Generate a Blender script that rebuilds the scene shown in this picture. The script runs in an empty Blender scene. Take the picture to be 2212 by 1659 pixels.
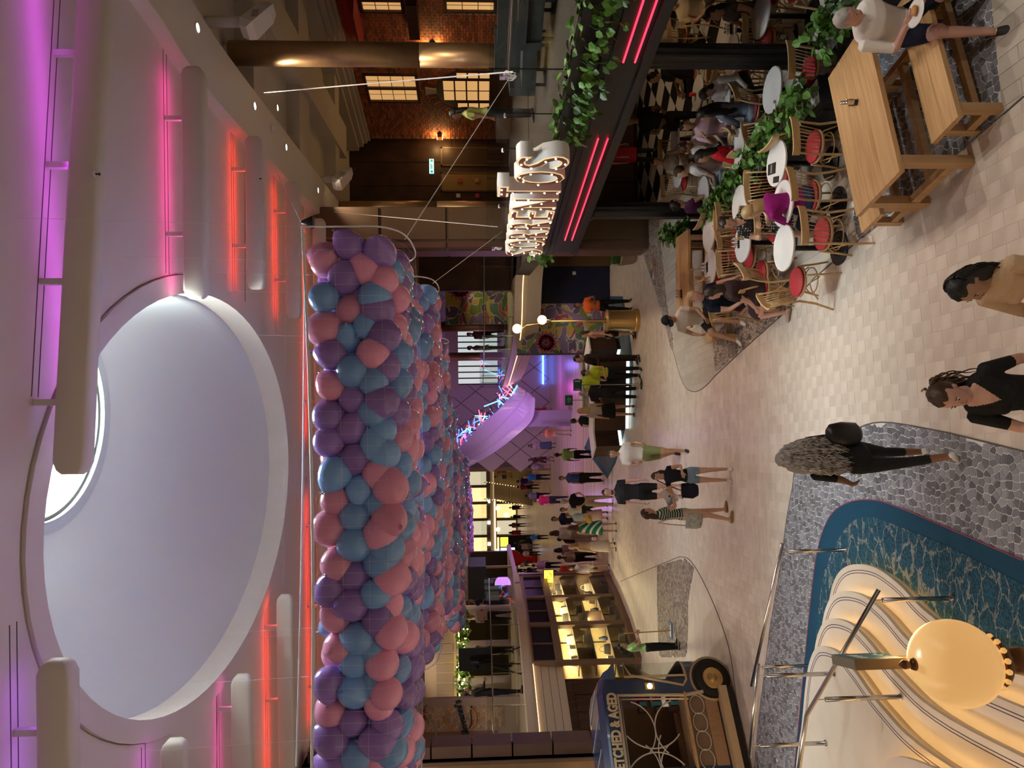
import bpy, bmesh, math, random
import numpy as np
from mathutils import Vector, Matrix, noise, geometry

random.seed(7)
SC = bpy.context.scene
COL = SC.collection
R = math.radians
PI = math.pi

# ------------------------------------------------------------------ camera
CAM_H, FPX, TPITCH, ROLL = 4.65, 1500.0, 0.0475, 0.0125
_th = math.atan(TPITCH)
VF = Vector((0, math.cos(_th), -math.sin(_th)))
VD0 = Vector((0, -math.sin(_th), -math.cos(_th)))
VR0 = Vector((1, 0, 0))
VU = VR0 * math.cos(ROLL) + VD0 * math.sin(ROLL)      # towards the picture's top edge
VV = VD0 * math.cos(ROLL) - VR0 * math.sin(ROLL)      # towards the picture's right edge
CAMP = Vector((0, 0, CAM_H))
cam_d = bpy.data.cameras.new('camera')
cam_d.sensor_fit = 'HORIZONTAL'; cam_d.sensor_width = 36
cam_d.lens = FPX / 2212 * 36; cam_d.clip_start = .05; cam_d.clip_end = 300
cam = bpy.data.objects.new('camera', cam_d); COL.objects.link(cam)
_m = Matrix((VV, VU, -VF)).transposed()
cam.matrix_world = Matrix.Translation(CAMP) @ _m.to_4x4()
SC.camera = cam

# ------------------------------------------------------------------ sky, exposure
W = bpy.data.worlds.new('sky'); SC.world = W; W.use_nodes = True
_bg = W.node_tree.nodes['Background']
_bg.inputs[0].default_value = (.88, .97, .96, 1); _bg.inputs[1].default_value = 30.0
SC.view_settings.view_transform = 'Standard'; SC.view_settings.look = 'None'
SC.view_settings.gamma = 1; SC.view_settings.use_curve_mapping = False
SC.view_settings.exposure = 0.48

def area(name, loc, rot, sx, sy, power, col=(1, .86, .7), shape='RECTANGLE', spread=None):
    d = bpy.data.lights.new(name, 'AREA'); d.shape = shape; d.size = sx
    if shape in ('RECTANGLE', 'ELLIPSE'): d.size_y = sy
    d.energy = power; d.color = col
    if spread: d.spread = spread
    o = bpy.data.objects.new(name, d); COL.objects.link(o)
    o.location = loc; o.rotation_euler = rot
    return o
def spot(name, loc, power, col=(1, .82, .6), ang=100, blend=.8, r=.06, rot=(0, 0, 0)):
    d = bpy.data.lights.new(name, 'SPOT'); d.energy = power; d.color = col
    d.spot_size = R(ang); d.spot_blend = blend; d.shadow_soft_size = r
    o = bpy.data.objects.new(name, d); COL.objects.link(o); o.location = loc; o.rotation_euler = rot
    return o
def point(name, loc, power, col=(1, .8, .55), r=.1):
    d = bpy.data.lights.new(name, 'POINT'); d.energy = power; d.color = col; d.shadow_soft_size = r
    o = bpy.data.objects.new(name, d); COL.objects.link(o); o.location = loc
    return o

# ------------------------------------------------------------------ pixel helpers (photo 2212 x 1659)
def ray(x, y): return VF + VU * ((829.5 - y) / FPX) + VV * ((x - 1106) / FPX)
def G(x, y, z=0.0):
    d = ray(x, y); return CAMP + d * ((z - CAM_H) / d.z)
def PY(x, y, Y):
    d = ray(x, y); return CAMP + d * (Y / d.y)
def g2(x, y, z=0.0):
    p = G(x, y, z); return (p.x, p.y)

# ------------------------------------------------------------------ materials
def _n(nt, t, **kw):
    n = nt.nodes.new(t)
    for k, v in kw.items(): setattr(n, k, v)
    return n
MATS = {}
def M(name, c, r=.5, m=0, nz=None, bump=None, em=None, trans=0, spec=.5, coat=0, rnd=0, sss=0, attr=None, stretch=None, ior=1.45):
    """nz=(scale, colour2[, detail]) noise mixed colour; bump=(scale,strength); em=(colour,strength); attr = per piece tint attribute"""
    if name in MATS: return MATS[name]
    mt = bpy.data.materials.new(name); mt.use_nodes = True; nt = mt.node_tree
    b = nt.nodes['Principled BSDF']
    b.inputs['Base Color'].default_value = (*c, 1); b.inputs['Roughness'].default_value = r
    b.inputs['Metallic'].default_value = m; b.inputs['Specular IOR Level'].default_value = spec
    b.inputs['Coat Weight'].default_value = coat; b.inputs['IOR'].default_value = ior
    if trans: b.inputs['Transmission Weight'].default_value = trans
    if sss:
        b.inputs['Subsurface Weight'].default_value = sss; b.inputs['Subsurface Radius'].default_value = (.02, .01, .006)
    tc = None
    def coord():
        nonlocal tc
        if tc is None:
            t = _n(nt, 'ShaderNodeTexCoord'); mp = _n(nt, 'ShaderNodeMapping')
            if stretch: mp.inputs['Scale'].default_value = stretch
            nt.links.new(t.outputs['Object'], mp.inputs['Vector']); tc = mp
        return tc.outputs[0]
    out = None
    if nz:
        t = _n(nt, 'ShaderNodeTexNoise'); t.inputs['Scale'].default_value = nz[0]
        t.inputs['Detail'].default_value = nz[2] if len(nz) > 2 else 4
        nt.links.new(coord(), t.inputs['Vector'])
        rp = _n(nt, 'ShaderNodeValToRGB'); rp.color_ramp.elements[0].position = .32; rp.color_ramp.elements[1].position = .68
        rp.color_ramp.elements[0].color = (*c, 1); rp.color_ramp.elements[1].color = (*nz[1], 1)
        nt.links.new(t.outputs[0], rp.inputs[0]); out = rp.outputs[0]
    if attr or rnd:
        hs = _n(nt, 'ShaderNodeHueSaturation')
        if out: nt.links.new(out, hs.inputs['Color'])
        else: hs.inputs['Color'].default_value = (*c, 1)
        mr = _n(nt, 'ShaderNodeMapRange'); mr.inputs[3].default_value = 1 - (rnd or .15); mr.inputs[4].default_value = 1 + (rnd or .15)
        if attr:
            a = _n(nt, 'ShaderNodeAttribute'); a.attribute_name = attr; nt.links.new(a.outputs['Fac'], mr.inputs[0])
        else:
            a = _n(nt, 'ShaderNodeObjectInfo'); nt.links.new(a.outputs['Random'], mr.inputs[0])
        nt.links.new(mr.outputs[0], hs.inputs['Value']); out = hs.outputs[0]
    if out: nt.links.new(out, b.inputs['Base Color'])
    if bump:
        t = _n(nt, 'ShaderNodeTexNoise'); t.inputs['Scale'].default_value = bump[0]; t.inputs['Detail'].default_value = 5
        nt.links.new(coord(), t.inputs['Vector'])
        bp = _n(nt, 'ShaderNodeBump'); bp.inputs['Strength'].default_value = bump[1]; bp.inputs['Distance'].default_value = .02
        nt.links.new(t.outputs[0], bp.inputs['Height']); nt.links.new(bp.outputs[0], b.inputs['Normal'])
    if em:
        b.inputs['Emission Color'].default_value = (*em[0], 1); b.inputs['Emission Strength'].default_value = em[1]
    MATS[name] = mt
    return mt
def EM(name, c, s): return M(name, tuple(min(1, v) for v in c), .4, em=(c, s))
def wood(name, c1, c2, scale=(2, 18, 18), r=.45, coat=0):
    return M(name, c1, r, nz=(1.6, c2, 8), stretch=scale, coat=coat)
def glass_mat(name, tint=(1, 1, 1), refl=1.0):
    if name in MATS: return MATS[name]
    mt = bpy.data.materials.new(name); mt.use_nodes = True; nt = mt.node_tree; nt.nodes.clear()
    o = _n(nt, 'ShaderNodeOutputMaterial'); mx = _n(nt, 'ShaderNodeMixShader'); tr = _n(nt, 'ShaderNodeBsdfTransparent')
    gl = _n(nt, 'ShaderNodeBsdfGlossy'); gl.inputs['Roughness'].default_value = .02; lw = _n(nt, 'ShaderNodeLayerWeight'); lw.inputs[0].default_value = .5
    pw = _n(nt, 'ShaderNodeMath', operation='POWER'); pw.inputs[1].default_value = 4.0; nt.links.new(lw.outputs['Facing'], pw.inputs[0])
    fr = _n(nt, 'ShaderNodeMath', operation='MULTIPLY_ADD'); fr.inputs[1].default_value = .32 * refl; fr.inputs[2].default_value = .025 * refl; nt.links.new(pw.outputs[0], fr.inputs[0])
    tr.inputs[0].default_value = (*tint, 1)
    nt.links.new(fr.outputs[0], mx.inputs[0]); nt.links.new(tr.outputs[0], mx.inputs[1]); nt.links.new(gl.outputs[0], mx.inputs[2])
    nt.links.new(mx.outputs[0], o.inputs[0]); MATS[name] = mt
    return mt

# ------------------------------------------------------------------ mesh building
class MB:
    def __init__(s): s.v = []; s.f = []; s.mi = []; s.cur = 0; s.tint = []; s.ct = .5
    def add(s, vs, fs):
        o = len(s.v); s.v += [tuple(p) for p in vs]
        for f in fs: s.f.append(tuple(i + o for i in f)); s.mi.append(s.cur); s.tint.append(s.ct)
        return s
    def box(s, x0, x1, y0, y1, z0, z1):
        return s.add([(x0,y0,z0),(x1,y0,z0),(x1,y1,z0),(x0,y1,z0),(x0,y0,z1),(x1,y0,z1),(x1,y1,z1),(x0,y1,z1)],
                     [(0,3,2,1),(4,5,6,7),(0,1,5,4),(1,2,6,5),(2,3,7,6),(3,0,4,7)])
    def bar(s, a, b, w, h, up=(0, 0, 1)):
        """box along a->b, width w (sideways), height h (along up)"""
        a = Vector(a); b = Vector(b); d = (b - a).normalized(); u = Vector(up)
        if abs(d.dot(u)) > .98: u = Vector((0, 1, 0))
        sd = d.cross(u).normalized(); u = sd.cross(d).normalized()
        vs = []
        for p in (a, b):
            for i, j in ((-1,-1),(1,-1),(1,1),(-1,1)): vs.append(p + sd * (i * w / 2) + u * (j * h / 2))
        return s.add(vs, [(0,1,2,3),(7,6,5,4),(0,4,5,1),(1,5,6,2),(2,6,7,3),(3,7,4,0)])
    def prism(s, pts, z0, z1, cap=True):
        n = len(pts); vs = [(p[0], p[1], z0) for p in pts] + [(p[0], p[1], z1) for p in pts]
        fs = [(i, (i + 1) % n, n + (i + 1) % n, n + i) for i in range(n)]
        if cap: fs += [tuple(range(n, 2 * n)), tuple(reversed(range(n)))]
        return s.add(vs, fs)
    def tube(s, pts, r, n=8, closed=False, cap=True, flat=1.0, up=None):
        pts = [Vector(p) for p in pts]; k = len(pts); rr = r if isinstance(r, (list, tuple)) else [r] * k
        vs = []; pu = None
        for i, p in enumerate(pts):
            if closed: d = pts[(i + 1) % k] - pts[i - 1]
            else: d = pts[min(i + 1, k - 1)] - pts[max(i - 1, 0)]
            if d.length < 1e-9: d = Vector((0, 0, 1))
            d.normalize()
            if pu is None:
                u = Vector(up) if up else (Vector((0, 0, 1)) if abs(d.z) < .9 else Vector((1, 0, 0)))
            else: u = pu
            u = (u - d * u.dot(d))
            if u.length < 1e-6: u = d.orthogonal()
            u.normalize(); pu = u; w = d.cross(u)
            for j in range(n):
                a = 2 * PI * j / n; vs.append(p + (u * math.cos(a) * flat + w * math.sin(a)) * rr[i])
        fs = []
        for i in range(k if closed else k - 1):
            o1 = i * n; o2 = ((i + 1) % k) * n
            for j in range(n): fs.append((o1 + j, o1 + (j + 1) % n, o2 + (j + 1) % n, o2 + j))
        if cap and not closed: fs += [tuple(reversed(range(n))), tuple(range((k - 1) * n, k * n))]
        return s.add(vs, fs)
    def lathe(s, prof, c=(0, 0, 0), n=16, axis=None, cap=True):
        """prof: [(r,z)...] around z through c; axis = Matrix 3x3 to rotate"""
        vs = []; c = Vector(c)
        for r, z in prof:
            for j in range(n):
                a = 2 * PI * j / n; p = Vector((r * math.cos(a), r * math.sin(a), z))
                vs.append(c + (axis @ p if axis else p))
        fs = []
        for i in range(len(prof) - 1):
            for j in range(n): fs.append((i*n+j, i*n+(j+1)%n, (i+1)*n+(j+1)%n, (i+1)*n+j))
        if cap: fs += [tuple(reversed(range(n))), tuple(range((len(prof) - 1) * n, len(prof) * n))]
        return s.add(vs, fs)
    def sphere(s, c, r, n=12, k=8, sc=(1, 1, 1), rot=None):
        prof = [(max(1e-4, math.sin(PI * i / k)), -math.cos(PI * i / k)) for i in range(k + 1)]
        vs = []; c = Vector(c)
        for a_, z in prof:
            for j in range(n):
                a = 2 * PI * j / n; p = Vector((a_ * math.cos(a) * sc[0], a_ * math.sin(a) * sc[1], z * sc[2])) * r
                vs.append(c + (rot @ p if rot else p))
        fs = [(i*n+j, i*n+(j+1)%n, (i+1)*n+(j+1)%n, (i+1)*n+j) for i in range(k) for j in range(n)]
        return s.add(vs, fs)
    def loft(s, rings, cap=True, closed=True):
        n = len(rings[0]); vs = [p for r_ in rings for p in r_]; fs = []
        for i in range(len(rings) - 1):
            for j in range(n if closed else n - 1): fs.append((i*n+j, i*n+(j+1)%n, (i+1)*n+(j+1)%n, (i+1)*n+j))
        if cap: fs += [tuple(reversed(range(n))), tuple(range((len(rings) - 1) * n, len(rings) * n))]
        return s.add(vs, fs)
    def quad(s, a, b, c, d): return s.add([a, b, c, d], [(0, 1, 2, 3)])
    def xf(s, mtx):
        s.v = [tuple(mtx @ Vector(p)) for p in s.v]; return s
    def mesh(s, name, mats, smooth=False, tint=False):
        me = bpy.data.meshes.new(name); me.from_pydata(s.v, [], s.f)
        for m_ in (mats if isinstance(mats, (list, tuple)) else [mats]): me.materials.append(m_)
        if any(s.mi): me.polygons.foreach_set('material_index', s.mi)
        if smooth: me.polygons.foreach_set('use_smooth', [True] * len(me.polygons))
        if tint:
            at = me.attributes.new('tint', 'FLOAT', 'FACE'); at.data.foreach_set('value', s.tint)
        me.update()
        return me
    def build(s, name, mats, parent=None, smooth=False, world=False, tint=False, kind=None, auto=None):
        if parent is not None and world:
            s.xf(ROOTM[parent.name].inverted())
        me = s.mesh(name, mats, smooth, tint)
        return link(name, me, parent, kind)
ROOTM = {}
def link(name, me, parent=None, kind=None, loc=None, rz=0):
    o = bpy.data.objects.new(name, me); COL.objects.link(o)
    if parent is not None: o.parent = parent
    if kind: o['kind'] = kind
    if loc is not None: o.location = loc; o.rotation_euler = (0, 0, rz)
    if parent is not None and parent.name in ROOTM: ROOTM[o.name] = ROOTM[parent.name]
    return o
def thing(name, label, cat, loc=(0, 0, 0), rz=0, group=None):
    o = bpy.data.objects.new(name, None); COL.objects.link(o); o.empty_display_size = .1
    o.location = loc; o.rotation_euler = (0, 0, rz); o['label'] = label; o['category'] = cat
    if group: o['group'] = group
    ROOTM[o.name] = Matrix.Translation(Vector(loc)) @ Matrix.Rotation(rz, 4, 'Z')
    return o
def tag(o, label, cat, group=None):
    o['label'] = label; o['category'] = cat
    if group: o['group'] = group
    return o
def dup(root, loc, rz=0, label=None, group=None):
    r = root.copy(); COL.objects.link(r); r.location = loc; r.rotation_euler = (0, 0, rz)
    if label: r['label'] = label
    if group: r['group'] = group
    ROOTM[r.name] = Matrix.Translation(Vector(loc)) @ Matrix.Rotation(rz, 4, 'Z')
    for ch in list(root.children):
        c = ch.copy(); COL.objects.link(c); c.parent = r
        for g in list(ch.children):
            d = g.copy(); COL.objects.link(d); d.parent = c
    return r
def struct(name, mb, mat, parent=None, smooth=False, tint=False):
    o = mb.build(name, mat, parent, smooth, tint=tint)
    if parent is None: o['kind'] = 'structure'
    return o
def sempty(name):
    o = bpy.data.objects.new(name, None); COL.objects.link(o); o['kind'] = 'structure'
    ROOTM[o.name] = Matrix.Identity(4)
    return o
class Wall:
    """vertical plane through ground points A -> B; s runs along it, z up, n = normal (left of A->B), pixel lookup"""
    def __init__(s, A, B):
        s.A = Vector((A[0], A[1], 0)); d = Vector((B[0] - A[0], B[1] - A[1], 0)); s.L = d.length; s.d = d.normalized()
        s.n = Vector((-s.d.y, s.d.x, 0))
    def sz(s, x, y):
        r_ = ray(x, y); t = (s.A - CAMP).dot(s.n) / r_.dot(s.n); p = CAMP + r_ * t
        return ((p - s.A).dot(s.d), p.z)
    def p(s, a, z, n=0.0): return s.A + s.d * a + s.n * n + Vector((0, 0, z))
    def box(s, mb, s0, s1, z0, z1, n0, n1):
        vs = [s.p(a, z, n) for z in (z0, z1) for a, n in ((s0, n0), (s1, n0), (s1, n1), (s0, n1))]
        return mb.add(vs, [(0,3,2,1),(4,5,6,7),(0,1,5,4),(1,2,6,5),(2,3,7,6),(3,0,4,7)])
    def rect(s, xa, ya, xb, yb):
        """pixel corners -> s0,s1,z0,z1"""
        a = s.sz(xa, ya); b = s.sz(xb, yb); return (min(a[0], b[0]), max(a[0], b[0]), min(a[1], b[1]), max(a[1], b[1]))
    def mtx(s, a, z, n=0.0):
        """local x along wall, y = up, z = outward -n (towards viewer if n points away)"""
        m_ = Matrix((s.d, Vector((0, 0, 1)), s.d.cross(Vector((0, 0, 1))))).transposed().to_4x4()
        return Matrix.Translation(s.p(a, z, n)) @ m_
TSC = bpy.data.scenes.new('scratch')          # empty scratch scene so that evaluating one object stays quick
def eval_mesh(ob):
    TSC.collection.objects.link(ob)
    with bpy.context.temp_override(scene=TSC, view_layer=TSC.view_layers[0]):
        dg = bpy.context.evaluated_depsgraph_get(); me = bpy.data.meshes.new_from_object(ob.evaluated_get(dg))
    TSC.collection.objects.unlink(ob)
    return me
def text_mesh(txt, size, ext, bold=0.0, align='CENTER', bevel=0, res=3, spacing=1.0):
    cu = bpy.data.curves.new('txt', 'FONT'); cu.body = txt; cu.size = size; cu.extrude = ext; cu.offset = bold
    cu.align_x = align; cu.bevel_depth = bevel; cu.resolution_u = res; cu.space_character = spacing
    ob = bpy.data.objects.new('txt', cu); me = eval_mesh(ob)
    bpy.data.objects.remove(ob); bpy.data.curves.remove(cu)
    return me
def text_obj(name, txt, size, ext, mat, mtx, parent=None, bold=0.0, align='CENTER', sx=1.0, spacing=1.0, bevel=0):
    me = text_mesh(txt, size, ext, bold, align, bevel, spacing=spacing); me.materials.clear(); me.materials.append(mat)
    me.transform((ROOTM[parent.name].inverted() if parent is not None and parent.name in ROOTM else Matrix.Identity(4)) @ mtx @ Matrix.Diagonal((sx, 1, 1, 1)))
    me.name = name
    return link(name, me, parent)
def smooth_path(pts, n=6, closed=False):
    """Catmull-Rom through 2D/3D points"""
    P_ = [Vector(p) for p in pts]; k = len(P_); out = []
    rng = range(k) if closed else range(k - 1)
    for i in rng:
        p0 = P_[i - 1] if (closed or i > 0) else P_[0]; p1 = P_[i]; p2 = P_[(i + 1) % k]
        p3 = P_[(i + 2) % k] if (closed or i + 2 < k) else P_[-1]
        for j in range(n):
            t = j / n
            out.append(.5 * ((2 * p1) + (p2 - p0) * t + (2 * p0 - 5 * p1 + 4 * p2 - p3) * t * t + (3 * p1 - p0 - 3 * p2 + p3) * t ** 3))
    if not closed: out.append(P_[-1])
    return out
def inpoly(p, poly):
    x, y = p[0], p[1]; c = False; j = len(poly) - 1
    for i in range(len(poly)):
        xi, yi = poly[i][0], poly[i][1]; xj, yj = poly[j][0], poly[j][1]
        if (yi > y) != (yj > y) and x < (xj - xi) * (y - yi) / (yj - yi) + xi: c = not c
        j = i
    return c
def clip_convex(sub, clip):
    """Sutherland-Hodgman; clip is counter-clockwise convex"""
    out = [tuple(p) for p in sub]
    for i in range(len(clip)):
        a = clip[i]; b = clip[(i + 1) % len(clip)]; inp = out; out = []
        if not inp: return []
        def side(p): return (b[0]-a[0])*(p[1]-a[1])-(b[1]-a[1])*(p[0]-a[0])
        for j in range(len(inp)):
            p = inp[j]; q = inp[(j + 1) % len(inp)]; sp, sq = side(p), side(q)
            if sp >= 0: out.append(p)
            if (sp >= 0) != (sq >= 0):
                t = sp / (sp - sq); out.append((p[0] + (q[0]-p[0]) * t, p[1] + (q[1]-p[1]) * t))
    return out
def ccw(poly):
    a = sum(poly[i-1][0]*poly[i][1]-poly[i][0]*poly[i-1][1] for i in range(len(poly)))
    return list(poly) if a > 0 else list(reversed(poly))
def proj(p):
    q = Vector(p) - CAMP; w = q.dot(VF); return (1106 + FPX * q.dot(VV) / w, 829.5 - FPX * q.dot(VU) / w)
# ------------------------------------------------------------------ shared materials
m_white = M('painted_white', (.74, .70, .66), .55)
m_ceil = M('ceiling_panel', (.74, .66, .59), .6, bump=(3, .02))  # white panels; the tint of the warm light is put into their colour
m_beam = M('beam_paint', (.72, .66, .56), .5)
m_line = M('shadow_gap', (.10, .09, .085), .7)
m_tile = M('beige_stone', (.585, .485, .405), .42, nz=(2.3, (.70, .615, .535), 9), bump=(14, .10), attr='tint', rnd=.06, stretch=(1, 2.2, 1))
m_grout = M('pale_grout', (.70, .64, .58), .8)
m_stone = M('grey_cobble', (.22, .225, .26), .45, attr='tint', rnd=.5, bump=(30, .1))
m_mgrout = M('mosaic_grout', (.72, .70, .66), .8)
m_plank = M('greige_plank_tile', (.47, .42, .36), .4, nz=(2, (.54, .48, .41), 6), attr='tint', rnd=.10, stretch=(3, 1, 1))
m_carpet = M('teal_carpet', (.004, .055, .11), .95, bump=(220, .3))
m_steel = M('brushed_steel', (.62, .60, .58), .22, 1)
m_darkmetal = M('dark_metal', (.03, .03, .032), .4, .6)
m_black = M('satin_black', (.014, .014, .016), .38)
m_bronze = M('bronze_metal', (.40, .255, .125), .38, .75, nz=(3, (.46, .30, .16)))
m_gold = M('brass_gold', (.62, .43, .17), .32, .9)
m_darkwood = wood('dark_walnut', (.035, .016, .010), (.075, .034, .020), (1.5, 14, 1.0), .4)
m_brownframe = M('bronze_frame', (.16, .10, .06), .4, .4)
m_glass = glass_mat('clear_glass', (.90, .94, .92), .6)
m_oak = wood('oak', (.50, .29, .125), (.66, .42, .20), (1.2, 22, 22), .42)
m_oak2 = wood('oak_legs', (.44, .27, .13), (.55, .36, .19), (10, 10, 1.5), .5)
m_leaf = M('leaf_green', (.035, .12, .02), .4, rnd=.45)
m_leaf2 = M('leaf_green_light', (.09, .22, .035), .4, attr='tint', rnd=.6)

# ------------------------------------------------------------------ floor
FLD = Vector((-.107, 1.0, 0)).normalized(); FLS = Vector((FLD.y, -FLD.x, 0))
fl = struct('floor', MB().box(-26, 22, -6, 24.2, -.3, -.0025), m_grout)
zoneA = [g2(*p) for p in [(2212,975),(2050,935)]] + [tuple(v) for v in smooth_path([g2(*p) for p in [(2050,935),(1905,912),(1830,935),(1745,972),(1720,1003),(1712,1055),(1700,1120),(1690,1200)]], 5)] \
    + [g2(*p) for p in [(1665,1350),(1640,1550),(1630,1659)]] + [(-11, 12.9), (-11, 1.0), (-.3, 1.0), (-.45, 4.0)]
carp = [tuple(v) for v in smooth_path([g2(*p) for p in [(1718,1659),(1735,1480),(1755,1280),(1770,1180),(1795,1115),(1835,1085),(1890,1080),(1950,1098),(2050,1140),(2212,1210)]], 5)] + [(-1.75, 3.8), (-2.0, 1.0), (-11, 1.0), (-11, 11.3)]
carpin = [tuple(v) for v in smooth_path([g2(*p) for p in [(1737,1659),(1755,1500),(1775,1280),(1800,1190),(1840,1130),(1880,1117),(1925,1130),(2050,1180),(2212,1262)]], 5)] + [(-1.98, 3.8), (-2.2, 1.05), (-10.9, 1.05), (-10.9, 11.0)]
zoneB_near = [g2(*p) for p in [(2212,208),(2168,247),(2070,331),(1900,481),(1760,600),(1690,680),(1600,760),(1545,812)]]
zoneB_tip = [tuple(v) for v in smooth_path([g2(*p) for p in [(1545,812),(1522,836),(1500,846),(1480,835),(1466,800),(1455,760)]], 5)]
zoneB_far = [g2(*p) for p in [(1420,640),(1390,550),(1380,530)]]
zoneB = zoneB_near + zoneB_tip + zoneB_far + [(7, 19.6), (13, 19.6), (13, 3.0), (3.2, 3.0)]
zoneC = [tuple(v) for v in smooth_path([g2(*p) for p in [(1340,1256),(1440,1214),(1475,1203),(1500,1222),(1540,1300),(1575,1400),(1590,1500),(1605,1600),(1612,1659)]], 4)] + [(-11, 11.9), (-11, 25)]
def tile_field(parent, name, mat, o, du, dv, w, l, gap, u0, u1, v0, v1, z0, z1, keep, nobj, shift=.5, dep=None, clipto=None):
    """staggered rectangular tiles; the nobj that show largest are objects of their own, the rest one mesh"""
    tiles = []
    i0, i1 = int(u0 / w), int(u1 / w); j0, j1 = int(v0 / l), int(v1 / l)
    for i in range(i0, i1):
        for j in range(j0, j1):
            u = i * w; v = j * l + (shift * l if i % 2 else 0)
            c = o + du * (u + w / 2) + dv * (v + l / 2)
            if keep(c): tiles.append((c, u, v))
    tiles.sort(key=lambda t: (t[0] - CAMP).length)
    vis = [t for t in tiles if -40 < proj(t[0])[0] < 2250 and -30 < proj(t[0])[1] < 1690 and (t[0] - CAMP).dot(VF) > .5]
    if clipto: vis = [t for t in vis if all(inpoly(t[0] + du*a + dv*b, clipto) for a in (-w/2, w/2) for b in (-l/2, l/2))]
    ids = set(id(t) for t in vis[:nobj])
    metas = []
    rnd = random.Random(3)
    for k in range(8):
        mb = MB(); mb.ct = (k + .5) / 8
        q = [du * a + dv * b for a, b in ((-(w-gap)/2, -(l-gap)/2), ((w-gap)/2, -(l-gap)/2), ((w-gap)/2, (l-gap)/2), (-(w-gap)/2, (l-gap)/2))]
        mb.prism([(p.x, p.y) for p in ccw([(a.x, a.y) for a in q]) ] if False else ccw([(a.x, a.y) for a in q]), z0, z1)
        metas.append(mb.mesh(name, mat, tint=True))
    big = MB()
    for t in tiles:
        if id(t) in ids:
            link(name, rnd.choice(metas), parent, loc=(t[0].x, t[0].y, 0))
        else:
            big.ct = rnd.random(); c, u, v = t
            q = [o + du * (u + a) + dv * (v + b) for a, b in ((gap/2, gap/2), (w - gap/2, gap/2), (w - gap/2, l - gap/2), (gap/2, l - gap/2))]
            poly = [(p.x, p.y) for p in q]
            if clipto and not all(inpoly(p_, clipto) for p_ in poly): poly = clip_convex(clipto, ccw(poly))
            if len(poly) > 2: big.prism(ccw(poly), z0, z1)
    if big.f: big.build(name + '_field', mat, parent, tint=True, kind='stuff')
def keep_main(c):
    if not (-9.5 < c.x < 5.0 and 2.5 < c.y < 24.2): return False
    d = c.y * .62
    if abs(c.x) > d + 1.2: return False
    q4 = [c + FLS*a + FLD*b for a in (-.075, .075) for b in (-.155, .155)]
    return not (all(inpoly(q, zoneA) for q in q4) or all(inpoly(q, zoneB) for q in q4) or all(inpoly(q, zoneC) for q in q4))
tile_field(fl, 'tile', m_tile, Vector((0, 0, 0)), FLS, FLD, .15, .31, .005, -10, 7, 2, 25, -.012, 0, keep_main, 280)

def slab(name, poly, z0, z1, mat, parent=fl): return MB().prism(ccw(poly), z0, z1).build(name, mat, parent)
slab('mosaic_bed', zoneA, -.011, .003, m_mgrout)
slab('carpet_border', carp, -.01, .014, m_carpet)
def carpet_pattern():
    mt = M('patterned_carpet', (.006, .06, .115), .95, bump=(200, .3)); nt = mt.node_tree; b = nt.nodes['Principled BSDF']
    tc = _n(nt, 'ShaderNodeTexCoord'); mp = _n(nt, 'ShaderNodeMapping'); mp.inputs['Scale'].default_value = (1.0, 1.9, 1)
    nz = _n(nt, 'ShaderNodeTexNoise'); nz.inputs['Scale'].default_value = 5; nz.inputs['Detail'].default_value = 6
    vo = _n(nt, 'ShaderNodeTexVoronoi'); vo.feature = 'DISTANCE_TO_EDGE'; vo.inputs['Scale'].default_value = 3.4
    add = _n(nt, 'ShaderNodeVectorMath', operation='MULTIPLY_ADD'); add.inputs[1].default_value = (.42, .42, 0)
    n2 = _n(nt, 'ShaderNodeTexNoise'); n2.inputs['Scale'].default_value = 40; n2.inputs['Detail'].default_value = 4
    r1 = _n(nt, 'ShaderNodeValToRGB'); r1.color_ramp.elements[0].color = (1, 1, 1, 1); r1.color_ramp.elements[1].color = (0, 0, 0, 1); r1.color_ramp.elements[1].position = .05; r1.color_ramp.elements[0].position = .01
    r2 = _n(nt, 'ShaderNodeValToRGB'); r2.color_ramp.elements[0].color = (.003, .02, .052, 1); r2.color_ramp.elements[1].color = (.02, .12, .18, 1); r2.color_ramp.elements[0].position = .35; r2.color_ramp.elements[1].position = .68
    mx = _n(nt, 'ShaderNodeMixRGB'); mx.inputs[2].default_value = (.42, .38, .30, 1)
    mul = _n(nt, 'ShaderNodeMath', operation='MULTIPLY')
    L = nt.links.new
    L(tc.outputs['Object'], mp.inputs[0]); L(mp.outputs[0], nz.inputs['Vector']); L(nz.outputs['Color'], add.inputs[0]); L(mp.outputs[0], add.inputs[2])
    L(add.outputs[0], vo.inputs['Vector']); L(vo.outputs['Distance'], r1.inputs[0]); L(mp.outputs[0], n2.inputs['Vector'])
    L(n2.outputs[0], r2.inputs[0]); L(r1.outputs[0], mul.inputs[0]); L(n2.outputs[0], mul.inputs[1]); L(mul.outputs[0], mx.inputs[0]); L(r2.outputs[0], mx.inputs[1])
    L(mx.outputs[0], b.inputs['Base Color'])
    return mt
m_carpetp = carpet_pattern()
slab('carpet_field', carpin, -.01, .017, m_carpetp)
slab('plank_bed', zoneB, -.011, .001, m_grout)
slab('plank_bed', zoneC, -.011, .0015, m_tile)
def strip(path, name='edge_strip', r=.008, z=.004, mat=None):
    MB().tube([(p[0], p[1], z) for p in path], r, 6).build(name, mat or m_line, fl)
strip(zoneB_near + zoneB_tip + zoneB_far); strip(zoneA[:-4]); strip(zoneC[:-2]); strip(carp[:-4], z=.014, r=.007, mat=M('red_edge', (.30, .05, .10), .6))
def poly_keep(*polys): return lambda c: any(inpoly(c, q) for q in polys) and not any(inpoly(c, q) for q in MOS)
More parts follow.
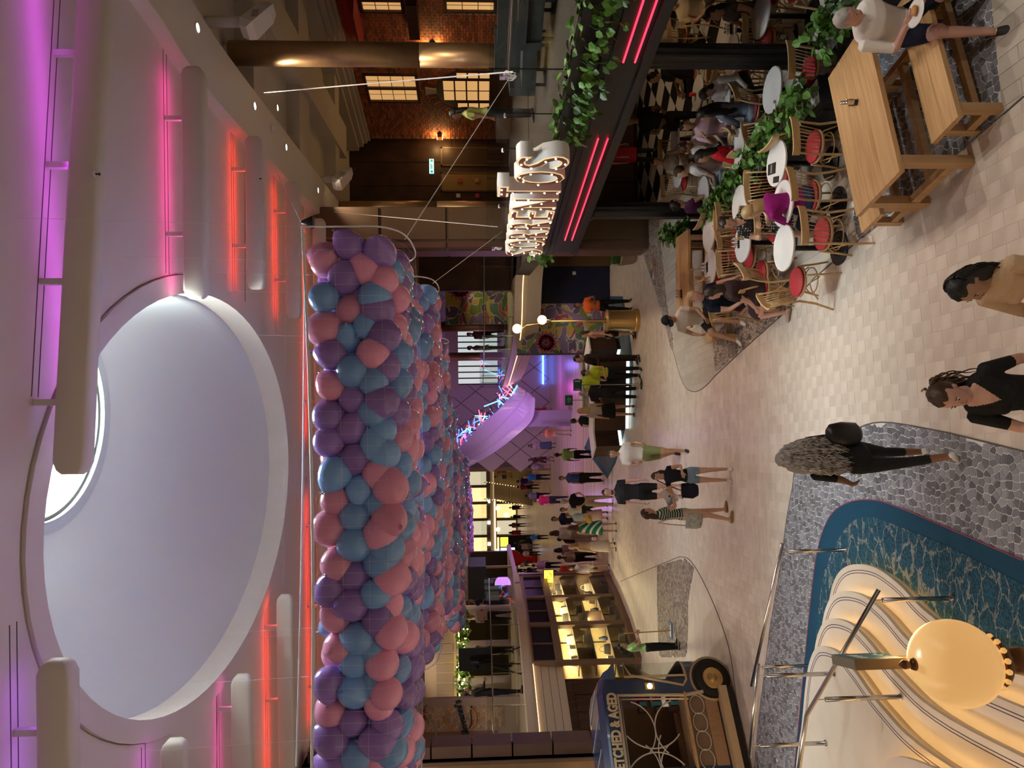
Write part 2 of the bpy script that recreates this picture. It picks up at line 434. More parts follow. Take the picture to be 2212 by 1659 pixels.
mos1 = [g2(*p) for p in [(2168,250),(2070,334),(1900,485),(1855,522),(1840,440),(1885,330),(1800,180)]] + [(4.4, 8.2), (4.2, 6.3)] + [g2(2142, 0)]
mos2 = [g2(*p) for p in [(1700,668),(1640,724),(1545,806),(1541,740),(1620,600),(1690,560)]]
mos3 = [g2(*p) for p in [(1453,764),(1422,640),(1392,552),(1383,533)]] + [(5.0, 19.5), (5.3, 17.9)] + [g2(*p) for p in [(1432,560),(1440,650),(1456,740)]]
mos4 = [g2(*p) for p in [(1420,1222),(1480,1206),(1500,1226),(1488,1290),(1484,1420),(1424,1420),(1420,1300)]]
MOS = [mos1, mos2, mos3]
plc = Vector((0, 0, 0))
tile_field(fl, 'plank_tile', m_plank, plc, FLS, FLD, .15, .9, .005, -2, 12, 2, 22, -.002, .006,
           lambda c: c.y < 20 and c.x < 5.0 and any(inpoly(c + FLS * a + FLD * b, zoneB) for a in (-.07, .07) for b in (-.44, 0, .44)) and not any(all(inpoly(c + FLS * a + FLD * b, q) for a in (-.07, .07) for b in (-.44, .44)) for q in MOS), 150, clipto=zoneB)
def voronoi_stones(polys, size, z0, z1, parent, name, mat, nobj, excl=None, seed=1, inset=.86):
    rnd = random.Random(seed); xs = [p[0] for q in polys for p in q]; ys = [p[1] for q in polys for p in q]
    pts = []; x = min(xs) - size
    while x < max(xs) + size:
        y = min(ys) - size
        while y < max(ys) + size:
            c = (x + rnd.uniform(-.42, .42) * size, y + rnd.uniform(-.42, .42) * size)
            pts.append(c); y += size
        x += size
    def near(c): 
        for q in polys:
            if inpoly(c, q): return True
        return False
    pts = [c for c in pts if (near(c) or any(near((c[0]+a, c[1]+b)) for a, b in ((size, 0), (-size, 0), (0, size), (0, -size)))) and not (excl and inpoly(c, excl) and all(inpoly((c[0]+a, c[1]+b), excl) for a, b in ((2*size, 0), (-2*size, 0), (0, 2*size), (0, -2*size)))) and abs(c[0]) < c[1] * .60 + .6 and c[1] > 3.0]
    res = geometry.delaunay_2d_cdt([Vector(c) for c in pts], [], [], 0, 1e-6)
    vs, tris = res[0], res[2]
    fan = {}
    for t in tris:
        a, b, c = (vs[i] for i in t); d = 2 * (a.x*(b.y-c.y)+b.x*(c.y-a.y)+c.x*(a.y-b.y))
        if abs(d) < 1e-12: continue
        ux = ((a.length_squared)*(b.y-c.y)+(b.length_squared)*(c.y-a.y)+(c.length_squared)*(a.y-b.y))/d
        uy = ((a.length_squared)*(c.x-b.x)+(b.length_squared)*(a.x-c.x)+(c.length_squared)*(b.x-a.x))/d
        for i in t: fan.setdefault(i, []).append((ux, uy))
    cells = []
    for i, cs in fan.items():
        v = vs[i]; cs = [c for c in cs if (c[0]-v.x)**2+(c[1]-v.y)**2 < (1.3*size)**2]
        if len(cs) < 4: continue
        cs.sort(key=lambda c: math.atan2(c[1]-v.y, c[0]-v.x))
        cx = sum(c[0] for c in cs)/len(cs); cy = sum(c[1] for c in cs)/len(cs)
        poly = [(cx+(c[0]-cx)*inset, cy+(c[1]-cy)*inset) for c in cs]
        if not any(all(inpoly(c, q) for c in poly) for q in polys):
            got = False
            for q in polys:
                cp_ = clip_convex(q, ccw(poly))
                if len(cp_) > 2: poly = ccw(cp_); got = True; break
            if not got: continue
        if excl and all(inpoly(c, excl) for c in poly): continue
        cells.append(((cx, cy), poly))
    cells.sort(key=lambda c: (Vector((*c[0], 0)) - CAMP).length)
    k = 0; big = MB()
    for c, poly in cells:
        px = proj((c[0], c[1], 0)); h = z1 + rnd.uniform(-.0015, .0015)
        if k < nobj and 0 < px[0] < 2212 and 0 < px[1] < 1659:
            mb = MB(); mb.ct = rnd.random(); mb.prism([(p[0]-c[0], p[1]-c[1]) for p in poly], z0, h)
            link(name, mb.mesh(name, mat, tint=True), parent, loc=(c[0], c[1], 0)); k += 1
        else:
            big.ct = rnd.random(); big.prism(poly, z0, h)
    if big.f: big.build(name + '_field', mat, parent, tint=True, kind='stuff')
voronoi_stones([zoneA], .075, .002, .009, fl, 'cobble', m_stone, 200, excl=carp)
for q in MOS: slab('mosaic_bed', q, -.01, .0068, m_mgrout)
voronoi_stones([mos1], .075, .003, .0125, fl, 'cobble', m_stone, 100, seed=2)
slab('mosaic_bed', mos4, -.01, .0035, m_mgrout)
m_stonew = M('warm_cobble', (.28, .22, .185), .5, attr='tint', rnd=.5)
voronoi_stones([mos2, mos3, mos4], .07, .003, .0115, fl, 'small_cobble', m_stonew, 0, seed=4)

# floor beyond: swirling bands of pale terrazzo (too far away to tell pieces apart)
def far_floor_mat():
    mt = M('swirl_floor', (.62, .47, .38), .35); nt = mt.node_tree; b = nt.nodes['Principled BSDF']
    tc = _n(nt, 'ShaderNodeTexCoord'); mp = _n(nt, 'ShaderNodeMapping'); mp.inputs['Rotation'].default_value = (0, 0, .45); mp.inputs['Scale'].default_value = (.25, 1, 1)
    wv = _n(nt, 'ShaderNodeTexWave'); wv.bands_direction = 'Y'; wv.inputs['Scale'].default_value = .055; wv.inputs['Distortion'].default_value = 5; wv.inputs['Detail'].default_value = 1; wv.inputs['Detail Scale'].default_value = .6
    rp = _n(nt, 'ShaderNodeValToRGB'); e = rp.color_ramp.elements
    e[0].color = (.64, .49, .40, 1); e[1].color = (.60, .46, .40, 1); e[0].position = .0; e[1].position = 1
    for pos, c in ((.42, (.62, .48, .40)), (.45, (.32, .29, .29)), (.53, (.36, .32, .32)), (.56, (.66, .56, .50)), (.78, (.66, .54, .48)), (.81, (.42, .37, .36)), (.87, (.44, .38, .37)), (.9, (.62, .48, .40))):
        n_ = e.new(pos); n_.color = (*c, 1)
    L = nt.links.new; L(tc.outputs['Object'], mp.inputs[0]); L(mp.outputs[0], wv.inputs['Vector']); L(wv.outputs['Fac'], rp.inputs[0]); L(rp.outputs[0], b.inputs['Base Color'])
    return mt
struct('floor_far', MB().box(-60, 22, 24.2, 130, -.3, 0), far_floor_mat())

# ------------------------------------------------------------------ ceiling with the oval opening
CZ = 9.0
OC = Vector((-1.62, 11.45, CZ)); OA, OB = 3.10, 4.40
def oval(a, b, z, c=OC, n=72): return [Vector((c.x + a * math.cos(2*PI*i/n), c.y + b * math.sin(2*PI*i/n), z)) for i in range(n)]
X0c, X1c, Y0c, Y1c = -9.0, 5.7, -6.0, 22.0
def rect_pt(i, n=72):
    a = 2*PI*i/n; dx, dy = math.cos(a)*OA, math.sin(a)*OB; t = 1e9
    if dx > 1e-9: t = min(t, (X1c-OC.x)/dx)
    if dx < -1e-9: t = min(t, (X0c-OC.x)/dx)
    if dy > 1e-9: t = min(t, (Y1c-OC.y)/dy)
    if dy < -1e-9: t = min(t, (Y0c-OC.y)/dy)
    return Vector((OC.x+dx*t, OC.y+dy*t, CZ))
cmb = MB(); n_ = 72
inner = oval(OA + .28, OB + .28, CZ); outer = [rect_pt(i) for i in range(n_)]
corn = [(X1c, Y1c), (X0c, Y1c), (X0c, Y0c), (X1c, Y0c)]
cmb.add(inner + outer, [(i, n_ + i, n_ + (i+1) % n_, (i+1) % n_) for i in range(n_)])
for cx, cy in corn:      # fill the corner triangles
    best = None
    for i in range(n_):
        a, b = outer[i], outer[(i+1) % n_]
        if abs(a.x - b.x) > 1e-4 and abs(a.y - b.y) > 1e-4 and (abs(a.x-cx) < 1e-3 or abs(a.y-cy) < 1e-3) and (abs(b.x-cx) < 1e-3 or abs(b.y-cy) < 1e-3):
            cmb.add([a, (cx, cy, CZ), b], [(0, 1, 2)])
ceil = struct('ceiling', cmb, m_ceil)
r1 = oval(OA + .27, OB + .27, CZ + .03); r2 = oval(OA + .27, OB + .27, CZ - .045); r3 = oval(OA, OB, CZ - .045); r4 = oval(OA, OB, CZ + .38)
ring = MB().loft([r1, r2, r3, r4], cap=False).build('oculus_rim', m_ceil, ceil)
MB().loft([oval(OA + .29, OB + .29, CZ - .002), oval(OA + .275, OB + .275, CZ + .03)], cap=False).build('rim_shadow_gap', m_line, ceil)
SKC = Vector((-.35, 9.75, 0))
m_cone = M('oculus_plaster', (.80, .83, .82), .6)
cone = MB()
rings = [oval(OA, OB, CZ + .38), oval(OA - .03, OB - .03, CZ + .39)]
for k in range(1, 9):
    t = k / 8; e = t ** 1.15
    rings.append([Vector((OC.x*(1-e)+SKC.x*e + ((OA-.03)*(1-e)+1.62*e)*math.cos(2*PI*i/72), OC.y*(1-e)+SKC.y*e + ((OB-.03)*(1-e)+1.62*e)*math.sin(2*PI*i/72), CZ + .39 + t*1.15)) for i in range(72)])
cone.loft(rings, cap=False).build('oculus_cone', m_cone, ceil, smooth=True)
def circ(r, z, n=72): return [Vector((SKC.x + r*math.cos(2*PI*i/n), SKC.y + r*math.sin(2*PI*i/n), z)) for i in range(n)]
MB().loft([circ(1.62, CZ+1.54), circ(1.62, CZ+1.53), circ(1.45, CZ+1.53), circ(1.45, CZ+1.60)], cap=False).build('skylight_ring', M('skylight_ring', (.72, .80, .80), .4), ceil, smooth=False)
MB().loft([circ(1.45, CZ+1.60), circ(1.40, CZ+1.60), circ(1.40, CZ+1.68)], cap=False).build('skylight_seal', m_line, ceil)
MB().add(circ(1.41, CZ+1.66), [tuple(range(72))]).build('skylight_pane', glass_mat('skylight_glass', (.96, 1, .99), .3), ceil)
MB().loft([circ(1.40, CZ+1.68), circ(1.40, CZ+2.6)], cap=False).build('skylight_shaft', m_white, ceil)
ro = MB(); _c = circ(1.40, CZ+2.6)
def _rp(i):
    a = 2*PI*i/72; dx, dy = math.cos(a), math.sin(a); t = 2.5/max(abs(dx), abs(dy))
    return Vector((SKC.x+dx*t, SKC.y+dy*t, CZ+2.6))
ro.add(_c + [_rp(i) for i in range(72)], [(i, 72+i, 72+(i+1)%72, (i+1)%72) for i in range(72)])
ro.box(-66, SKC.x-2.5, -8, 132, CZ+2.6, CZ+2.8); ro.box(SKC.x+2.5, 26, -8, 132, CZ+2.6, CZ+2.8); ro.box(SKC.x-2.5, SKC.x+2.5, -8, SKC.y-2.5, CZ+2.6, CZ+2.8); ro.box(SKC.x-2.5, SKC.x+2.5, SKC.y+2.5, 132, CZ+2.6, CZ+2.8)
struct('ceiling_sky_block', ro, m_white)  # unseen outer cover, added so the sky enters only through the skylight
struct('wall_far', MB().box(-64, 24, 130, 131, 0, 12), m_white)
struct('wall_far_left', MB().box(-64.5, -64, 30, 131, 0, 12).box(-64, -26, 59.7, 60, 0, 12), m_white)
struct('wall_far_right', MB().box(15, 15.3, 24, 131, 0, 12).box(14.9, 16, -6.3, 34, 0, 12), m_white)

# strips of ceiling beyond the oval field, following the promenade to the far end
def ribbon(pts_l, pts_r, z, mb): 
    mb.add([(p[0], p[1], z) for p in pts_l] + [(p[0], p[1], z) for p in pts_r], [(i, i+1, len(pts_l)+i+1, len(pts_l)+i) for i in range(len(pts_l)-1)]); return mb
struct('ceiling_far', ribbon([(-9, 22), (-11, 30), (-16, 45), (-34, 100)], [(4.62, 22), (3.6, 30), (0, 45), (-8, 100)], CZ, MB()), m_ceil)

# ------------------------------------------------------------------ perimeter soffit beams and upper-deck ceilings
edgeR = [(5.35, -4), (5.1, 6.0), (5.0, 9.1), (4.78, 10.3), (4.66, 12), (4.64, 16), (4.62, 22)]
eR = [tuple(v) for v in smooth_path(edgeR, 5)]
def offs(path, d): 
    out = []
    for i, p in enumerate(path):
        a = Vector(path[max(i-1, 0)]); b = Vector(path[min(i+1, len(path)-1)]); t = (b - a).normalized(); out.append((p[0] + t.y*d, p[1] - t.x*d))
    return out
sB = MB(); e0, e1 = offs(eR, -.12), offs(eR, .95)
pr = [[Vector((a[0], a[1], CZ + .02)), Vector((a[0]+.06, a[1], CZ - .20)), Vector((b[0]-.05, b[1], CZ - .22)), Vector((b[0], b[1], CZ + .25))] for a, b in zip(e0, e1)]
sB.loft(pr, cap=False, closed=False)
struct('trim_1', sB, m_beam)
struct('ceiling_upper_right', ribbon(offs(eR, .9), [(14.5, p[1]) for p in eR], CZ + .2, MB()).add([(3.9, 22, CZ+.2), (14.5, 22, CZ+.2), (14.5, 32, CZ+.2), (3.4, 32, CZ+.2)], [(0, 1, 2, 3)]), M('upper_ceiling', (.60, .54, .45), .6))
# dropped beams across the upper-deck ceiling
bm_ = MB()
for y0, y1, z0 in ((13.4, 14.2, CZ-.15), (17.0, 18.0, CZ-.1), (21.0, 21.6, CZ-.15)): bm_.box(5.55, 14, y0, y1, z0, CZ+.2)
bm_.box(7.3, 8.3, 4, 22.5, CZ-.2, CZ+.2)
struct('trim_2', bm_, M('upper_beam', (.56, .50, .41), .6))
# left side: soffit over the left upper deck
eL = [(-9.0, -4), (-9.0, 10), (-9.0, 15), (-8.9, 22)]
eLs = [tuple(v) for v in smooth_path(eL, 3)]
struct('ceiling_upper_left', ribbon([(-24, p[1]) for p in eLs], eLs, CZ, MB()), M('upper_ceiling_left', (.62, .57, .52), .6))
# end wall behind the camera closes the hall
struct('wall_back', MB().box(-27, 17, -6.3, -6.0, 0, 11.7), m_white)
struct('wall_left', MB().box(-26.3, -26, -6.3, 60, 0, 11.7), m_white)
struct('wall_right', MB().box(14.6, 14.9, -6, 34, 0, 11), M('warm_wall', (.42, .32, .22), .6))

# ------------------------------------------------------------------ ceiling panel joints, fins with colour light
def fin(xa, xb, Y, col, power, cl=None, struts=2, zc=8.60, label=None, grp='light fins under the ceiling', rot=0.0):
    x0, x1 = min(xa, xb), max(xa, xb)
    t = thing('ceiling_fin', label or 'pale rounded ceiling fin with coloured glow above', 'ceiling fin', ((x0+x1)/2, Y, zc - .15), rot, grp)
    mb = MB(); hw, hh = .10, .15; prof = []
    for k in range(12):
        a = 2*PI*k/12; cx = max(-1, min(1, 1.6*math.cos(a))); cz = max(-1, min(1, 1.6*math.sin(a))); prof.append((cx*hw, cz*hh))
    rings = []
    L_ = (x1 - x0)/2
    for u, sc in ((-L_, .55), (-L_+.04, .82), (-L_+.12, 1), (L_-.12, 1), (L_-.04, .82), (L_, .55)):
        rings.append([Vector((u, p[0]*sc, .15 + p[1]*sc)) for p in prof])
    mb.loft(rings); mb.build('fin_body', m_beam, t, smooth=True)
    for k in range(struts):
        u = -L_ + (k + .5) * 2 * L_ / struts + .1
        MB().box(u-.03, u+.03, -.03, .03, .29, CZ - zc + .15 - .001).build('strut', m_white, t)
    lo = area('fin_light', ((x0+x1)/2, Y, zc + .17), (PI, 0, -rot), (x1-x0)*.96, .06, power*(x1-x0), col)
    ga, gb_ = x0-.35, x1+.35; ov = 1-((Y-OC.y)/(OB+.3))**2
    if ov > 0:
        hx = (OA+.3)*math.sqrt(ov)
        if (x0+x1)/2 > OC.x: ga = max(ga, OC.x+hx)
        else: gb_ = min(gb_, OC.x-hx)
    gap = MB(); gap.box(ga, gb_, Y-.055, Y-.045, CZ-.004, CZ+.001); gap.box(ga, gb_, Y+.045, Y+.055, CZ-.004, CZ+.001)
    if rot: gap.xf(Matrix.Translation(((x0+x1)/2, Y, 0)) @ Matrix.Rotation(rot, 4, 'Z') @ Matrix.Translation((-(x0+x1)/2, -Y, 0)))
    gap.build('panel_joint', m_line, ceil)
    return t
MAG, PNK, RED, VIO = (.72, .05, 1.0), (1.0, .05, .42), (2.2, .11, .06), (.45, .07, 1.0)
PF = .70
fa_, fb_ = G(157, 1028, 8.6), G(208, 0, 8.6); frot = math.atan2(fb_.y-fa_.y, fb_.x-fa_.x); fmid = (fa_.y+fb_.y)/2
yf = [fmid + math.tan(frot)*((fa_.x+5.2)/2-(fa_.x+fb_.x)/2), G(422, 400, 8.6).y, G(552, 460, 8.6).y, G(634, 540, 8.6).y]
fin(G(160, 1028, 8.6).x, 5.2, yf[0], MAG, PF*1.25, struts=5, rot=frot, label='longest pale ceiling fin glowing magenta beside the oval skylight')
fin(G(422, 645, 8.6).x, G(422, 150, 8.6).x, yf[1], PNK, PF*1.6, label='pale ceiling fin with hot pink glow right of the oval skylight')
fin(G(552, 625, 8.6).x, G(552, 298, 8.6).x, yf[2], RED, PF, label='pale ceiling fin with red orange glow and a small sprinkler head')
fin(G(634, 688, 8.6).x, G(634, 395, 8.6).x, yf[3], RED, PF, label='pale ceiling fin with red glow just before the balloon net corner')
fin(G(125, 1425, 8.6).x, -8.6, G(126, 1520, 8.6).y, VIO, PF, struts=4, label='pale ceiling fin with violet glow left of the oval skylight')
fin(G(378, 1597, 8.6).x, -8.6, G(378, 1600, 8.6).y, (.8, .05, .9), PF, struts=3, label='pale ceiling fin with purple pink glow at the left ceiling edge')
fin(G(523, 1457, 8.6).x, -8.6, G(523, 1500, 8.6).y, (1, .05, .5), PF, struts=3, label='pale ceiling fin with pink red glow left of the oval rim')
fin(G(617, 1283, 8.6).x, -8.6, G(617, 1400, 8.6).y, RED, PF, struts=3, label='long pale ceiling fin with red glow behind the hanging rope')
for k, Y in enumerate((17.6, 20.2, 23.5)):
    fin(-1.4 - k*.5, 4.2 - k*.3, Y, RED, PF, struts=3, label='far ceiling fin with red glow seen above the balloon nets', grp='far red fins')
    fin(-8.6, -2.6 - k*.5, Y, RED, PF, struts=3, label='far ceiling fin with red glow seen above the balloon nets', grp='far red fins')
jt = MB()
for a, b in (((OC.x - 3.4, 11.6), (-8.9, 11.4)), ((1.6, 13.2), (4.6, 13.3))): jt.bar((*a, CZ-.002), (*b, CZ-.002), .012, .006)
jt.build('panel_joint', m_line, ceil)

# ------------------------------------------------------------------ downlights, and added fill spots without fittings
m_lamp = EM('lamp_disc', (1, .93, .78), 14)
def downlight(x, y, z, p=60, vis=True, lab='round recessed downlight in the soffit beam', ang=120):
    if vis:
        t = thing('downlight', lab, 'downlight', (x, y, z), 0, 'recessed downlights')
        tr_ = MB().lathe([(.085, .03), (.085, -.012), (.068, -.014), (.062, .0)], n=16, cap=False).build('trim_ring', m_white, t, smooth=True)
        MB().lathe([(.0005, -.004), (.062, -.004)], n=16, cap=False).build('lamp', m_lamp, tr_)
    spot('downlight_and_fill', (x, y, z - .03), p, ang=ang, r=.05)
for px in ((425, 60), (549, 229), (617, 318), (686, 411)):
    p = G(*px, CZ - .215); downlight(p.x, p.y, CZ - .222, 230)
for px in ((598, 233), (702, 230)):
    p = G(*px, CZ + .2); downlight(p.x, p.y, CZ + .19, 100, lab='round recessed downlight in the upper deck ceiling', ang=130)
for y in (1.5, 4.5, 7.5): spot('downlight_and_fill', (5.6, y, CZ - .25), 330, (1, .91, .80), ang=120)  # unseen spots with no fittings, added to brighten the foreground floor
for y in (-3, 0, 3, 6, 9, 12, 15, 18): spot('downlight_and_fill', (-8.6, y, CZ - .06), 330, (1, .91, .80), ang=120)  # unseen left row, added for general light
for y in (16, 19.5): spot('downlight_and_fill', (5.2, y, CZ - .25), 160, ang=120)  # bare spots added along the right beam, no fittings
# ------------------------------------------------------------------ balloon nets
BALC = {'blue': (.22, .45, .86), 'pink': (.88, .37, .58), 'purple': (.32, .19, .58)}
m_ball = {k: M('balloon_' + k, c, .2, trans=0, coat=.5, rnd=.16, sss=.2) for k, c in BALC.items()}
def balloon_mesh(n, k, name):
    prof = []
    for i in range(k + 1):
        t = i / k; a = PI * (1 - t) ; r = math.sin(a); z = math.cos(a)
        if z < 0: r = r * (1 - .22 * (-z) ** 1.4); z *= 1.24
        prof.append((max(r, .02) * .5, z * .5))
    prof = prof[::-1]          # tip (knot end) last
    tip = prof[-1][1] if prof[-1][1] < prof[0][1] else prof[0][1]
    prof.sort(key=lambda p: p[1])
    prof = [(.055, tip - .075), (.02, tip - .02)] + prof[1:]
    mb = MB(); mb.lathe(prof, n=n, cap=True); return mb
_bm = balloon_mesh(18, 11, 'b'); bmesh_near = {k: _bm.mesh('balloon', m_ball[k], smooth=True) for k in BALC}
_lo = balloon_mesh(10, 6, 'b')
m_net = M('white_netting', (.85, .85, .88), .6)
def net_bag(x0, x1, yc, depth, z0, z1, nobj, name, label_tail, seed, yaw=0.0, size=.335):
    rnd = random.Random(seed)
    t = thing('balloon_net', 'white net bag of pink, blue and purple balloons ' + label_tail, 'balloon net', ((x0+x1)/2, yc, z0), yaw, 'ceiling balloon nets')
    mw = ROOTM[t.name]; hx = (x1-x0)/2; hy = depth/2; H_ = z1-z0
    pts = []; p = size * .88
    nx = int(2*hx/p); ny = max(3, int(depth/(p*.95))); nzl = max(3, int(round(H_/(p*.86))))
    for k in range(nzl):
        for j in range(ny):
            for i in range(nx + 1):
                if 0 < k < nzl-1 and 0 < j < ny-1: continue        # hidden inside the bag
                u = -hx + p*.4 + (i + .5*((j + k) % 2)) * (2*hx - p) / nx; v = -hy + (j + .5)*depth/ny; w = size*.42 + k*(H_ - size*.85)/(nzl-1)
                if u > hx - size*.2: continue
                sag = .10*(1-(u/hx)**2) - .05; rr = abs(v)/hy
                if k == 0: w += .20*rr**3 
                pts.append(Vector((u + rnd.uniform(-.045, .045), v + rnd.uniform(-.05, .05), w - sag*.6 + rnd.uniform(-.05, .05))))
    wp = [(mw @ q, q) for q in pts]
    wp.sort(key=lambda a: (a[0] - CAMP).length - (.5 if a[1].y < -hy*.5 else 0))
    stuff = {k: MB() for k in BALC}
    nn = 0
    for a, q in wp:
        k = rnd.choices(['blue', 'pink', 'purple'], [.34, .32, .34])[0]
        sc = size * rnd.uniform(.88, 1.14)
        d = Vector((rnd.uniform(-1, 1), rnd.uniform(-.9, .9) + (.25 if q.y < 0 else -.25), rnd.uniform(-.5, 1.0))).normalized()
        rq = (-d).to_track_quat('Z', 'Y')
        if nn < nobj:
            o = bpy.data.objects.new('balloon', bmesh_near[k]); COL.objects.link(o); o.location = a; o.rotation_mode = 'QUATERNION'; o.rotation_quaternion = rq
            o.scale = (sc,)*3; tag(o, k + ' balloon packed in the net bag ' + label_tail, 'balloon', 'balloons in the net ' + label_tail); nn += 1
        else:
            m_ = Matrix.Translation(q) @ rq.to_matrix().to_4x4() @ Matrix.Scale(sc, 4)
            stuff[k].add([m_ @ Vector(v) for v in _lo.v], _lo.f)
    for k, mb in stuff.items():
        if mb.f: mb.build('balloon_fill', m_ball[k], t, smooth=True, kind='stuff')
    # netting: rectangular mesh hugging the bag
    def sec(u):
        sag = (.10*(1-(u/hx)**2) - .05)*.6; g = .03; s_ = []
        for v, w in ((-hy-g, H_), (-hy-g, H_*.55), (-hy-g, .22), (-hy*.8, .04), (-hy*.4, -.02), (0, -.03), (hy*.4, -.02), (hy*.8, .04), (hy+g, .22), (hy+g, H_)):
            s_.append(Vector((u, v, w - sag)))
        return s_
    nm = MB(); st = .11
    nu = int(2*hx/st); secs = [smooth_path(sec(-hx - .02 + (2*hx+.04)*i/nu), 3) for i in range(nu+1)]
    for s_ in secs[::1]: nm.tube(s_, 0.0009, 3, cap=False)
    for j in range(0, len(secs[0]), 2): nm.tube([s_[j] for s_ in secs[::2]], 0.0009, 3, cap=False)
    nm.build('netting', m_net, t, kind='stuff')
    hem = MB()
    for j in (0, -1): hem.tube([s_[j] + Vector((0, 0, .02)) for s_ in secs], .014, 6)
    hem.tube(secs[0], .009, 6); hem.tube(secs[-1], .009, 6); hem.build('hem_rope', m_net, t)
    for s_ in (secs[0], secs[-1]):
        for j in (0, -1):
            a = s_[j]; MB().tube([a, Vector((a.x*1.03, a.y, CZ - z0 - .001))], .0015, 3).build('suspension_cord', m_net, t)
    return t
net_bag(-4.35, 1.52, 7.75, 1.9, 5.36, 6.28, 190, 'a', 'below the oval skylight', 1)
net_bag(-4.1, 1.55, 11.1, 2.0, 5.28, 6.1, 75, 'b', 'behind the first bag', 2)
net_bag(-4.7, .9, 14.6, 2.0, 5.28, 6.1, 35, 'c', 'third along the promenade', 3)
net_bag(-5.9, -.7, 18.6, 2.2, 5.25, 6.1, 0, 'd', 'near the diamond wall', 4, .05)
net_bag(-8.0, -2.4, 23.5, 2.2, 5.2, 6.0, 0, 'e', 'above the lilac ramp', 5, .12)
net_bag(-7.9, -3.1, 29.5, 2.2, 5.15, 6.0, 0, 'f', 'before the far bridge', 6, .1)
net_bag(-10.6, -5.4, 36.2, 2.0, 5.1, 6.0, 0, 'g', 'farthest along the promenade', 7, .25)
# ropes that hold the nets
def rope(a, b, r=.006, label='thin white rope', sag=0):
    a = Vector(a); b = Vector(b); pts = [a.lerp(b, i/8) - Vector((0, 0, sag*4*(i/8)*(1-i/8))) for i in range(9)]
    o = MB().tube([p - a for p in pts], r, 5).build('rope', m_net); o.location = a
    return tag(o, label, 'rope')
rope(PY(570, 200, 13.2), PY(1108, 155, 8.75), .009, 'pair of taut white ropes from soffit pulley to rail clamp')
rope(PY(1104, 163, 8.8), PY(874, 518, 8.0), .005, 'thin white line from rail clamp to the near net corner')
rope(PY(722, 458, 18.0), PY(1075, 490, 15.3), .007, 'white rope from bronze column top to the second clamp')
rope(PY(1085, 500, 15.4), PY(935, 612, 11.5), .005, 'thin white line from second clamp to the second net')
rope(G(600, 376, CZ-.02), PY(660, 500, 7.2), .006, 'dark cord from red lit panel joint to the net corner')
rope(PY(658, 505, 7.1), PY(640, 1655, 6.9), .010, 'long white rope along the top edge of the first net', .02)
rope(G(617, 640, CZ-.02), G(612, 1262, CZ-.05), .006, 'single white rope across the mouth of the oval skylight')
for i, (px, Y) in enumerate((((663, 480), 7.0),)):
    p = PY(*px, Y); t = MB().lathe([(.005, .06), (.02, .05), (.065, -.06), (.06, -.065)], n=14).build('cone_weight', m_black, smooth=True); t.location = p
    tag(t, 'black cone shaped rope weight above the net corner', 'rope weight')
# ------------------------------------------------------------------ upper deck on the right with the black fascia
UZ = 3.45
FW = Wall((5.52, 0), (5.52 - .164*20, 20))     # fascia front line, n points to the promenade
s_of_y = lambda Y: Y / FW.d.y
S_END = FW.sz(1200, 545)[0]
fas = sempty('trim_3')
mb = MB(); FW.box(mb, 3, S_END, 2.46, 3.30, -.7, 0)
mb.build('fascia_board', m_black, fas)
for z0, z1, n1 in ((3.24, 3.32, .07), (3.12, 3.18, .045), (3.02, 3.06, .03), (2.92, 2.95, .02), (2.46, 2.54, .05)):
    mb = MB(); FW.box(mb, 3, S_END + .02, z0, z1, 0, n1); mb.build('moulding', m_black, fas)
mb = MB(); FW.box(mb, 3, S_END, 2.40, 2.46, -3.0, .02); mb.build('soffit', m_black, fas)
m_neonr = EM('red_neon', (1, .02, .05), 3.2)
for (ya, yb) in ((-25, 131), (297, 517)):
    for xa, xb in (((1332, 1375), (1228, 1263)) if False else ()): pass
for pts, zz in ((((1360, 70), None), 2.62), (((1340, 70), None), 2.78)): pass
t = thing('neon_light', 'pair of red neon lines on the black fascia over the wooden picnic table', 'neon light', FW.p(FW.sz(1375, 66)[0], 2.6, .06), 0, 'red neon line pairs')
t2 = thing('neon_light', 'pair of red neon lines on the black fascia under the lit letters', 'neon light', FW.p(FW.sz(1250, 400)[0], 2.6, .06), 0, 'red neon line pairs')
for tt, ya, yb in ((t, -25, 131), (t2, 297, 517)):
    for z in (2.62, 2.77):
        a = FW.sz(1300, ya)[0]; b = FW.sz(1300, yb)[0]
        MB().tube([FW.p(a, z, .02), FW.p(b, z, .02)], .013, 8).build('tube', m_neonr, tt, world=True, smooth=True)
# upper floor slab, balustrade
struct('floor_upper_right', MB().prism(ccw([tuple(FW.p(3, 0, -.02).xy), tuple(FW.p(S_END, 0, -.02).xy), (14.5, 16.5), (14.5, 2)]), 3.30, UZ).prism(ccw([tuple(FW.p(S_END, 0, -.02).xy), (3.6, 24), (3.6, 26), (14.5, 26), (14.5, 16)]), 3.0, UZ), M('deck_carpet', (.06, .045, .038), .9))
gb = thing('glass_balustrade', 'frameless clear glass balustrade above the black restaurant fascia', 'railing', FW.p(8, UZ, -.12))
seps = [3.0, 5.2, FW.sz(1150, 167)[0], FW.sz(1150, 262)[0], FW.sz(1150, 336)[0], FW.sz(1150, 400)[0], FW.sz(1150, 455)[0], S_END]
for a, b in zip(seps[:-1], seps[1:]):
    mb = MB(); FW.box(mb, a + .008, b - .008, UZ - .1, 4.47, -.125, -.113); mb.build('pane', m_glass, gb, world=True)
MB().tube([FW.p(3, 4.26, -.06), FW.p(seps[2] - .05, 4.22, -.06)], .022, 10).build('handrail', m_steel, gb, world=True, smooth=True)
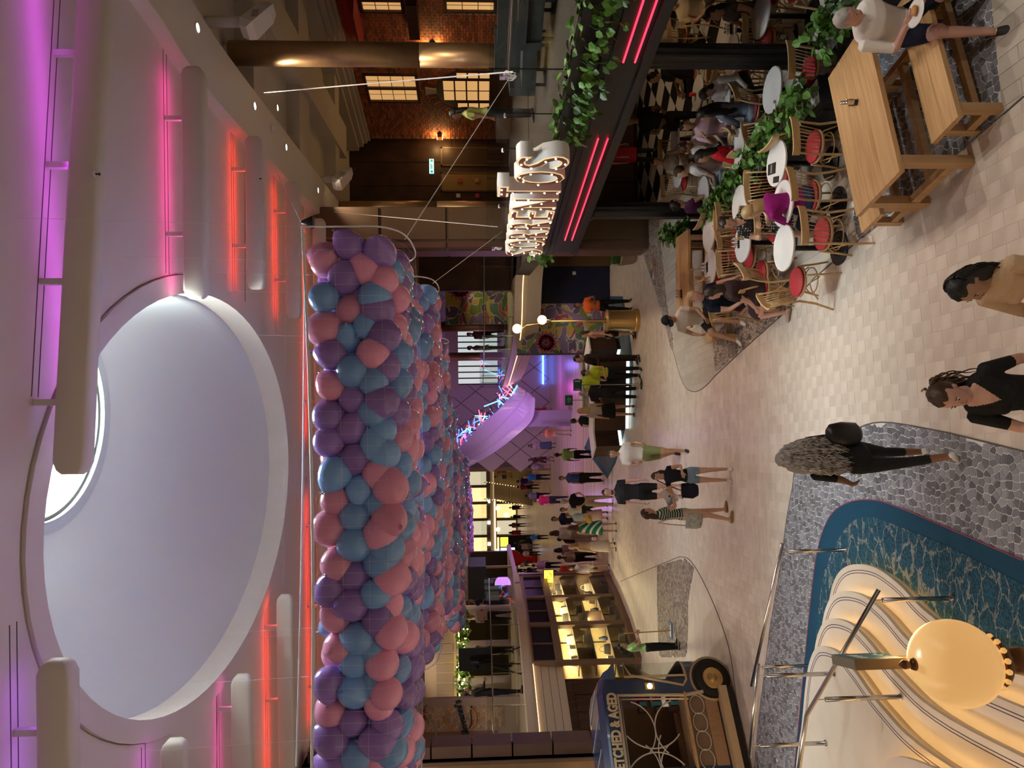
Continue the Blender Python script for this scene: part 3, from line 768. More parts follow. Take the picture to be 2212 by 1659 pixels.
for a in seps[1:-1]:
    MB().lathe([(.02, -.03), (.02, .03)], FW.p(a, 4.22, -.09), 8, Matrix.Rotation(PI/2, 3, 'Y')).build('clamp', m_steel, gb, world=True)
    mb = MB(); FW.box(mb, a - .006, a + .006, UZ, 4.47, -.126, -.112); mb.build('glass_edge', m_darkmetal, gb, world=True)
def rope_coil(px, s, lab):
    p = FW.p(s, 4.28, .0); t = thing('rope_coil', lab, 'rope', p - Vector((0, 0, .12)))
    rnd = random.Random(int(s*10))
    for k in range(9):
        a = Vector((rnd.uniform(-.02, .02), rnd.uniform(-.1, .1), rnd.uniform(0, .08))); rr = rnd.uniform(.05, .085)
        MB().tube([Vector((a.x + .01*math.sin(3*q), a.y + rr*.7*math.cos(q), .10 + a.z*.3 - rr*.9 + rr*math.sin(q))) for q in [2*PI*i/14 for i in range(14)]], .005, 5, closed=True).build('loop', m_net, t)
    MB().box(-.03, .03, -.05, .05, .10, .17).build('clamp', m_steel, t)
rope_coil(None, seps[2] - .02, 'coil of white rope hung on the handrail clamp above the foliage')
rope_coil(None, S_END - .25, 'small coil of white rope on the balustrade behind the first letters')

# ------------------------------------------------------------------ illuminated letters
m_lbody = M('letter_white', (.80, .80, .80), .4); m_lglow = EM('letter_glow', (1, .70, .36), .40); m_lface = M('letter_maroon', (.13, .03, .015), .5)
m_bulb = EM('bulb', (1, .80, .50), 3.5)
sg = thing('restaurant_sign', 'large white channel letters with bulbs spelling SORRENTOS on the black fascia', 'sign', FW.p(FW.sz(1200, 430)[0], 3.24, .2))
from mathutils.bvhtree import BVHTree
lp0 = G(1235, 300, 3.26); lp1 = G(1170, 530, 3.26); ldir = (lp1 - lp0); ldir.z = 0; LL = ldir.length; ldir.normalize()
word = 'SORRENTOS'; adv = [1.0, 1.15, 1.05, 1.05, .95, 1.1, .95, 1.15, 1.0]; tot = sum(adv); acc = 0
for i, ch in enumerate(word):
    f = (acc + adv[i]/2) / tot; acc += adv[i]
    c = lp1 + (lp0 - lp1) * f; hgt = .80 if ch != 'T' else 1.05; wd = LL * adv[i] / tot * .84
    ex = -ldir; ez = Vector((0, 0, 1)); en = ex.cross(ez)
    base = Matrix.Translation(Vector((c.x, c.y, 3.26)) + en*.12) @ Matrix((ex, ez, en)).transposed().to_4x4()
    letter = None
    for nm, bold, ext, dz, mat in (('letter', .022, .12, -.0, m_lbody), ('lit_edge', .012, .010, .118, m_lglow), ('letter_face', -.010, .010, .126, m_lface)):
        me = text_mesh(ch, 1.0, 1.0, bold); me.materials.clear(); me.materials.append(mat)
        co = np.empty(len(me.vertices)*3); me.vertices.foreach_get('co', co); co = co.reshape(-1, 3)
        if nm == 'letter': bb = (co.min(0), co.max(0))
        cx = (bb[0][0]+bb[1][0])/2; sx = wd/(bb[1][0]-bb[0][0]); sy = hgt/(bb[1][1]-bb[0][1])
        co[:, 0] = (co[:, 0]-cx)*sx; co[:, 1] = (co[:, 1]-bb[0][1])*sy; co[:, 2] = co[:, 2]*ext + dz
        if nm == 'letter_face':
            loc = co.copy(); polys = [tuple(p.vertices) for p in me.polygons]
        me.vertices.foreach_set('co', co.ravel()); me.transform(ROOTM[sg.name].inverted() @ base); me.update(); me.name = nm
        o = link(nm, me, sg if nm == 'letter' else letter)
        if nm == 'letter': letter = o
    bv = BVHTree.FromPolygons([Vector(v) for v in loc], polys); bmb = MB(); placed = []
    rnd = random.Random(i)
    for _ in range(260):
        q = Vector((rnd.uniform(-wd/2, wd/2), rnd.uniform(0, hgt), 1)); hit = bv.ray_cast(q, Vector((0, 0, -1)))
        if hit[0] is None or any((q - r_).length < .17 for r_ in placed): continue
        placed.append(q); bmb.sphere(base @ Vector((q.x, q.y, .140)), .017, 8, 6)
    bmb.xf(ROOTM[sg.name].inverted()); bmb.build('bulbs', m_bulb, letter, smooth=True)
for f in (.5,):
    p = lp1.lerp(lp0, f); point('sign_glow', (p.x - .8, p.y - .12, 3.65), 5, (1, .72, .4), .15)

# ------------------------------------------------------------------ brick wall, windows, walnut wall on the upper deck
m_brick = M('red_brick', (.30, .085, .03), .75, attr='tint', rnd=.5, bump=(25, .3))
m_mortar = M('mortar', (.42, .30, .20), .85)
BW = Wall((10.46, 19.01), (8.78, 24.89)); bwL = BW.L
bw = sempty('wall_brick')
mb = MB(); BW.box(mb, -5, bwL, UZ - .2, 8.45, -.25, -.012); mb.build('mortar_bed', m_mortar, bw)
holes = {'a': BW.rect(782, 158, 908, 220), 'c': BW.rect(768, -30, 874, 27), 'd': BW.rect(956, -30, 1072, 27)}
ar = BW.rect(938, 152, 1100, 236); arc_c = (ar[0]+ar[1])/2; arc_r = (ar[1]-ar[0])/2
def in_hole(s_, z):
    for h in holes.values():
        if h[0]-.03 < s_ < h[1]+.03 and h[2]-.03 < z < h[3]+.03: return True
    if abs(s_-arc_c) < arc_r + .03 and z < ar[3] - arc_r: return True
    return math.hypot(s_-arc_c, z-(ar[3]-arc_r)) < arc_r + .30 and z >= ar[3]-arc_r
bricks = []
bl, bh, bg = .225, .082, .014
for j in range(int((8.45-4.0)/bh)):
    z = 4.0 + j*bh
    for i in range(int((bwL+1.2)/bl) + 1):
        s_ = -1.2 + i*bl + (bl/2 if j % 2 else 0)
        if s_ + bl > bwL or in_hole(s_ + bl/2, z + bh/2): continue
        bricks.append((s_, z))
# soldier courses over the windows and the arch
extra = []
for h in holes.values():
    for k in range(int((h[1]-h[0]+.2)/.08)): extra.append(('v', h[0]-.1+k*.08, h[3]+.02))
rnd = random.Random(5); bigb = MB(); nb = 0
bricks.sort(key=lambda q: (BW.p(q[0], q[1]) - CAMP).length)
bmetas = []
for k in range(6):
    q = MB(); q.ct = (k+.5)/6; q.box(0, bl-bg, 0, .02, 0, bh-bg); bmetas.append(q.mesh('brick', m_brick, tint=True))
brz = math.atan2(BW.d.y, BW.d.x)
for s_, z in bricks:
    p = BW.p(s_, z); px = proj(p)
    if nb < 290 and 640 < px[0] < 1062 and 0 < px[1] < 320:
        link('brick', rnd.choice(bmetas), bw, loc=BW.p(s_, z, -.012), rz=brz); nb += 1
    else:
        bigb.ct = rnd.random(); BW.box(bigb, s_, s_+bl-bg, z, z+bh-bg, -.012, .008)
for _, s_, z in extra:
    bigb.ct = rnd.random(); BW.box(bigb, s_, s_+.066, z, z+.2, -.012, .012)
for k in range(24):
    a = PI*(k+.5)/24; 
    c = BW.p(arc_c, ar[3]-arc_r); ex = BW.d*math.cos(a)+Vector((0, 0, math.sin(a))); ey = -BW.d*math.sin(a)+Vector((0, 0, math.cos(a)))
    bigb.ct = rnd.random(); w_ = PI*(arc_r+.03)/24*.42
    bigb.add([c+BW.n*n_+ex*r_+ey*e_ for n_ in (-.012, .012) for r_, e_ in ((arc_r+.03, -w_), (arc_r+.29, -w_*1.2), (arc_r+.29, w_*1.2), (arc_r+.03, w_))], [(0,3,2,1),(4,5,6,7),(0,1,5,4),(1,2,6,5),(2,3,7,6),(3,0,4,7)])
bigb.build('brick_field', m_brick, bw, tint=True, kind='stuff')
mb = MB(); w_ = .13
mb.add([BW.p(arc_c+q, z, n_) for n_ in (0, .05) for q, z in ((-w_*.7, ar[3]-.02), (w_*.7, ar[3]-.02), (w_*1.2, ar[3]+.34), (-w_*1.2, ar[3]+.34))], [(0,3,2,1),(4,5,6,7),(0,1,5,4),(1,2,6,5),(2,3,7,6),(3,0,4,7)])
mb.build('keystone', M('keystone', (.55, .47, .38), .6), bw)
cor = MB()
for z0, z1, n1 in ((8.40, 8.50, .10), (8.50, 8.62, .2), (8.62, 8.78, .34), (8.78, 9.25, .5)): BW.box(cor, -5, bwL, z0, z1, -.25, n1)
struct('trim_4', cor, M('cornice_paint', (.44, .38, .31), .6))
m_frame = M('window_frame_brown', (.07, .032, .016), .5); m_pane = M('lit_pane', (.85, .6, .3), .3, em=((1, .55, .20), .42))
def window(nm, h, cols, rows, mids=1):
    w = sempty(nm); mb = MB(); s0, s1, z0, z1 = h; fw = .07
    for a in ((s0, s1, z0, z0+fw), (s0, s1, z1-fw, z1), (s0, s0+fw, z0, z1), (s1-fw, s1, z0, z1), ((s0+s1)/2-fw*.6, (s0+s1)/2+fw*.6, z0, z1)): BW.box(mb, *a, -.05, .05)
    mb.build('window_frame', m_frame, w)
    for half in range(2):
        a0 = s0+fw if half == 0 else (s0+s1)/2+fw*.6; a1 = (s0+s1)/2-fw*.6 if half == 0 else s1-fw
        for i in range(cols):
            for j in range(rows):
                q = MB(); dw = (a1-a0)/cols; dh = (z1-z0-2*fw)/rows
                BW.box(q, a0+i*dw+.012, a0+(i+1)*dw-.012, z0+fw+j*dh+.012, z0+fw+(j+1)*dh-.012, -.03, -.01); q.build('pane', m_pane, w)
        mb = MB(); BW.box(mb, a0, a1, z0+fw, z1-fw, -.05, -.031); mb.build('sash', m_frame, w)
window('window_1', holes['a'], 2, 4); window('window_2', holes['c'], 2, 3); window('window_3', holes['d'], 2, 3)
aw = sempty('window_4'); mb = MB()
poly = [(arc_c-arc_r, UZ), (arc_c+arc_r, UZ)] + [(arc_c+arc_r*math.cos(PI*k/16), ar[3]-arc_r+arc_r*math.sin(PI*k/16)) for k in range(17)]
mb.add([BW.p(a, z, n_) for n_ in (-.04, .015) for a, z in poly], [tuple(range(len(poly))), tuple(reversed(range(len(poly), 2*len(poly))))] + [(i, (i+1) % len(poly), len(poly)+(i+1) % len(poly), len(poly)+i) for i in range(len(poly))])
mb.build('window_frame', m_frame, aw)
for i in range(2):
    for j in range(4):
        q = MB(); a0 = arc_c-arc_r*.50+i*arc_r*.52; BW.box(q, a0, a0+arc_r*.46, 4.2+j*.38, 4.2+j*.38+.33, .016, .024); q.build('pane', m_pane, aw)
for i in (0, 1):
    for j in range(3):
        q = MB(); a0 = arc_c+(arc_r*.66 if i else -arc_r*.9); BW.box(q, a0, a0+arc_r*.24, 4.2+j*.36, 4.2+j*.36+.31, .016, .024); q.build('pane', m_pane, aw)
def sconce(px, py, lab):
    s_, z = BW.sz(px, py); t = thing('wall_sconce', lab, 'wall lamp', BW.p(s_, z, .06), 0, 'brick wall sconces')
    mb = MB(); BW.box(mb, s_-.10, s_+.10, z-.09, z+.09, .015, .16); mb.build('shade', M('copper_shade', (.25, .10, .05), .4, .5), t, world=True)
    mb = MB(); BW.box(mb, s_-.08, s_+.08, z+.091, z+.096, .04, .15); BW.box(mb, s_-.08, s_+.08, z-.096, z-.091, .04, .15); mb.build('lamp', EM('sconce_lamp', (1, .6, .2), 12), t, world=True)
    p = BW.p(s_, z, .2)
    for dz in (-.16, .16): point('sconce_light', (p.x, p.y, p.z+dz), 9, (1, .6, .22), .03)
sconce(950, 291, 'copper box sconce on the brick wall next to the walnut wall'); sconce(934, 94, 'copper box sconce on the brick wall beside the bronze column')
s0, s1, z0, z1 = BW.rect(722, -30, 786, 68)
aw_ = MB(); rr = []
for k in range(8):
    a = k/7*PI/2; rr.append((z1 - (z1-z0)*math.sin(a), .04 + .9*(1-math.cos(a))))
aw_.add([BW.p(s_, z, n_) for s_ in (s0, s1) for z, n_ in [(z1, .02)] + rr + [(z0, .02)]], [(i, i+1, 10+i+1, 10+i) for i in range(9)] + [tuple(range(10)), tuple(reversed(range(10, 20)))])
o = aw_.build('awning', M('red_awning', (.30, .008, .015), .7)); tag(o, 'dark red curved awning over the top brick wall window', 'awning')
mb = MB(); h = BW.rect(876, -20, 908, 55); BW.box(mb, h[0], h[1], h[2], h[3], .02, .5); o = mb.build('signboard', m_darkwood); tag(o, 'dark wooden projecting board between the brick wall windows', 'sign board')
# walnut wall across the end of the upper deck, with doors
WWY = 25.2; ww = sempty('wall_walnut')
MB().box(3.4, 9.2, WWY, WWY+.2, UZ-.4, 9.25).build('panel_backing', m_darkwood, ww)
for i in range(5):
    x0 = 4.6 + i*.86; MB().box(x0+.01, x0+.85, WWY-.03, WWY, 5.55, 9.2).build('wall_panel', m_darkwood, ww); MB().box(x0+.01, x0+.85, WWY-.03, WWY, UZ, 5.5).build('wall_panel', m_darkwood, ww)
def on_y(px, py, Y): p = PY(px, py, Y); return p.x, p.z
m_exit = EM('exit_pale', (.50, 1.0, .90), 1.0); m_exg = EM('exit_green', (.03, .42, .26), .8)
x, z = on_y(931, 359, WWY-.06); t = thing('exit_sign', 'small green lit exit sign on the walnut wall', 'exit sign', (x, WWY-.05, z-.1))
MB().box(-.26, .26, -.02, .02, .0, .16).build('case', m_exit, t)
for u in (-.24, .15): MB().box(u, u+.09, -.024, -.02, .03, .12).build('green_square', m_exg, t)
text_obj('lettering', 'EXIT', .09, .003, M('exit_dark', (.01, .08, .05), .5), Matrix.Translation((x, WWY-.075, z-.05)) @ Matrix.Rotation(PI/2, 4, 'X'), t, bold=.003)
m_mesh = M('brass_mesh', (.30, .20, .09), .5, .5)
for (xa, ya, xb, yb, mat, nm) in ((955, 375, 1062, 411, m_mesh, 'brass_door'), (955, 321, 1062, 356, M('dark_door', (.06, .03, .018), .4), 'dark_door')):
    a = on_y(xa, ya, WWY-.05); b = on_y(xb, yb, WWY-.05); x0, x1 = min(a[0], b[0]), max(a[0], b[0])
    d = sempty('door_%d' % (1 if nm == 'brass_door' else 2)); MB().box(x0, x1, WWY-.055, WWY-.03, UZ, a[1]).build('door_panel', mat, d)
    MB().box(x0-.05, x0, WWY-.07, WWY-.03, UZ, a[1]+.05).box(x1, x1+.05, WWY-.07, WWY-.03, UZ, a[1]+.05).box(x0-.05, x1+.05, WWY-.07, WWY-.03, a[1], a[1]+.05).build('door_frame', m_brownframe, d)
for px, py, c in ((993, 390, (.5, .05, .04)), (1030, 390, (.5, .3, .1)), (990, 423, (.7, .66, .6)), (1031, 423, (.55, .06, .05))):
    x, z = on_y(px, py, WWY-.06); o = MB().box(-.07, .07, -.02, .02, -.07, .07).build('call_point', M('cp_%d' % px + str(py), c, .4)); o.location = (x, WWY-.08, z); tag(o, {(.5, .05, .04): 'small red square plate on the brass door', (.5, .3, .1): 'small amber square plate on the brass door', (.7, .66, .6): 'small white switch plate beside the brass door', (.55, .06, .05): 'small red alarm point beside the brass door'}[c], 'wall plate')
# bronze columns and the pier
def column(x, y, r, z0, z1, lab, joint):
    t = thing('column', lab, 'column', (x, y, z0)); H_ = z1 - z0
    MB().lathe([(r, 0), (r, joint-z0)], n=28).build('lower_shaft', m_bronze, t, smooth=True)
    MB().lathe([(r*.96, joint-z0), (r*.96, joint-z0+.02)], n=28).build('shaft_joint', m_line, t)
    MB().lathe([(r*1.01, joint-z0+.02), (r*1.01, H_-.12)], n=28).build('upper_shaft', m_bronze, t, smooth=True)
    MB().lathe([(r*.75, H_-.12), (r*.75, H_)], n=28).build('neck', m_white, t, smooth=True)
p = G(515, 115, 8.95); column(p.x, p.y, .215, UZ, CZ+.2, 'thick bronze column before the brick wall', G(905, 118, 5).z if False else PY(907, 118, p.y).z)
p = G(722, 450, 8.95); column(p.x, p.y, .215, UZ, CZ+.0, 'bronze column before the walnut wall', PY(945, 450, p.y).z)
pier = sempty('wall_pier')
MB().box(3.62, 4.75, 18.6, 19.6, 0, 9.0).build('pier_core', M('pier_brown', (.085, .05, .028), .45), pier)
for k in range(5):
    z0 = .15 + k*1.78
    MB().box(3.66, 3.80, 18.57, 18.6, z0, z0+1.7).build('wall_panel', M('pier_panel', (.12, .05, .04), .5), pier)
    MB().box(3.585, 3.62, 18.66, 19.5, z0, z0+1.7).build('wall_panel', M('pier_panel', (.12, .05, .04), .5), pier)
    MB().box(3.88, 4.72, 18.57, 18.6, z0, z0+1.7).build('wall_panel', m_brownframe, pier)
# projectors hung under the soffit
def projector(px, py, Y, rz, lab):
    p = PY(px, py, Y); t = thing('projector', lab, 'projector', p, rz)
    MB().lathe([(.09, .15), (.09, CZ + .2 - p.z)], n=14).build('bracket', m_white, t, smooth=True)
    b = MB(); b.loft([[Vector((u, v*w, .05+z*h)) for v, z in ((-1, -1), (1, -1), (1, 1), (-1, 1))] for u, w, h in ((-.34, .12, .07), (-.22, .17, .12), (.26, .15, .11), (.42, .10, .06))])
    b.xf(Matrix.Rotation(.5, 4, 'Y')); b.build('body', M('projector_white', (.82, .78, .70), .4), t)
    MB().box(-.1, .1, -.172, -.165, -.03, .08).build('vent', M('vent_grey', (.45, .43, .42), .5), t)
projector(560, 48, 12.0, .5, 'large white projector under the soffit over the brick wall awning'); projector(742, 388, 19.0, .6, 'white projector under the soffit before the bronze column')
# furniture on the upper deck
m_uph = M('charcoal_upholstery', (.045, .05, .05), .9, bump=(60, .3))
def lounge(x, y, rz, lab):
    t = thing('lounge_chair', lab, 'armchair', (x, y, UZ), rz)
    MB().box(-.38, .38, -.36, .36, .18, .42).build('seat', m_uph, t); MB().box(-.38, .38, .26, .42, .42, .86).build('backrest', m_uph, t)
    for s_ in (-1, 1): MB().box(s_*.42-.07, s_*.42+.07, -.36, .40, .18, .62).build('armrest', m_uph, t)
    for a, b in ((-.32, -.3), (.32, -.3), (-.32, .34), (.32, .34)): MB().box(a-.02, a+.02, b-.02, b+.02, 0, .18).build('leg', m_black, t)
lounge(5.7, 10.4, 2.0, 'charcoal lounge chair behind the glass above the hanging foliage'); lounge(5.5, 11.7, -.8, 'charcoal lounge chair facing the first one on the upper deck')
def barchair(x, y, rz, lab):
    t = thing('metal_chair', lab, 'chair', (x, y, UZ), rz, 'black chairs on the upper deck')
    MB().box(-.22, .22, -.22, .22, .44, .48).build('seat', m_black, t)
    for a, b in ((-.2, -.2), (.2, -.2), (-.2, .2), (.2, .2)): MB().tube([(a, b, 0), (a, b, .45)], .014, 6).build('leg', m_black, t)
    for a in (-.2, -.07, .07, .2): MB().tube([(a, .2, .46), (a, .25, .92)], .012, 6).build('back_spindle', m_black, t)
    MB().bar((-.22, .25, .94), (.22, .25, .94), .03, .07).build('top_rail', m_black, t)
for i, (x, y, rz) in enumerate(((5.3, 8.4, .3), (6.0, 8.9, -1.2), (6.6, 10.3, .9), (7.4, 11.6, 2.2))):
    barchair(x, y, rz, 'black slat back chair behind the glass by the bronze column')
o = MB().box(-.14, .14, -.22, .22, 0, .12).build('tray', M('amber_box', (.62, .22, .01), .5)); o.location = (5.0, 7.9, UZ+.0); tag(o, 'amber orange box on the upper deck floor behind the glass', 'box')

# ------------------------------------------------------------------ foliage
def leaf_mesh(name, mat, tint=.5):
    mb = MB(); mb.ct = tint
    mb.add([(0, 0, 0), (-.42, .30, .05), (-.34, .68, .0), (0, 1, -.12), (.34, .68, .0), (.42, .30, .05), (0, .5, -.06)], [(0, 6, 1), (1, 6, 2), (2, 6, 3), (3, 6, 4), (4, 6, 5), (5, 6, 0)])
    return mb
_leaf = leaf_mesh('leaf', None)
leaf_metas = []
for k in range(5):
    q = leaf_mesh('leaf', None, (k+.5)/5); leaf_metas.append(q.mesh('leaf', m_leaf2, tint=True))
def foliage(t, pts, size, nobj, seed=0, droop=.4):
    """pts: list of (world point, outward direction)"""
    rnd = random.Random(seed); inv = ROOTM[t.name].inverted(); big = MB()
    pts = sorted(pts, key=lambda q: (q[0]-CAMP).length)
    for k, (p, d) in enumerate(pts):
        s_ = size*rnd.uniform(.7, 1.3)
        dr = (Vector(d) + Vector((rnd.uniform(-.7, .7), rnd.uniform(-.7, .7), rnd.uniform(-.5, .6) - droop))).normalized()
        up = Vector((rnd.uniform(-.5, .5), rnd.uniform(-.5, .5), 1)); sd = dr.cross(up).normalized(); up = sd.cross(dr)
        m_ = inv @ Matrix.Translation(p) @ Matrix((sd, dr, up)).transposed().to_4x4() @ Matrix.Scale(s_, 4)
        if k < nobj:
            o = bpy.data.objects.new('leaf', rnd.choice(leaf_metas)); COL.objects.link(o); o.parent = t; o.matrix_basis = m_
        else:
            big.ct = rnd.random(); big.add([m_ @ Vector(v) for v in _leaf.v], _leaf.f)
    if big.f: big.build('foliage', m_leaf2, t, tint=True, kind='stuff')
rnd = random.Random(11)
# plants trailing over the fascia ledge
def trail(sa, sb, n, lab, z=3.36, fall=.42, nobj=60, seed=1):
    t = thing('trailing_plant', lab, 'plant', FW.p((sa+sb)/2, z-.05, .05))
    MB().box(0, 0, 0, 0, 0, 0)
    mb = MB(); FW.box(mb, sa, sb, 3.32, 3.44, -.1, .10); mb.build('trough', m_black, t, world=True)
    pts = []; r_ = random.Random(seed)
    for k in range(n):
        a = r_.uniform(sa, sb); f = r_.random(); fl_ = fall*(.55+.45*math.sin(a*5.3)**2)
        if f < .45: pts.append((FW.p(a, z + r_.uniform(.02, .16), r_.uniform(-.06, .12)), FW.n*.5 + Vector((0, 0, .4))))
        else: pts.append((FW.p(a, z - r_.random()*fl_, .12 + r_.uniform(0, .08)), FW.n*.7 - Vector((0, 0, .8))))
    for k in range(int((sb-sa)*3)):
        a = sa + (k+.5)/3; MB().tube([FW.p(a, z+.05, .06), FW.p(a+.05, z-.1, .13), FW.p(a-.03, z-.35, .15)], .006, 4).build('stem', m_leaf, t, world=True)
    foliage(t, pts, .115, nobj, seed)
trail(3.2, FW.sz(1240, 288)[0], 620, 'green pothos trailing over the black fascia beside the last letter', nobj=90)
trail(S_END - .3, S_END + .25, 60, 'small tuft of trailing green leaves at the far end of the black fascia', nobj=20, seed=2)

# ------------------------------------------------------------------ ground floor of the restaurant
def fluted(x, y, lab, r=.17):
    t = thing('fluted_column', lab, 'column', (x, y, 0), 0, 'fluted black columns')
    n = 40; prof = [(r*(1 - .06*(k % 4 in (1, 2)))*math.cos(2*PI*k/n), r*(1 - .06*(k % 4 in (1, 2)))*math.sin(2*PI*k/n)) for k in range(n)]
    MB().prism(prof, .12, 2.3).build('shaft', m_black, t); MB().lathe([(r*1.15, 0), (r*1.15, .1), (r*1.02, .12)], n=28).build('base', m_black, t); MB().lathe([(r*1.02, 2.3), (r*1.2, 2.36), (r*1.2, 2.42)], n=28).build('capital', m_black, t)
fluted(*g2(1745, 124), 'fluted black column behind the picnic table'); fluted(*g2(1525, 455), 'fluted black column beside the potted hedge')
fluted(7.2, 14.6, 'fluted black column inside the restaurant over the chequered floor')
# chequered floor
ck = sempty('floor_restaurant'); m_cw = M('checker_white', (.60, .56, .50), .3); m_cb = M('checker_black', (.012, .012, .014), .3)
MB().box(4.6, 14.5, 8.6, 19.8, -.02, .007).build('tile_bed', m_grout, ck)
cq = .62
def ckmesh(m_): return MB().prism([(0, -cq*.70), (cq*.70, 0), (0, cq*.70), (-cq*.70, 0)], .006, .014).mesh('floor_tile', m_)
ckw, ckb = ckmesh(m_cw), ckmesh(m_cb)
for i in range(-2, 30):
    for j in range(0, 36):
        x = 4.2 + i*cq*.71; y = 8.0 + j*cq*.71
        if (i + j) % 2 or x > 14.3 or y > 19.5: continue
        if x < 6.75 - .164*y + .7 + .25: continue
        link('floor_tile', ckw if (i % 2) else ckb, ck, loc=(x, y, 0))
# back wall of the restaurant
bk = sempty('wall_restaurant')
MB().box(4.75, 14.5, 19.8, 20.0, 0, 3.3).build('panel_backing', m_darkwood, bk)
for i in range(10):
    x0 = 4.8+i*.95; MB().box(x0+.01, x0+.93, 19.75, 19.8, .12, 2.35).build('wall_panel', M('panel_brown', (.13, .055, .025), .45), bk)
bb = MB(); r_ = random.Random(8)
for j in range(22):
    for i in range(14):
        bb.ct = r_.random(); a = 6.6+i*.23+(.11 if j % 2 else 0); bb.box(a, a+.215, 19.73, 19.76, .9+j*.08, .9+j*.08+.068)
bb.build('brick_field', m_brick, bk, tint=True, kind='stuff')
MB().box(4.3, 4.75, 19.6, 20.0, 0, 3.3).build('wall_panel', m_brownframe, bk)
for x, y in ((6.0, 11.5), (7.6, 13.0), (6.3, 15.5), (8.6, 10.5), (8.2, 17.2)): spot('under_slab_fill', (x, y, 2.36), 24, (1, .70, .40), 130, r=.08)  # spots added under the slab to light the interior; no pendants hang here
# planters with greenery
m_gravel = M('gravel', (.30, .28, .25), .9, nz=(60, (.5, .47, .42)))
def planter(pts, w, h, n, lab, nobj, seed, bushy=.3, size=.105):
    a, b = Vector((*pts[0], 0)), Vector((*pts[1], 0)); d = (b-a).normalized(); n_ = Vector((-d.y, d.x, 0)); c = (a+b)/2
    t = thing('planter', lab, 'planter', c)
    q = [a-n_*w/2, b-n_*w/2, b+n_*w/2, a+n_*w/2]
    MB().prism(ccw([(v.x, v.y) for v in q]), 0, h).build('box', m_black, t, world=True)
    fr = MB()
    for s_ in (-1, 1):
        o_ = n_*(s_*(w/2+.006))
        fr.tube([a+o_+d*.15+Vector((0, 0, .12)), b+o_-d*.15+Vector((0, 0, .12)), b+o_-d*.15+Vector((0, 0, h-.1)), a+o_+d*.15+Vector((0, 0, h-.1))], .008, 4, closed=True)
    fr.build('panel_moulding', m_darkmetal, t, world=True)
    q = [a-n_*(w/2-.03)+d*.03, b-n_*(w/2-.03)-d*.03, b+n_*(w/2-.03)-d*.03, a+n_*(w/2-.03)+d*.03]
    MB().prism(ccw([(v.x, v.y) for v in q]), h-.02, h+.006).build('gravel', m_gravel, t, world=True)
    r_ = random.Random(seed); L_ = (b-a).length; pts_ = []
    for k in range(n):
        u = r_.random()*L_; v = r_.uniform(-1, 1); v = v*abs(v)**.3; zz = h + .03 + (1-v*v*.7)*bushy*r_.random()**.7
        p = a + d*u + n_*(v*(w/2+.06)) + Vector((0, 0, zz)); pts_.append((p, n_*v*.8 + d*r_.uniform(-.4, .4) + Vector((0, 0, .5*(1-abs(v))))))
    foliage(t, pts_, size, nobj, seed)
    return t
pa, pb = Vector((3.45, 8.45)), Vector((2.86, 11.9))
pd = (pb - pa).normalized()
planter(((pa - pd*.3)[:], (pa+pd*1.7)[:]), .36, .52, 420, 'black planter of glossy green leaves behind the picnic table', 70, 21)
planter(((pa+pd*1.75)[:], (pb)[:]), .36, .52, 420, 'black planter of green leaves between the dining tables and column', 30, 22)
po = Vector((.42, 0))
planter(((pa-pd*2.6+po)[:], (pa-pd*.45+po)[:]), .36, .52, 380, 'black planter of green leaves beside the seated man', 20, 23)
planter((g2(1536, 520), g2(1530, 490)), .34, .45, 260, 'dense green hedge planter at the end of the dining terrace', 10, 24, bushy=.5, size=.12)

# small ceiling fittings
for px, zz, lab in (((205, 376), 8.455, 'small sprinkler head under the longest ceiling fin'), ((558, 386), 8.455, 'small sprinkler head under the red lit fin'), ((566, 165), CZ+.19, 'small dark sprinkler in the upper deck ceiling')):
    p = G(*px, zz); t = thing('sprinkler', lab, 'sprinkler', (p.x, p.y, zz))
    MB().lathe([(.035, .012), (.035, -.004), (.012, -.008)], n=14).build('rose', m_white, t, smooth=True); MB().lathe([(.010, -.008), (.008, -.04), (.018, -.045), (.002, -.055)], n=10).build('nozzle', m_darkmetal, t, smooth=True)
p = G(588, 277, CZ-.22); t = thing('smoke_detector', 'round white smoke detector on the soffit beam', 'smoke detector', (p.x, p.y, CZ-.22)); MB().lathe([(.075, .01), (.075, -.02), (.055, -.05), (.02, -.055)], n=18).build('housing', m_white, t, smooth=True); MB().lathe([(.058, -.026), (.060, -.034)], n=18, cap=False).build('vent_ring', m_darkmetal, t)
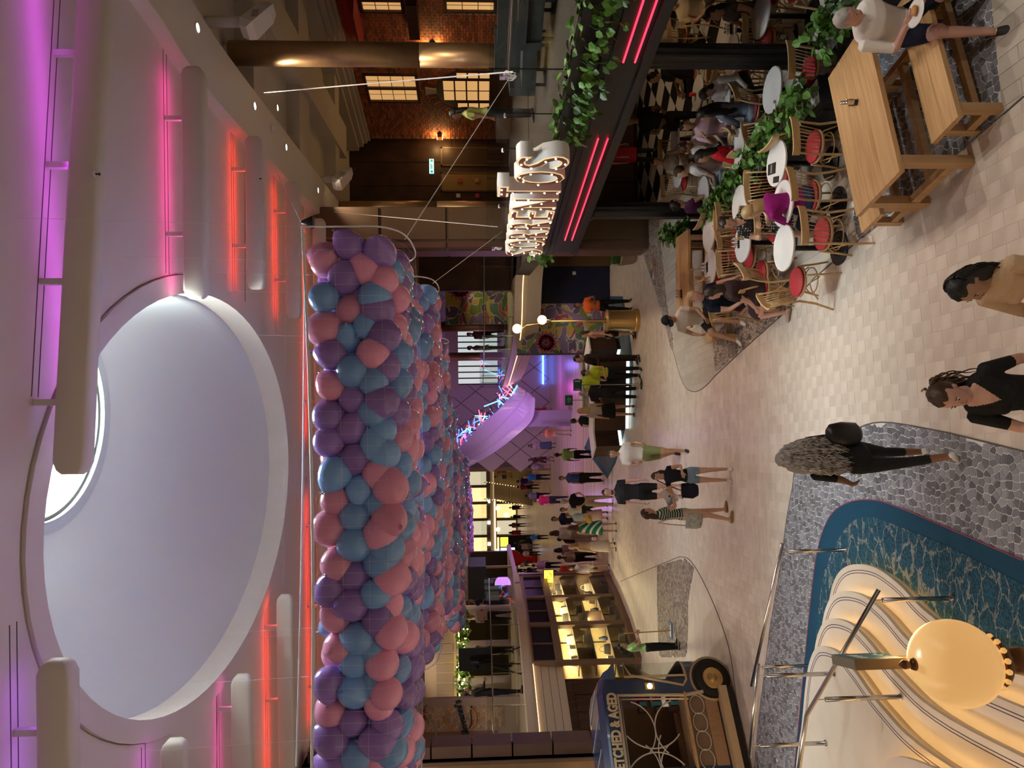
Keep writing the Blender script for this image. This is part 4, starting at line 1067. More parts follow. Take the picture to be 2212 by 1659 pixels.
# ------------------------------------------------------------------ cafe chairs and tables
m_bent = M('bentwood', (.50, .33, .155), .4, nz=(4, (.58, .40, .20)), stretch=(1, 1, 4))
m_redseat = M('red_seat', (.36, .018, .028), .6)
m_marble = M('white_marble', (.80, .78, .76), .25, nz=(3, (.70, .67, .66), 8))
def make_chair():
    t = thing('cafe_chair', 'bentwood cafe chair', 'chair', (0, 0, -5))
    sf_ = MB().lathe([(.17, .415), (.205, .42), (.208, .448), (.17, .45)], n=20).build('seat_frame', m_bent, t, smooth=True)
    MB().lathe([(.05, .475), (.185, .48), (.20, .465), (.19, .45)], n=20).build('seat_pad', m_redseat, sf_, smooth=True)
    for s in (-1, 1):
        MB().tube([(s*.16, .15, .43), (s*.175, .17, .22), (s*.20, .20, 0)], [.016, .015, .012], 8).build('front_leg', m_bent, t, smooth=True)
        MB().tube([(s*.235, -.30, 0), (s*.21, -.22, .25), (s*.195, -.19, .46), (s*.20, -.22, .65), (s*.21, -.27, .84)], [.013, .016, .016, .014, .013], 8).build('back_post', m_bent, t, smooth=True)
        MB().tube([(s*.19, -.17, .10+.12), (s*.185, -.05, .33), (s*.17, .05, .37), (s*.175, .14, .26)], .009, 6).build('side_brace', m_bent, t, smooth=True)
    arc = [(.235*math.sin(a), -.26 - .045*math.cos(a)*1.2, 0) for a in [R(-88+176*k/10) for k in range(11)]]
    rail = MB(); rail.loft([[Vector((x*1.02, y-.012, .78)), Vector((x*1.02, y+.012, .78)), Vector((x*1.04, y+.004, .87)), Vector((x*1.04, y-.020, .87))] for x, y, _ in arc]); rail.build('top_rail', m_bent, t)
    for k in range(7):
        u = -.135 + .045*k
        MB().tube([(u*.95, -.195 + abs(u)*.1, .47), (u, -.245+abs(u)*.12, .64), (u*1.08, -.298 + abs(u)*.2, .80)], .0065, 6).build('spindle', m_bent, t, smooth=True)
    MB().tube([(.185*math.cos(a), .02+.165*math.sin(a), .27) for a in [2*PI*k/16 for k in range(16)]], .008, 6, closed=True).build('stretcher_ring', m_bent, t, smooth=True)
    return t
chair0 = make_chair(); _cu = [False]
def chair(x, y, rz, label, group=None):
    """rz: direction the sitter faces, 0 = +Y"""
    if not _cu[0]:
        _cu[0] = True; chair0.location = (x, y, 0); chair0.rotation_euler = (0, 0, rz); chair0['label'] = label
        if group: chair0['group'] = group
        ROOTM[chair0.name] = Matrix.Translation((x, y, 0)) @ Matrix.Rotation(rz, 4, 'Z'); return chair0
    return dup(chair0, (x, y, 0), rz, label, group)
def make_table():
    t = thing('bistro_table', 'round white bistro table', 'table', (0, 0, -5))
    MB().lathe([(.285, .715), (.295, .72), (.295, .738), (.289, .744)], n=40).build('table_top', m_marble, t, smooth=False)
    pe_ = MB().lathe([(.12, .70), (.12, .715), (.035, .69), (.035, .06)], n=20).build('pedestal', m_black, t, smooth=True)
    MB().lathe([(.22, 0), (.22, .015), (.20, .02), (.19, .026), (.175, .024), (.16, .032), (.14, .03), (.12, .04), (.10, .038), (.06, .055), (.04, .06)], n=32).build('base_disc', m_black, pe_, smooth=False)
    return t
table0 = make_table(); _tu = [False]
def table(x, y, label):
    if not _tu[0]:
        _tu[0] = True; table0.location = (x, y, 0); table0['label'] = label; ROOTM[table0.name] = Matrix.Translation((x, y, 0)); return table0
    return dup(table0, (x, y, 0), 0, label)
TB = {}
for k, (px, lab) in {
    't1': ((1692, 536), 'round white marble table nearest the open walkway, nothing on it'),
    't2': ((1603, 524), 'round white marble table with shakers next to the polka dot woman'),
    't3': ((1530, 506), 'bare round white table next to the hedge planter'),
    't4': ((1533, 577), 'round white marble table with shakers by the far picnic table'),
    't5': ((1597, 443), 'bare round white table behind the polka dot woman'),
    't6': ((1690, 440), 'round white table with two red drinks between the chatting women'),
    't7': ((1676, 353), 'round white table with black card wallet and phone'),
    't8': ((1667, 195), 'bare round white table inside the planter by the fluted column'),
    't9': ((1642, 34), 'bare round white table behind the seated man'),
    't10': ((1590, 322), 'round white table with pizza and glass before the red dress'),
    't11': ((1506, 200), 'round table with a red cup on the chequered floor'),
    't12': ((1457, 300), 'bare table behind the white shirted girl'),
    't13': ((1463, 372), 'round table before the woman in sunglasses'),
    't14': ((1575, 65), 'round table with shakers before the woman in black and white print'),
    't15': ((1518, 418), 'round table with a glass before the woman in purple print'),
    't16': ((1580, 118), 'round table behind the fluted column near the chequered floor'),
    't17': ((1562, 222), 'round table with a clear cup before the silver blouse woman')}.items():
    p = G(*px, .74); TB[k] = p; table(p.x, p.y, lab)
# chairs: (table, bearing of the chair from the table in degrees, label)
m_shaker = M('chrome', (.75, .74, .72), .15, 1)
chs = [('t1', -80, 'empty bentwood chair between the bare walkway table and the picnic bench'), ('t1', 150, 'empty bentwood chair left of the bare walkway table'),
       ('t2', -75, 'empty bentwood chair facing the shaker table beside the polka dot woman'), ('t2', 105, 'empty bentwood chair behind the shaker table'), ('t2', 178, 'empty bentwood chair between the shaker table and brown dressed woman'),
       ('t3', -80, 'empty bentwood chair before the bare table at the hedge'), ('t3', 170, 'empty bentwood chair left of the bare table at the hedge'),
       ('t4', -60, 'empty bentwood chair before the small shaker table'), ('t4', 100, 'empty bentwood chair behind the small shaker table by the picnic table'),
       ('t5', 100, 'empty bentwood chair behind the table at the polka dot woman'), ('t5', 10, 'empty bentwood chair between the planter and the bare round table'),
       ('t7', -82, 'empty bentwood chair before the table with the card wallet'), ('t7', 98, 'empty bentwood chair behind the table with the card wallet'),
       ('t8', -85, 'empty bentwood chair before the bare table inside the planter'), ('t8', 120, 'empty bentwood chair behind the bare table inside the planter'), ('t8', 185, 'empty bentwood chair left of the bare table inside the planter'),
       ('t9', -70, 'amber lit bentwood chair at the edge behind the seated man'), ('t9', 110, 'empty bentwood chair behind the table near the seated man'), ('t9', 15, 'bentwood chair right of the table near the seated man'),
       ('t11', 0, 'empty bentwood chair by the table with the red cup'), ('t12', 90, 'empty bentwood chair at the back wall table'), ('t13', 95, 'bentwood chair behind the sunglasses woman table'),
       ('t16', 80, 'empty bentwood chair behind the fluted column'), ('t16', -90, 'empty bentwood chair before the table behind the fluted column')]
for k, b, lab in chs:
    c = TB[k]; a = R(b); d = .46
    chair(c.x + d*math.cos(a), c.y + d*math.sin(a), a + PI/2, lab)
def shakers(p, lab, rz=0):
    t = thing('shaker_set', lab, 'shakers', p, rz)
    for k in range(3):
        MB().lathe([(.022, 0), (.023, .05), (.016, .07), (.022, .075), (.020, .095), (.008, .105)], (-.055+.055*k, 0, .008), 12).build('shaker', m_shaker, t, smooth=True)
    MB().box(-.085, .085, -.03, .03, 0, .008).build('tray', m_darkmetal, t)
    MB().tube([(-.085, 0, .05), (-.085, .03, .05), (.085, .03, .05), (.085, 0, .05)], .003, 5).build('wire_rail', m_shaker, t)
def on_table(px, z=.745): p = G(*px, z); return (p.x, p.y, z)
shakers(on_table((1596, 524)), 'chrome shaker set on the table beside the polka dot woman'); shakers(on_table((1528, 577)), 'chrome shaker set on the small table by the far picnic table')
shakers(on_table((1580, 62)), 'shaker set on the table of the woman in black and white print')
m_drink = M('red_drink', (.22, .03, .035), .2); m_cup = glass_mat('plastic_cup', (.92, .92, .92), .6)
def cup(p, lab, drink=True, r=.035, h=.11, col=None):
    t = thing('drinking_glass', lab, 'glass', p)
    MB().lathe([(r*.8, 0), (r, h), (r*.94, h), (r*.75, .006)], n=16).build('cup', col or m_cup, t, smooth=True)
    if drink: MB().lathe([(r*.72, .007), (r*.85, h*.62)], n=16).build('drink', m_drink, t, smooth=True)
cup(on_table((1680, 462)), 'clear cup of red drink beside the polka dot woman'); cup(on_table((1682, 436)), 'clear cup of red drink before the magenta top woman')
cup(on_table((1585, 318)), 'clear cup of cola on the pizza table'); cup(on_table((1518, 424)), 'tall clear glass before the purple print woman', False)
cup(on_table((1503, 204)), 'red paper cup on the table over the chequered floor', False, col=M('red_cup', (.6, .03, .03), .5)); cup(on_table((1566, 232)), 'clear empty cup before the silver blouse woman', False)
t = thing('card_wallet', 'black bill wallet lying on the white table by the planter', 'wallet', on_table((1668, 365)), -.15)
MB().box(-.07, .07, -.11, .11, 0, .012).build('cover', m_black, t); MB().box(-.055, .055, -.02, .02, .012, .0125).build('lettering_plate', M('grey_print', (.25, .25, .26), .5), t)
o = MB().box(-.04, .04, -.08, .08, 0, .009).build('phone', m_black); o.location = on_table((1677, 388)); o.rotation_euler = (0, 0, -.2); tag(o, 'black phone lying beside the bill wallet on the white table', 'phone')
t = thing('pizza_plate', 'paper plate with pizza crusts before the red dress woman', 'plate', on_table((1580, 298))); MB().lathe([(.06, 0), (.10, .008), (.12, .02), (.10, .012), (.05, .004)], n=20).build('plate', m_white, t, smooth=True)
MB().prism([(-.08, -.03), (.08, -.03), (0, .08)], .012, .03).build('pizza_slice', M('pizza', (.55, .22, .04), .7, nz=(20, (.7, .45, .12))), t)

# ------------------------------------------------------------------ wooden picnic tables and benches
def beam_set(t, L_, Wd, h, legw, inset, cross=True, planks=3):
    for k in range(planks):
        y0 = -Wd/2 + k*Wd/planks; MB().box(-L_/2, L_/2, y0+.0015, y0+Wd/planks-.0015, h-.05, h).build('plank', m_oak, t)
    for sx in (-1, 1):
        x = sx*(L_/2 - inset)
        for sy in (-1, 1): MB().box(x-legw/2, x+legw/2, sy*(Wd/2-legw*.6)-legw/2, sy*(Wd/2-legw*.6)+legw/2, 0, h-.05).build('leg', m_oak2, t)
        MB().box(x-legw*.4, x+legw*.4, -Wd/2+legw, Wd/2-legw, h*.16, h*.16+legw).build('end_rail', m_oak2, t)
        MB().box(x-legw*.4, x+legw*.4, -Wd/2+legw, Wd/2-legw, h-.11, h-.05).build('apron', m_oak2, t)
    MB().box(-L_/2+inset, L_/2-inset, -legw*.4, legw*.4, h*.17, h*.17+legw*.8).build('stretcher', m_oak2, t)
pdir = math.atan2(-.31, -.95)
PT = Vector((2.63, 6.87, 0)); pn = Vector((math.sin(pdir), -math.cos(pdir), 0)); pn = pn if pn.y < 0 else -pn
t = thing('picnic_table', 'oak plank picnic table standing on the grey cobble mosaic', 'table', PT, pdir); beam_set(t, 1.75, .78, .75, .09, .14)
t = thing('picnic_bench', 'oak bench with the white shirted man seated on it', 'bench', PT + pn*.66 + Vector((.16, .05, 0)), pdir); beam_set(t, 1.62, .38, .45, .075, .12, planks=2)
t = thing('picnic_bench', 'oak bench on the chair side of the near picnic table', 'bench', PT - pn*.64, pdir); beam_set(t, 1.62, .38, .45, .075, .12, planks=2)
shakers((2.86, 6.99, .752), 'chrome shaker set on the oak picnic table', pdir + .9)
P2 = Vector((1.95, 13.1, 0))
t = thing('picnic_table', 'oak picnic table by the far cobble strip with a man in a cap', 'table', P2, 0); beam_set(t, 1.75, .80, .75, .09, .14)
t = thing('picnic_bench', 'oak bench under the man in the black cap', 'bench', P2 + Vector((-.25, -.62, 0)), 0); beam_set(t, 2.0, .36, .45, .075, .12, planks=2)
t = thing('picnic_bench', 'oak bench on the far side of the second picnic table', 'bench', P2 + Vector((0, .66, 0)), 0); beam_set(t, 1.75, .36, .45, .075, .12, planks=2)
p = G(1472, 635, .755); shakers((p.x, p.y, .752), 'dark shaker set on the second oak picnic table')
cup((1.22, 13.15, .752), 'white cup in front of the man in the black cap', False, col=m_white)
# round medallion in the cobble, pot with grass
p = G(1412, 580); t = thing('floor_medallion', 'colourful round mosaic medallion set in the far cobble strip', 'medallion', (p.x, p.y, .011))
MB().lathe([(.001, .0), (.34, .0), (.35, -.004)], n=28, cap=False).build('disc', M('medallion_grey', (.25, .24, .25), .5), t)
for k, c in enumerate(((.5, .05, .05), (.6, .42, .05), (.05, .12, .35), (.6, .57, .5), (.45, .1, .03), (.1, .1, .12))):
    a = 2*PI*k/6; MB().prism([(.05*math.cos(a), .05*math.sin(a)), (.28*math.cos(a-.4), .28*math.sin(a-.4)), (.3*math.cos(a), .3*math.sin(a)), (.28*math.cos(a+.4), .28*math.sin(a+.4))], .0, .004).build('mosaic_petal', M('petal%d' % k, c, .5), t)
p = G(1378, 548); t = thing('grass_pot', 'taupe round pot of tall green grass beside the wood pier', 'plant pot', (p.x, p.y+.25, 0))
MB().lathe([(.20, 0), (.26, .10), (.30, .42), (.31, .5), (.27, .5), (.26, .42)], n=24).build('pot', M('taupe_pot', (.24, .16, .10), .5), t, smooth=True)
gr = MB(); r_ = random.Random(3)
for k in range(320):
    a = r_.random()*2*PI; q = r_.random()**.5*.24; h = r_.uniform(.25, .48); lx, ly = r_.uniform(-.12, .12), r_.uniform(-.12, .12)
    x, y = q*math.cos(a), q*math.sin(a); gr.add([(x-.006, y, .45), (x+.006, y, .45), (x+lx, y+ly, .45+h)], [(0, 1, 2)])
gr.build('grass', m_leaf2, t, kind='stuff')
# ------------------------------------------------------------------ curved stone stair on the carpet
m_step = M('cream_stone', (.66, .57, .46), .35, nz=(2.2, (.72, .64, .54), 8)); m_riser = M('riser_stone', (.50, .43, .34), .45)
m_inlay = M('purple_inlay', (.09, .05, .12), .5); m_led = EM('step_led', (1, .66, .26), 5.5)
st = thing('stone_stair', 'cream stone stair with rounded treads lit from under each nosing', 'stairs', (-3.5, 7.0, 0))
RH = .165; NT = 4
def tier_path(k):
    """outline of tread k (1 lowest): right edge, rounded nose, far edge; open polyline from near to far-left"""
    o = .31*(k-1)
    raw = [(-1.98-o*1.0, 1.4), (-2.12-o, 3.8), (-2.42-o, 6.0), (-2.36-o*1.0, 6.8), (-2.20-o, 7.3), (-2.15-o*.98, 7.85-.05*k), (-2.30-o*.93, 8.35-o*.30), (-2.62-o*.85, 8.68-o*.42), (-3.2-o*.6, 8.86-o*.48), (-3.95-o*.4, 9.0-o*.5), (-4.9, 9.18-o*.52), (-6.2, 9.4-o*.52), (-8.5, 9.8-o*.52)]
    return [tuple(v) for v in smooth_path(raw, 6)]
for k in range(1, NT+1):
    path = tier_path(k); z1 = RH*k; poly = path + [(-9.5, 9.6), (-9.5, 1.4)]
    base = offs(path, .045 if True else 0)
    def inset(d):
        q = []
        for i, p in enumerate(path):
            a = Vector(path[max(i-1, 0)]); b = Vector(path[min(i+1, len(path)-1)]); tt = (b-a).normalized(); q.append((p[0] - tt.y*d, p[1] + tt.x*d))
        return q
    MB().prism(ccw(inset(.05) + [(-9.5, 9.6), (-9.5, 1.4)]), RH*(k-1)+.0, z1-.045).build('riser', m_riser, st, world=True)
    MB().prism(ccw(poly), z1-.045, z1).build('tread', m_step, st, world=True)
    for d in (.07, .10): MB().tube([(p[0], p[1], z1) for p in inset(d)], .0045, 4).build('inlay_line', m_inlay, st, world=True)
    MB().tube([(p[0], p[1], z1-.055) for p in inset(.03)], .008, 5).build('led_strip', m_led, st, world=True)
# upper flight rising towards the camera
for j in range(6):
    z1 = RH*(NT+1+j); x0 = -3.55 - .29*j
    raw = smooth_path([(x0+.32, 2.2), (x0+.30, 5.0), (x0+.16, 6.0), (x0-.18, 6.5), (x0-1.0, 6.75), (-8.5, 7.2)], 5); poly = [tuple(v) for v in raw]
    MB().prism(ccw([(p[0]-.04, p[1]-.03) for p in poly] + [(-9.5, 7.2), (-9.5, 2.2)]), z1-RH, z1-.04).build('riser', m_riser, st, world=True)
    MB().prism(ccw(poly + [(-9.5, 7.2), (-9.5, 2.2)]), z1-.04, z1).build('tread', m_step, st, world=True)
    MB().tube([(p[0]-.02, p[1]-.015, z1-.05) for p in poly], .008, 5).build('led_strip', m_led, st, world=True)
# side strip lights shine along the treads
# handrails
def rail(name_lab, top, posts, r=.021):
    a = Vector(posts[0][1]); t = thing('handrail', name_lab, 'handrail', a)
    MB().tube(top, r, 12).build('rail', m_steel, t, world=True, smooth=True)
    for b, c in posts:
        c = Vector(c); b = Vector(b)
        MB().tube([c, b - Vector((0, 0, .10))], r*1.1, 12).build('post', m_steel, t, world=True, smooth=True)
        MB().tube([b - Vector((0, 0, .11)), b], .006, 6).build('pin', m_steel, t, world=True); MB().lathe([(.035, 0), (.035, .012)], c, 16).build('base_plate', m_steel, t, world=True)
def post_at(px, z0):            # foot pixel on height z0
    p = G(*px, z0); return Vector((p.x, p.y, z0))
pA = post_at((1828, 1188), .015); pB1 = post_at((1765, 1437), .015); pB2 = post_at((1803, 1455), RH*4); pB3 = post_at((1785, 1605), RH*4); pC1 = post_at((2058, 1292), .015); pC2 = post_at((1947, 1505), RH*3)
def above(p, px): return Vector((p.x, p.y, PY(px[0], px[1], p.y).z))
tA, tB1 = above(pA, (1686, 1192)), above(pB1, (1632, 1440))
def ext(a, b, e0, e1): d = (b-a).normalized(); return a - d*e0, b + d*e1
a, b = ext(tA, tB1, .12, .35); rail('long steel handrail on two posts along the carpet edge', [a, b], [(tA, pA), (tB1, pB1)])
tB2, tB3 = above(pB2, (1636, 1455)), above(pB3, (1622, 1608)); a, b = ext(tB2, tB3, .15, .15); rail('short steel handrail on two posts above the stone treads', [a, b], [(tB2, pB2), (tB3, pB3)])
tC1, tC2 = above(pC1, (1885, 1296)), above(pC2, (1762, 1512)); a, b = ext(tC1, tC2, .12, .18)
rail('angled steel handrail descending the near stone treads', [a, b, b + Vector((-.55, -.02, .10)), b + Vector((-.62, -.02, -.1))], [(tC1, pC1), (tC2, pC2)])
gp = thing('stair_balustrade', 'clear glass balustrade panel beside the stone stair at the picture edge', 'balustrade', (-4.7, 6.8, RH*5))
MB().box(-5.6, -4.05, 7.02, 7.035, RH*4, RH*4+1.0).build('pane', m_glass, gp, world=True)
for x in (-5.4, -4.3): MB().box(x-.03, x+.03, 7.0, 7.05, RH*4, RH*4+.15).build('clamp', m_steel, gp, world=True)

# ------------------------------------------------------------------ globe lamp with little street sign in the foreground
gz = 2.62; gc = G(2062, 1432, gz); gr_ = .180
t = thing('globe_lamp', 'large glowing amber glass globe on a turned bronze post in the foreground', 'lamp', (gc.x, gc.y, .0))
m_globe = M('glowing_globe', (.80, .55, .26), .25, em=((1, .52, .16), .36))
MB().sphere((0, 0, gz), gr_, 40, 24).build('globe', m_globe, t, smooth=True)
m_tb = M('turned_bronze', (.22, .10, .035), .3, .6)
MB().lathe([(.10, gz-gr_-.01), (.115, gz-gr_*.90), (.095, gz-gr_*.80), (.085, gz-gr_*.86)], n=24, cap=False).build('collar', M('collar_bronze', (.16, .085, .03), .35, .7), t, smooth=True)
for k in range(16):
    a = 2*PI*k/16; MB().sphere((.11*math.cos(a), .11*math.sin(a), gz-gr_*.88), .013, 8, 6).build('collar_bead', m_globe, t, smooth=True)
MB().lathe([(.09, .0), (.09, .25), (.055, .32), (.04, .5), (.035, gz-.62), (.05, gz-.5), (.03, gz-.44), (.03, gz-.38), (.052, gz-.33), (.06, gz-.29), (.05, gz-.25), (.03, gz-.23), (.06, gz-gr_-.02)], n=24).build('post', m_tb, t, smooth=True)
MB().lathe([(.028, gz+gr_-.004), (.022, gz+gr_+.012), (.010, gz+gr_+.018), (.018, gz+gr_+.028), (.020, gz+gr_+.045), (.008, gz+gr_+.062), (.002, gz+gr_+.068)], n=16).build('finial', m_tb, t, smooth=True)
MB().tube([(0, 0, .0), (0, 0, .01)], .16, 24).build('base', m_tb, t)
point('globe_glow', (gc.x + .0, gc.y + .35, gz), 5, (1, .66, .28), .16)
# sign box standing on its own slim post right behind the globe
m_signblue = M('sign_teal', (.015, .07, .115), .45); m_signside = M('sign_bronze', (.22, .165, .10), .4, .3)
sy = 3.12; sx_ = PY(1900, 1436, sy).x; za = PY(1962, 1436, sy).z; zb = PY(1848, 1436, sy).z
t = thing('street_sign', 'small teal sign box with pale lettering and bronze edges beside the amber globe', 'sign', (sx_ - .028, sy + .11, 0), R(15))
MB().box(-.022, .022, -.11, .11, za, zb).build('sign_body', m_signside, t)
MB().box(.022, .0235, -.105, .105, za+.006, zb-.006).build('sign_face', m_signblue, t); MB().box(-.0235, -.022, -.105, .105, za+.006, zb-.006).build('sign_face', m_signblue, t)
MB().tube([(0, .06, 0), (0, .06, za)], .012, 12).build('post', m_tb, t, smooth=True)
m_sletter = M('sign_letter', (.40, .50, .52), .5)
for a, b, c_, d in ((-.08, -.02, .045, .049), (-.08, -.076, .045, .085), (-.06, -.03, .065, .069), (.0, .03, .05, .054), (.0, .004, .05, .08), (.03, .034, .03, .08), (.05, .08, .05, .054), (.05, .054, .05, .075)): MB().box(.0235, .0242, a, b, za+c_, za+d).build('lettering_stroke', m_sletter, t)
for k in range(8): MB().box(.0235, .0242, -.07+.016*k, -.064+.016*k, zb-.09-.006*(k % 3), zb-.05+.006*(k % 2)).build('lettering_stroke', m_sletter, t)

# ------------------------------------------------------------------ left façade: shop, fascia, upper deck
LP = [(-7.0, 25.4), (-7.2, 23.6), (-7.5, 21.9), (-8.2, 19.9), (-9.1, 17.8), (-9.9, 16.0)]
lp = [tuple(v) for v in smooth_path(LP, 4)]
# n of a Wall from far to near (A far, B near): d=(-,-) -> n=( -d.y, d.x) = (+,-) towards promenade
lf = sempty('trim_5'); m_cream = M('cream_fascia', (.60, .50, .40), .5)
def sweep(path, prof):
    rings = []
    for i, p in enumerate(path):
        a = Vector(path[max(i-1, 0)]); b = Vector(path[min(i+1, len(path)-1)]); tt = (b-a).normalized(); nn = Vector((-tt.y, tt.x))
        rings.append([Vector((p[0]+nn.x*u, p[1]+nn.y*u, z)) for u, z in prof])
    return MB().loft(rings, closed=False, cap=False)
sweep(lp, [(-.4, 3.2), (.02, 3.2), (.02, 3.28), (.06, 3.28), (.06, 3.5), (-.4, 3.5)]).build('fascia_edge', m_cream, lf)
lpn = lp[11:]
def lines_band(path, z0, z1, n_, u0, u1, parent):
    for k in range(n_):
        a = k/n_; b = (k+1)/n_; za, zb = z1+(z0-z1)*a, z1+(z0-z1)*b - .0; ua, ub = u0+(u1-u0)*a, u0+(u1-u0)*b
        sweep(path, [(ua-.02, za-.012), (ua, za-.012), (ub, zb), (ub-.02, zb)]).build('fascia_board', m_cream, parent)
lines_band(lpn, 2.30, 3.20, 4, -.05, -.25, lf)
MB().tube([(p[0]-.02, p[1]+.0, 3.19) for p in lpn], .012, 5).build('cove_light', EM('cove_warm', (1, .62, .26), 3), lf)
m_wdark = m_darkwood
dk = sempty('wall_shopside')
pw = [(p[0]-.35, p[1]) for p in lp if p[1] < 20.2]
sweep(pw, [(0, 0), (0, 3.2)]).build('panel_backing', m_darkwood, dk)
for i in range(0, len(pw)-1):
    w_ = Wall(pw[i], pw[i+1])
    for z0 in (.1, 1.1): mb = MB(); w_.box(mb, .02, w_.L-.02, z0, z0+.97, 0, .03); mb.build('wall_panel', m_darkwood, dk)
# shop window bays
m_shelf = M('shop_frame', (.20, .125, .075), .45); m_shopwall = M('shop_cream', (.55, .42, .20), .6)
sh = sempty('window_5')
bays = [((-7.0, 25.2), (-7.22, 23.4)), ((-7.22, 23.4), (-7.55, 21.7)), ((-7.55, 21.7), (-8.12, 20.1))]
r_ = random.Random(9)
for bi, (A, B) in enumerate(bays):
    w_ = Wall(A, B); L_ = w_.L
    mb = MB(); w_.box(mb, 0, L_, 0, .18, -.35, .10); w_.box(mb, 0, L_, 2.30, 2.52, -.15, .05); w_.box(mb, 0, L_, 3.15, 3.2, -.15, .05)
    for s_ in (0, L_-.09): w_.box(mb, s_, s_+.09, .18, 3.15, -.12, .03)
    w_.box(mb, L_/2-.02, L_/2+.02, 2.52, 3.15, -.08, .0)
    mb.build('bay_frame', m_shelf, sh)
    mb = MB(); w_.box(mb, .09, L_-.09, .18, 2.30, -.70, -.68); mb.build('back_panel', m_shopwall, sh)
    mb = MB(); w_.box(mb, .09, L_-.09, .18, 2.30, -.02, -.012); mb.build('pane', m_glass, sh)
    mb = MB(); w_.box(mb, .09, L_/2-.02, 2.52, 3.15, -.05, -.04); mb.build('transom_pane', M('transom_dark', (.03, .025, .035), .15), sh)
    mb = MB(); w_.box(mb, L_/2+.02, L_-.09, 2.52, 3.15, -.05, -.04); mb.build('transom_pane', M('transom_dark', (.03, .025, .035), .15), sh)
    for lv, z in enumerate((.72, 1.28, 1.80)):
        mb = MB(); w_.box(mb, .09, L_-.09, z, z+.03, -.6, -.06); mb.build('shelf', m_shelf, sh)
        if (lv + bi) % 2 == 0:
            mb = MB(); s_ = L_*(.4+.1*bi); w_.box(mb, s_, s_+.03, z-.52, z, -.6, -.06); mb.build('shelf_divider', m_shelf, sh)
    for lv, z in enumerate((.20, .75, 1.31, 1.83)):
        for q in range(3):
            s_ = L_*(.2+.28*q); c = r_.choice([(.45, .38, .3), (.06, .055, .05), (.35, .12, .12), (.12, .10, .08), (.6, .55, .45), (.08, .10, .14), (.25, .13, .2)])
            p = w_.p(s_, z, -.32); nm = r_.choice(['handbag', 'handbag', 'boxed_gift', 'vase'])
            mt = M('shop_%02d' % int(c[0]*100), c, .45)
            adj = {45: 'taupe', 6: 'black', 35: 'wine red', 12: 'dark brown', 60: 'cream', 8: 'navy', 25: 'plum'}[int(round(c[0]*100))]
            t = thing(nm, '%s %s on the %s shelf of the %s shop window bay' % (adj, nm.replace('_', ' '), ('floor', 'low', 'middle', 'top')[lv], ('far', 'middle', 'near')[bi]), nm.replace('_', ' '), p, r_.uniform(-.4, .4), 'goods in the shop window')
            if nm == 'handbag':
                MB().loft([[Vector((x*sx_, y*.06, z_)) for x, y in ((-1, -1), (1, -1), (1, 1), (-1, 1))] for sx_, z_ in ((.14, 0), (.15, .03), (.12, .19))]).build('bag_body', mt, t)
                MB().tube([(-.08, 0, .19), (-.07, 0, .29), (0, 0, .34), (.07, 0, .29), (.08, 0, .19)], .008, 6).build('bag_handle', mt, t)
            elif nm == 'vase': MB().lathe([(.05, 0), (.08, .08), (.05, .2), (.03, .24), (.045, .28)], n=14).build('body', mt, t, smooth=True); MB().lathe([(.03, .281), (.042, .285)], n=14).build('rim', m_gold, t)
            else: MB().box(-.12, .12, -.08, .08, 0, .14).build('box', mt, t); MB().box(-.125, .125, -.085, .085, .14, .17).build('lid', M('shop_60', (.6, .55, .45), .45), t)
    p = w_.p(L_/2, 2.22, -.34); area('shop_strip', p, (0, 0, math.atan2(w_.d.y, w_.d.x)), L_*.8, .1, 28, (1, .80, .45))
    p = w_.p(L_/2, 1.2, -.34); area('shop_strip', p, (0, 0, math.atan2(w_.d.y, w_.d.x)), L_*.8, .05, 14, (1, .80, .45))
# end wall of the shop with a hanging lit sign
MB().box(-9.5, -6.95, 25.3, 25.5, 0, 3.3).build('shop_end_wall', m_shelf, sh)
p = PY(1185, 1255, 24.9); t = thing('hanging_sign', 'small glowing yellow projecting shop sign on a bracket', 'sign', (p.x, 24.9, p.z-.18), 0)
MB().box(-.06, .42, -.05, .05, 0, .36).build('case', m_shelf, t); MB().box(-.04, .40, -.056, -.05, .02, .34).build('lit_face', EM('yellow_face', (1, .62, .05), 2.2), t)
m_sb = M('sign_brown', (.30, .17, .02), .5)
for a, b, c_, d in ((.05, .15, .24, .262), (.05, .072, .15, .262), (.17, .19, .20, .24), (.22, .31, .10, .122), (.288, .31, .10, .2), (.17, .27, .07, .09), (.17, .19, .07, .15)): MB().box(a, b, -.058, -.056, c_, d).build('lettering_stroke', m_sb, t)
MB().tube([(-.06, 0, .30), (-.3, 0, .30)], .012, 6).build('bracket', m_darkmetal, t)
# balustrade panes on the left deck
gl = thing('glass_balustrade', 'long clear glass balustrade on the left upper deck above the shop', 'railing', (lp[8][0], lp[8][1], 3.5))
for i in range(0, len(lp)-1, 2):
    w_ = Wall(lp[i], lp[min(i+2, len(lp)-1)]); mb = MB(); w_.box(mb, .015, w_.L-.015, 3.5, 4.55, -.06, -.048); mb.build('pane', m_glass, gl, world=True)
    MB().tube([w_.p(.01, 3.5, -.1), w_.p(.01, 4.4, -.1)], .014, 6).build('post', m_steel, gl, world=True)
MB().tube([(p[0]-.1, p[1], 4.38) for p in lp], .02, 8).build('handrail', m_steel, gl, world=True, smooth=True)
struct('floor_upper_left', MB().prism(ccw(lp + [(-26, 16.0), (-26, 25.4)]), 3.30, 3.48).prism(ccw([(-26, 24.5), (-7.0, 24.5), (-7.4, 32), (-26, 32)]), 3.3, 3.47), M('upper_deck_stone', (.35, .28, .22), .5))
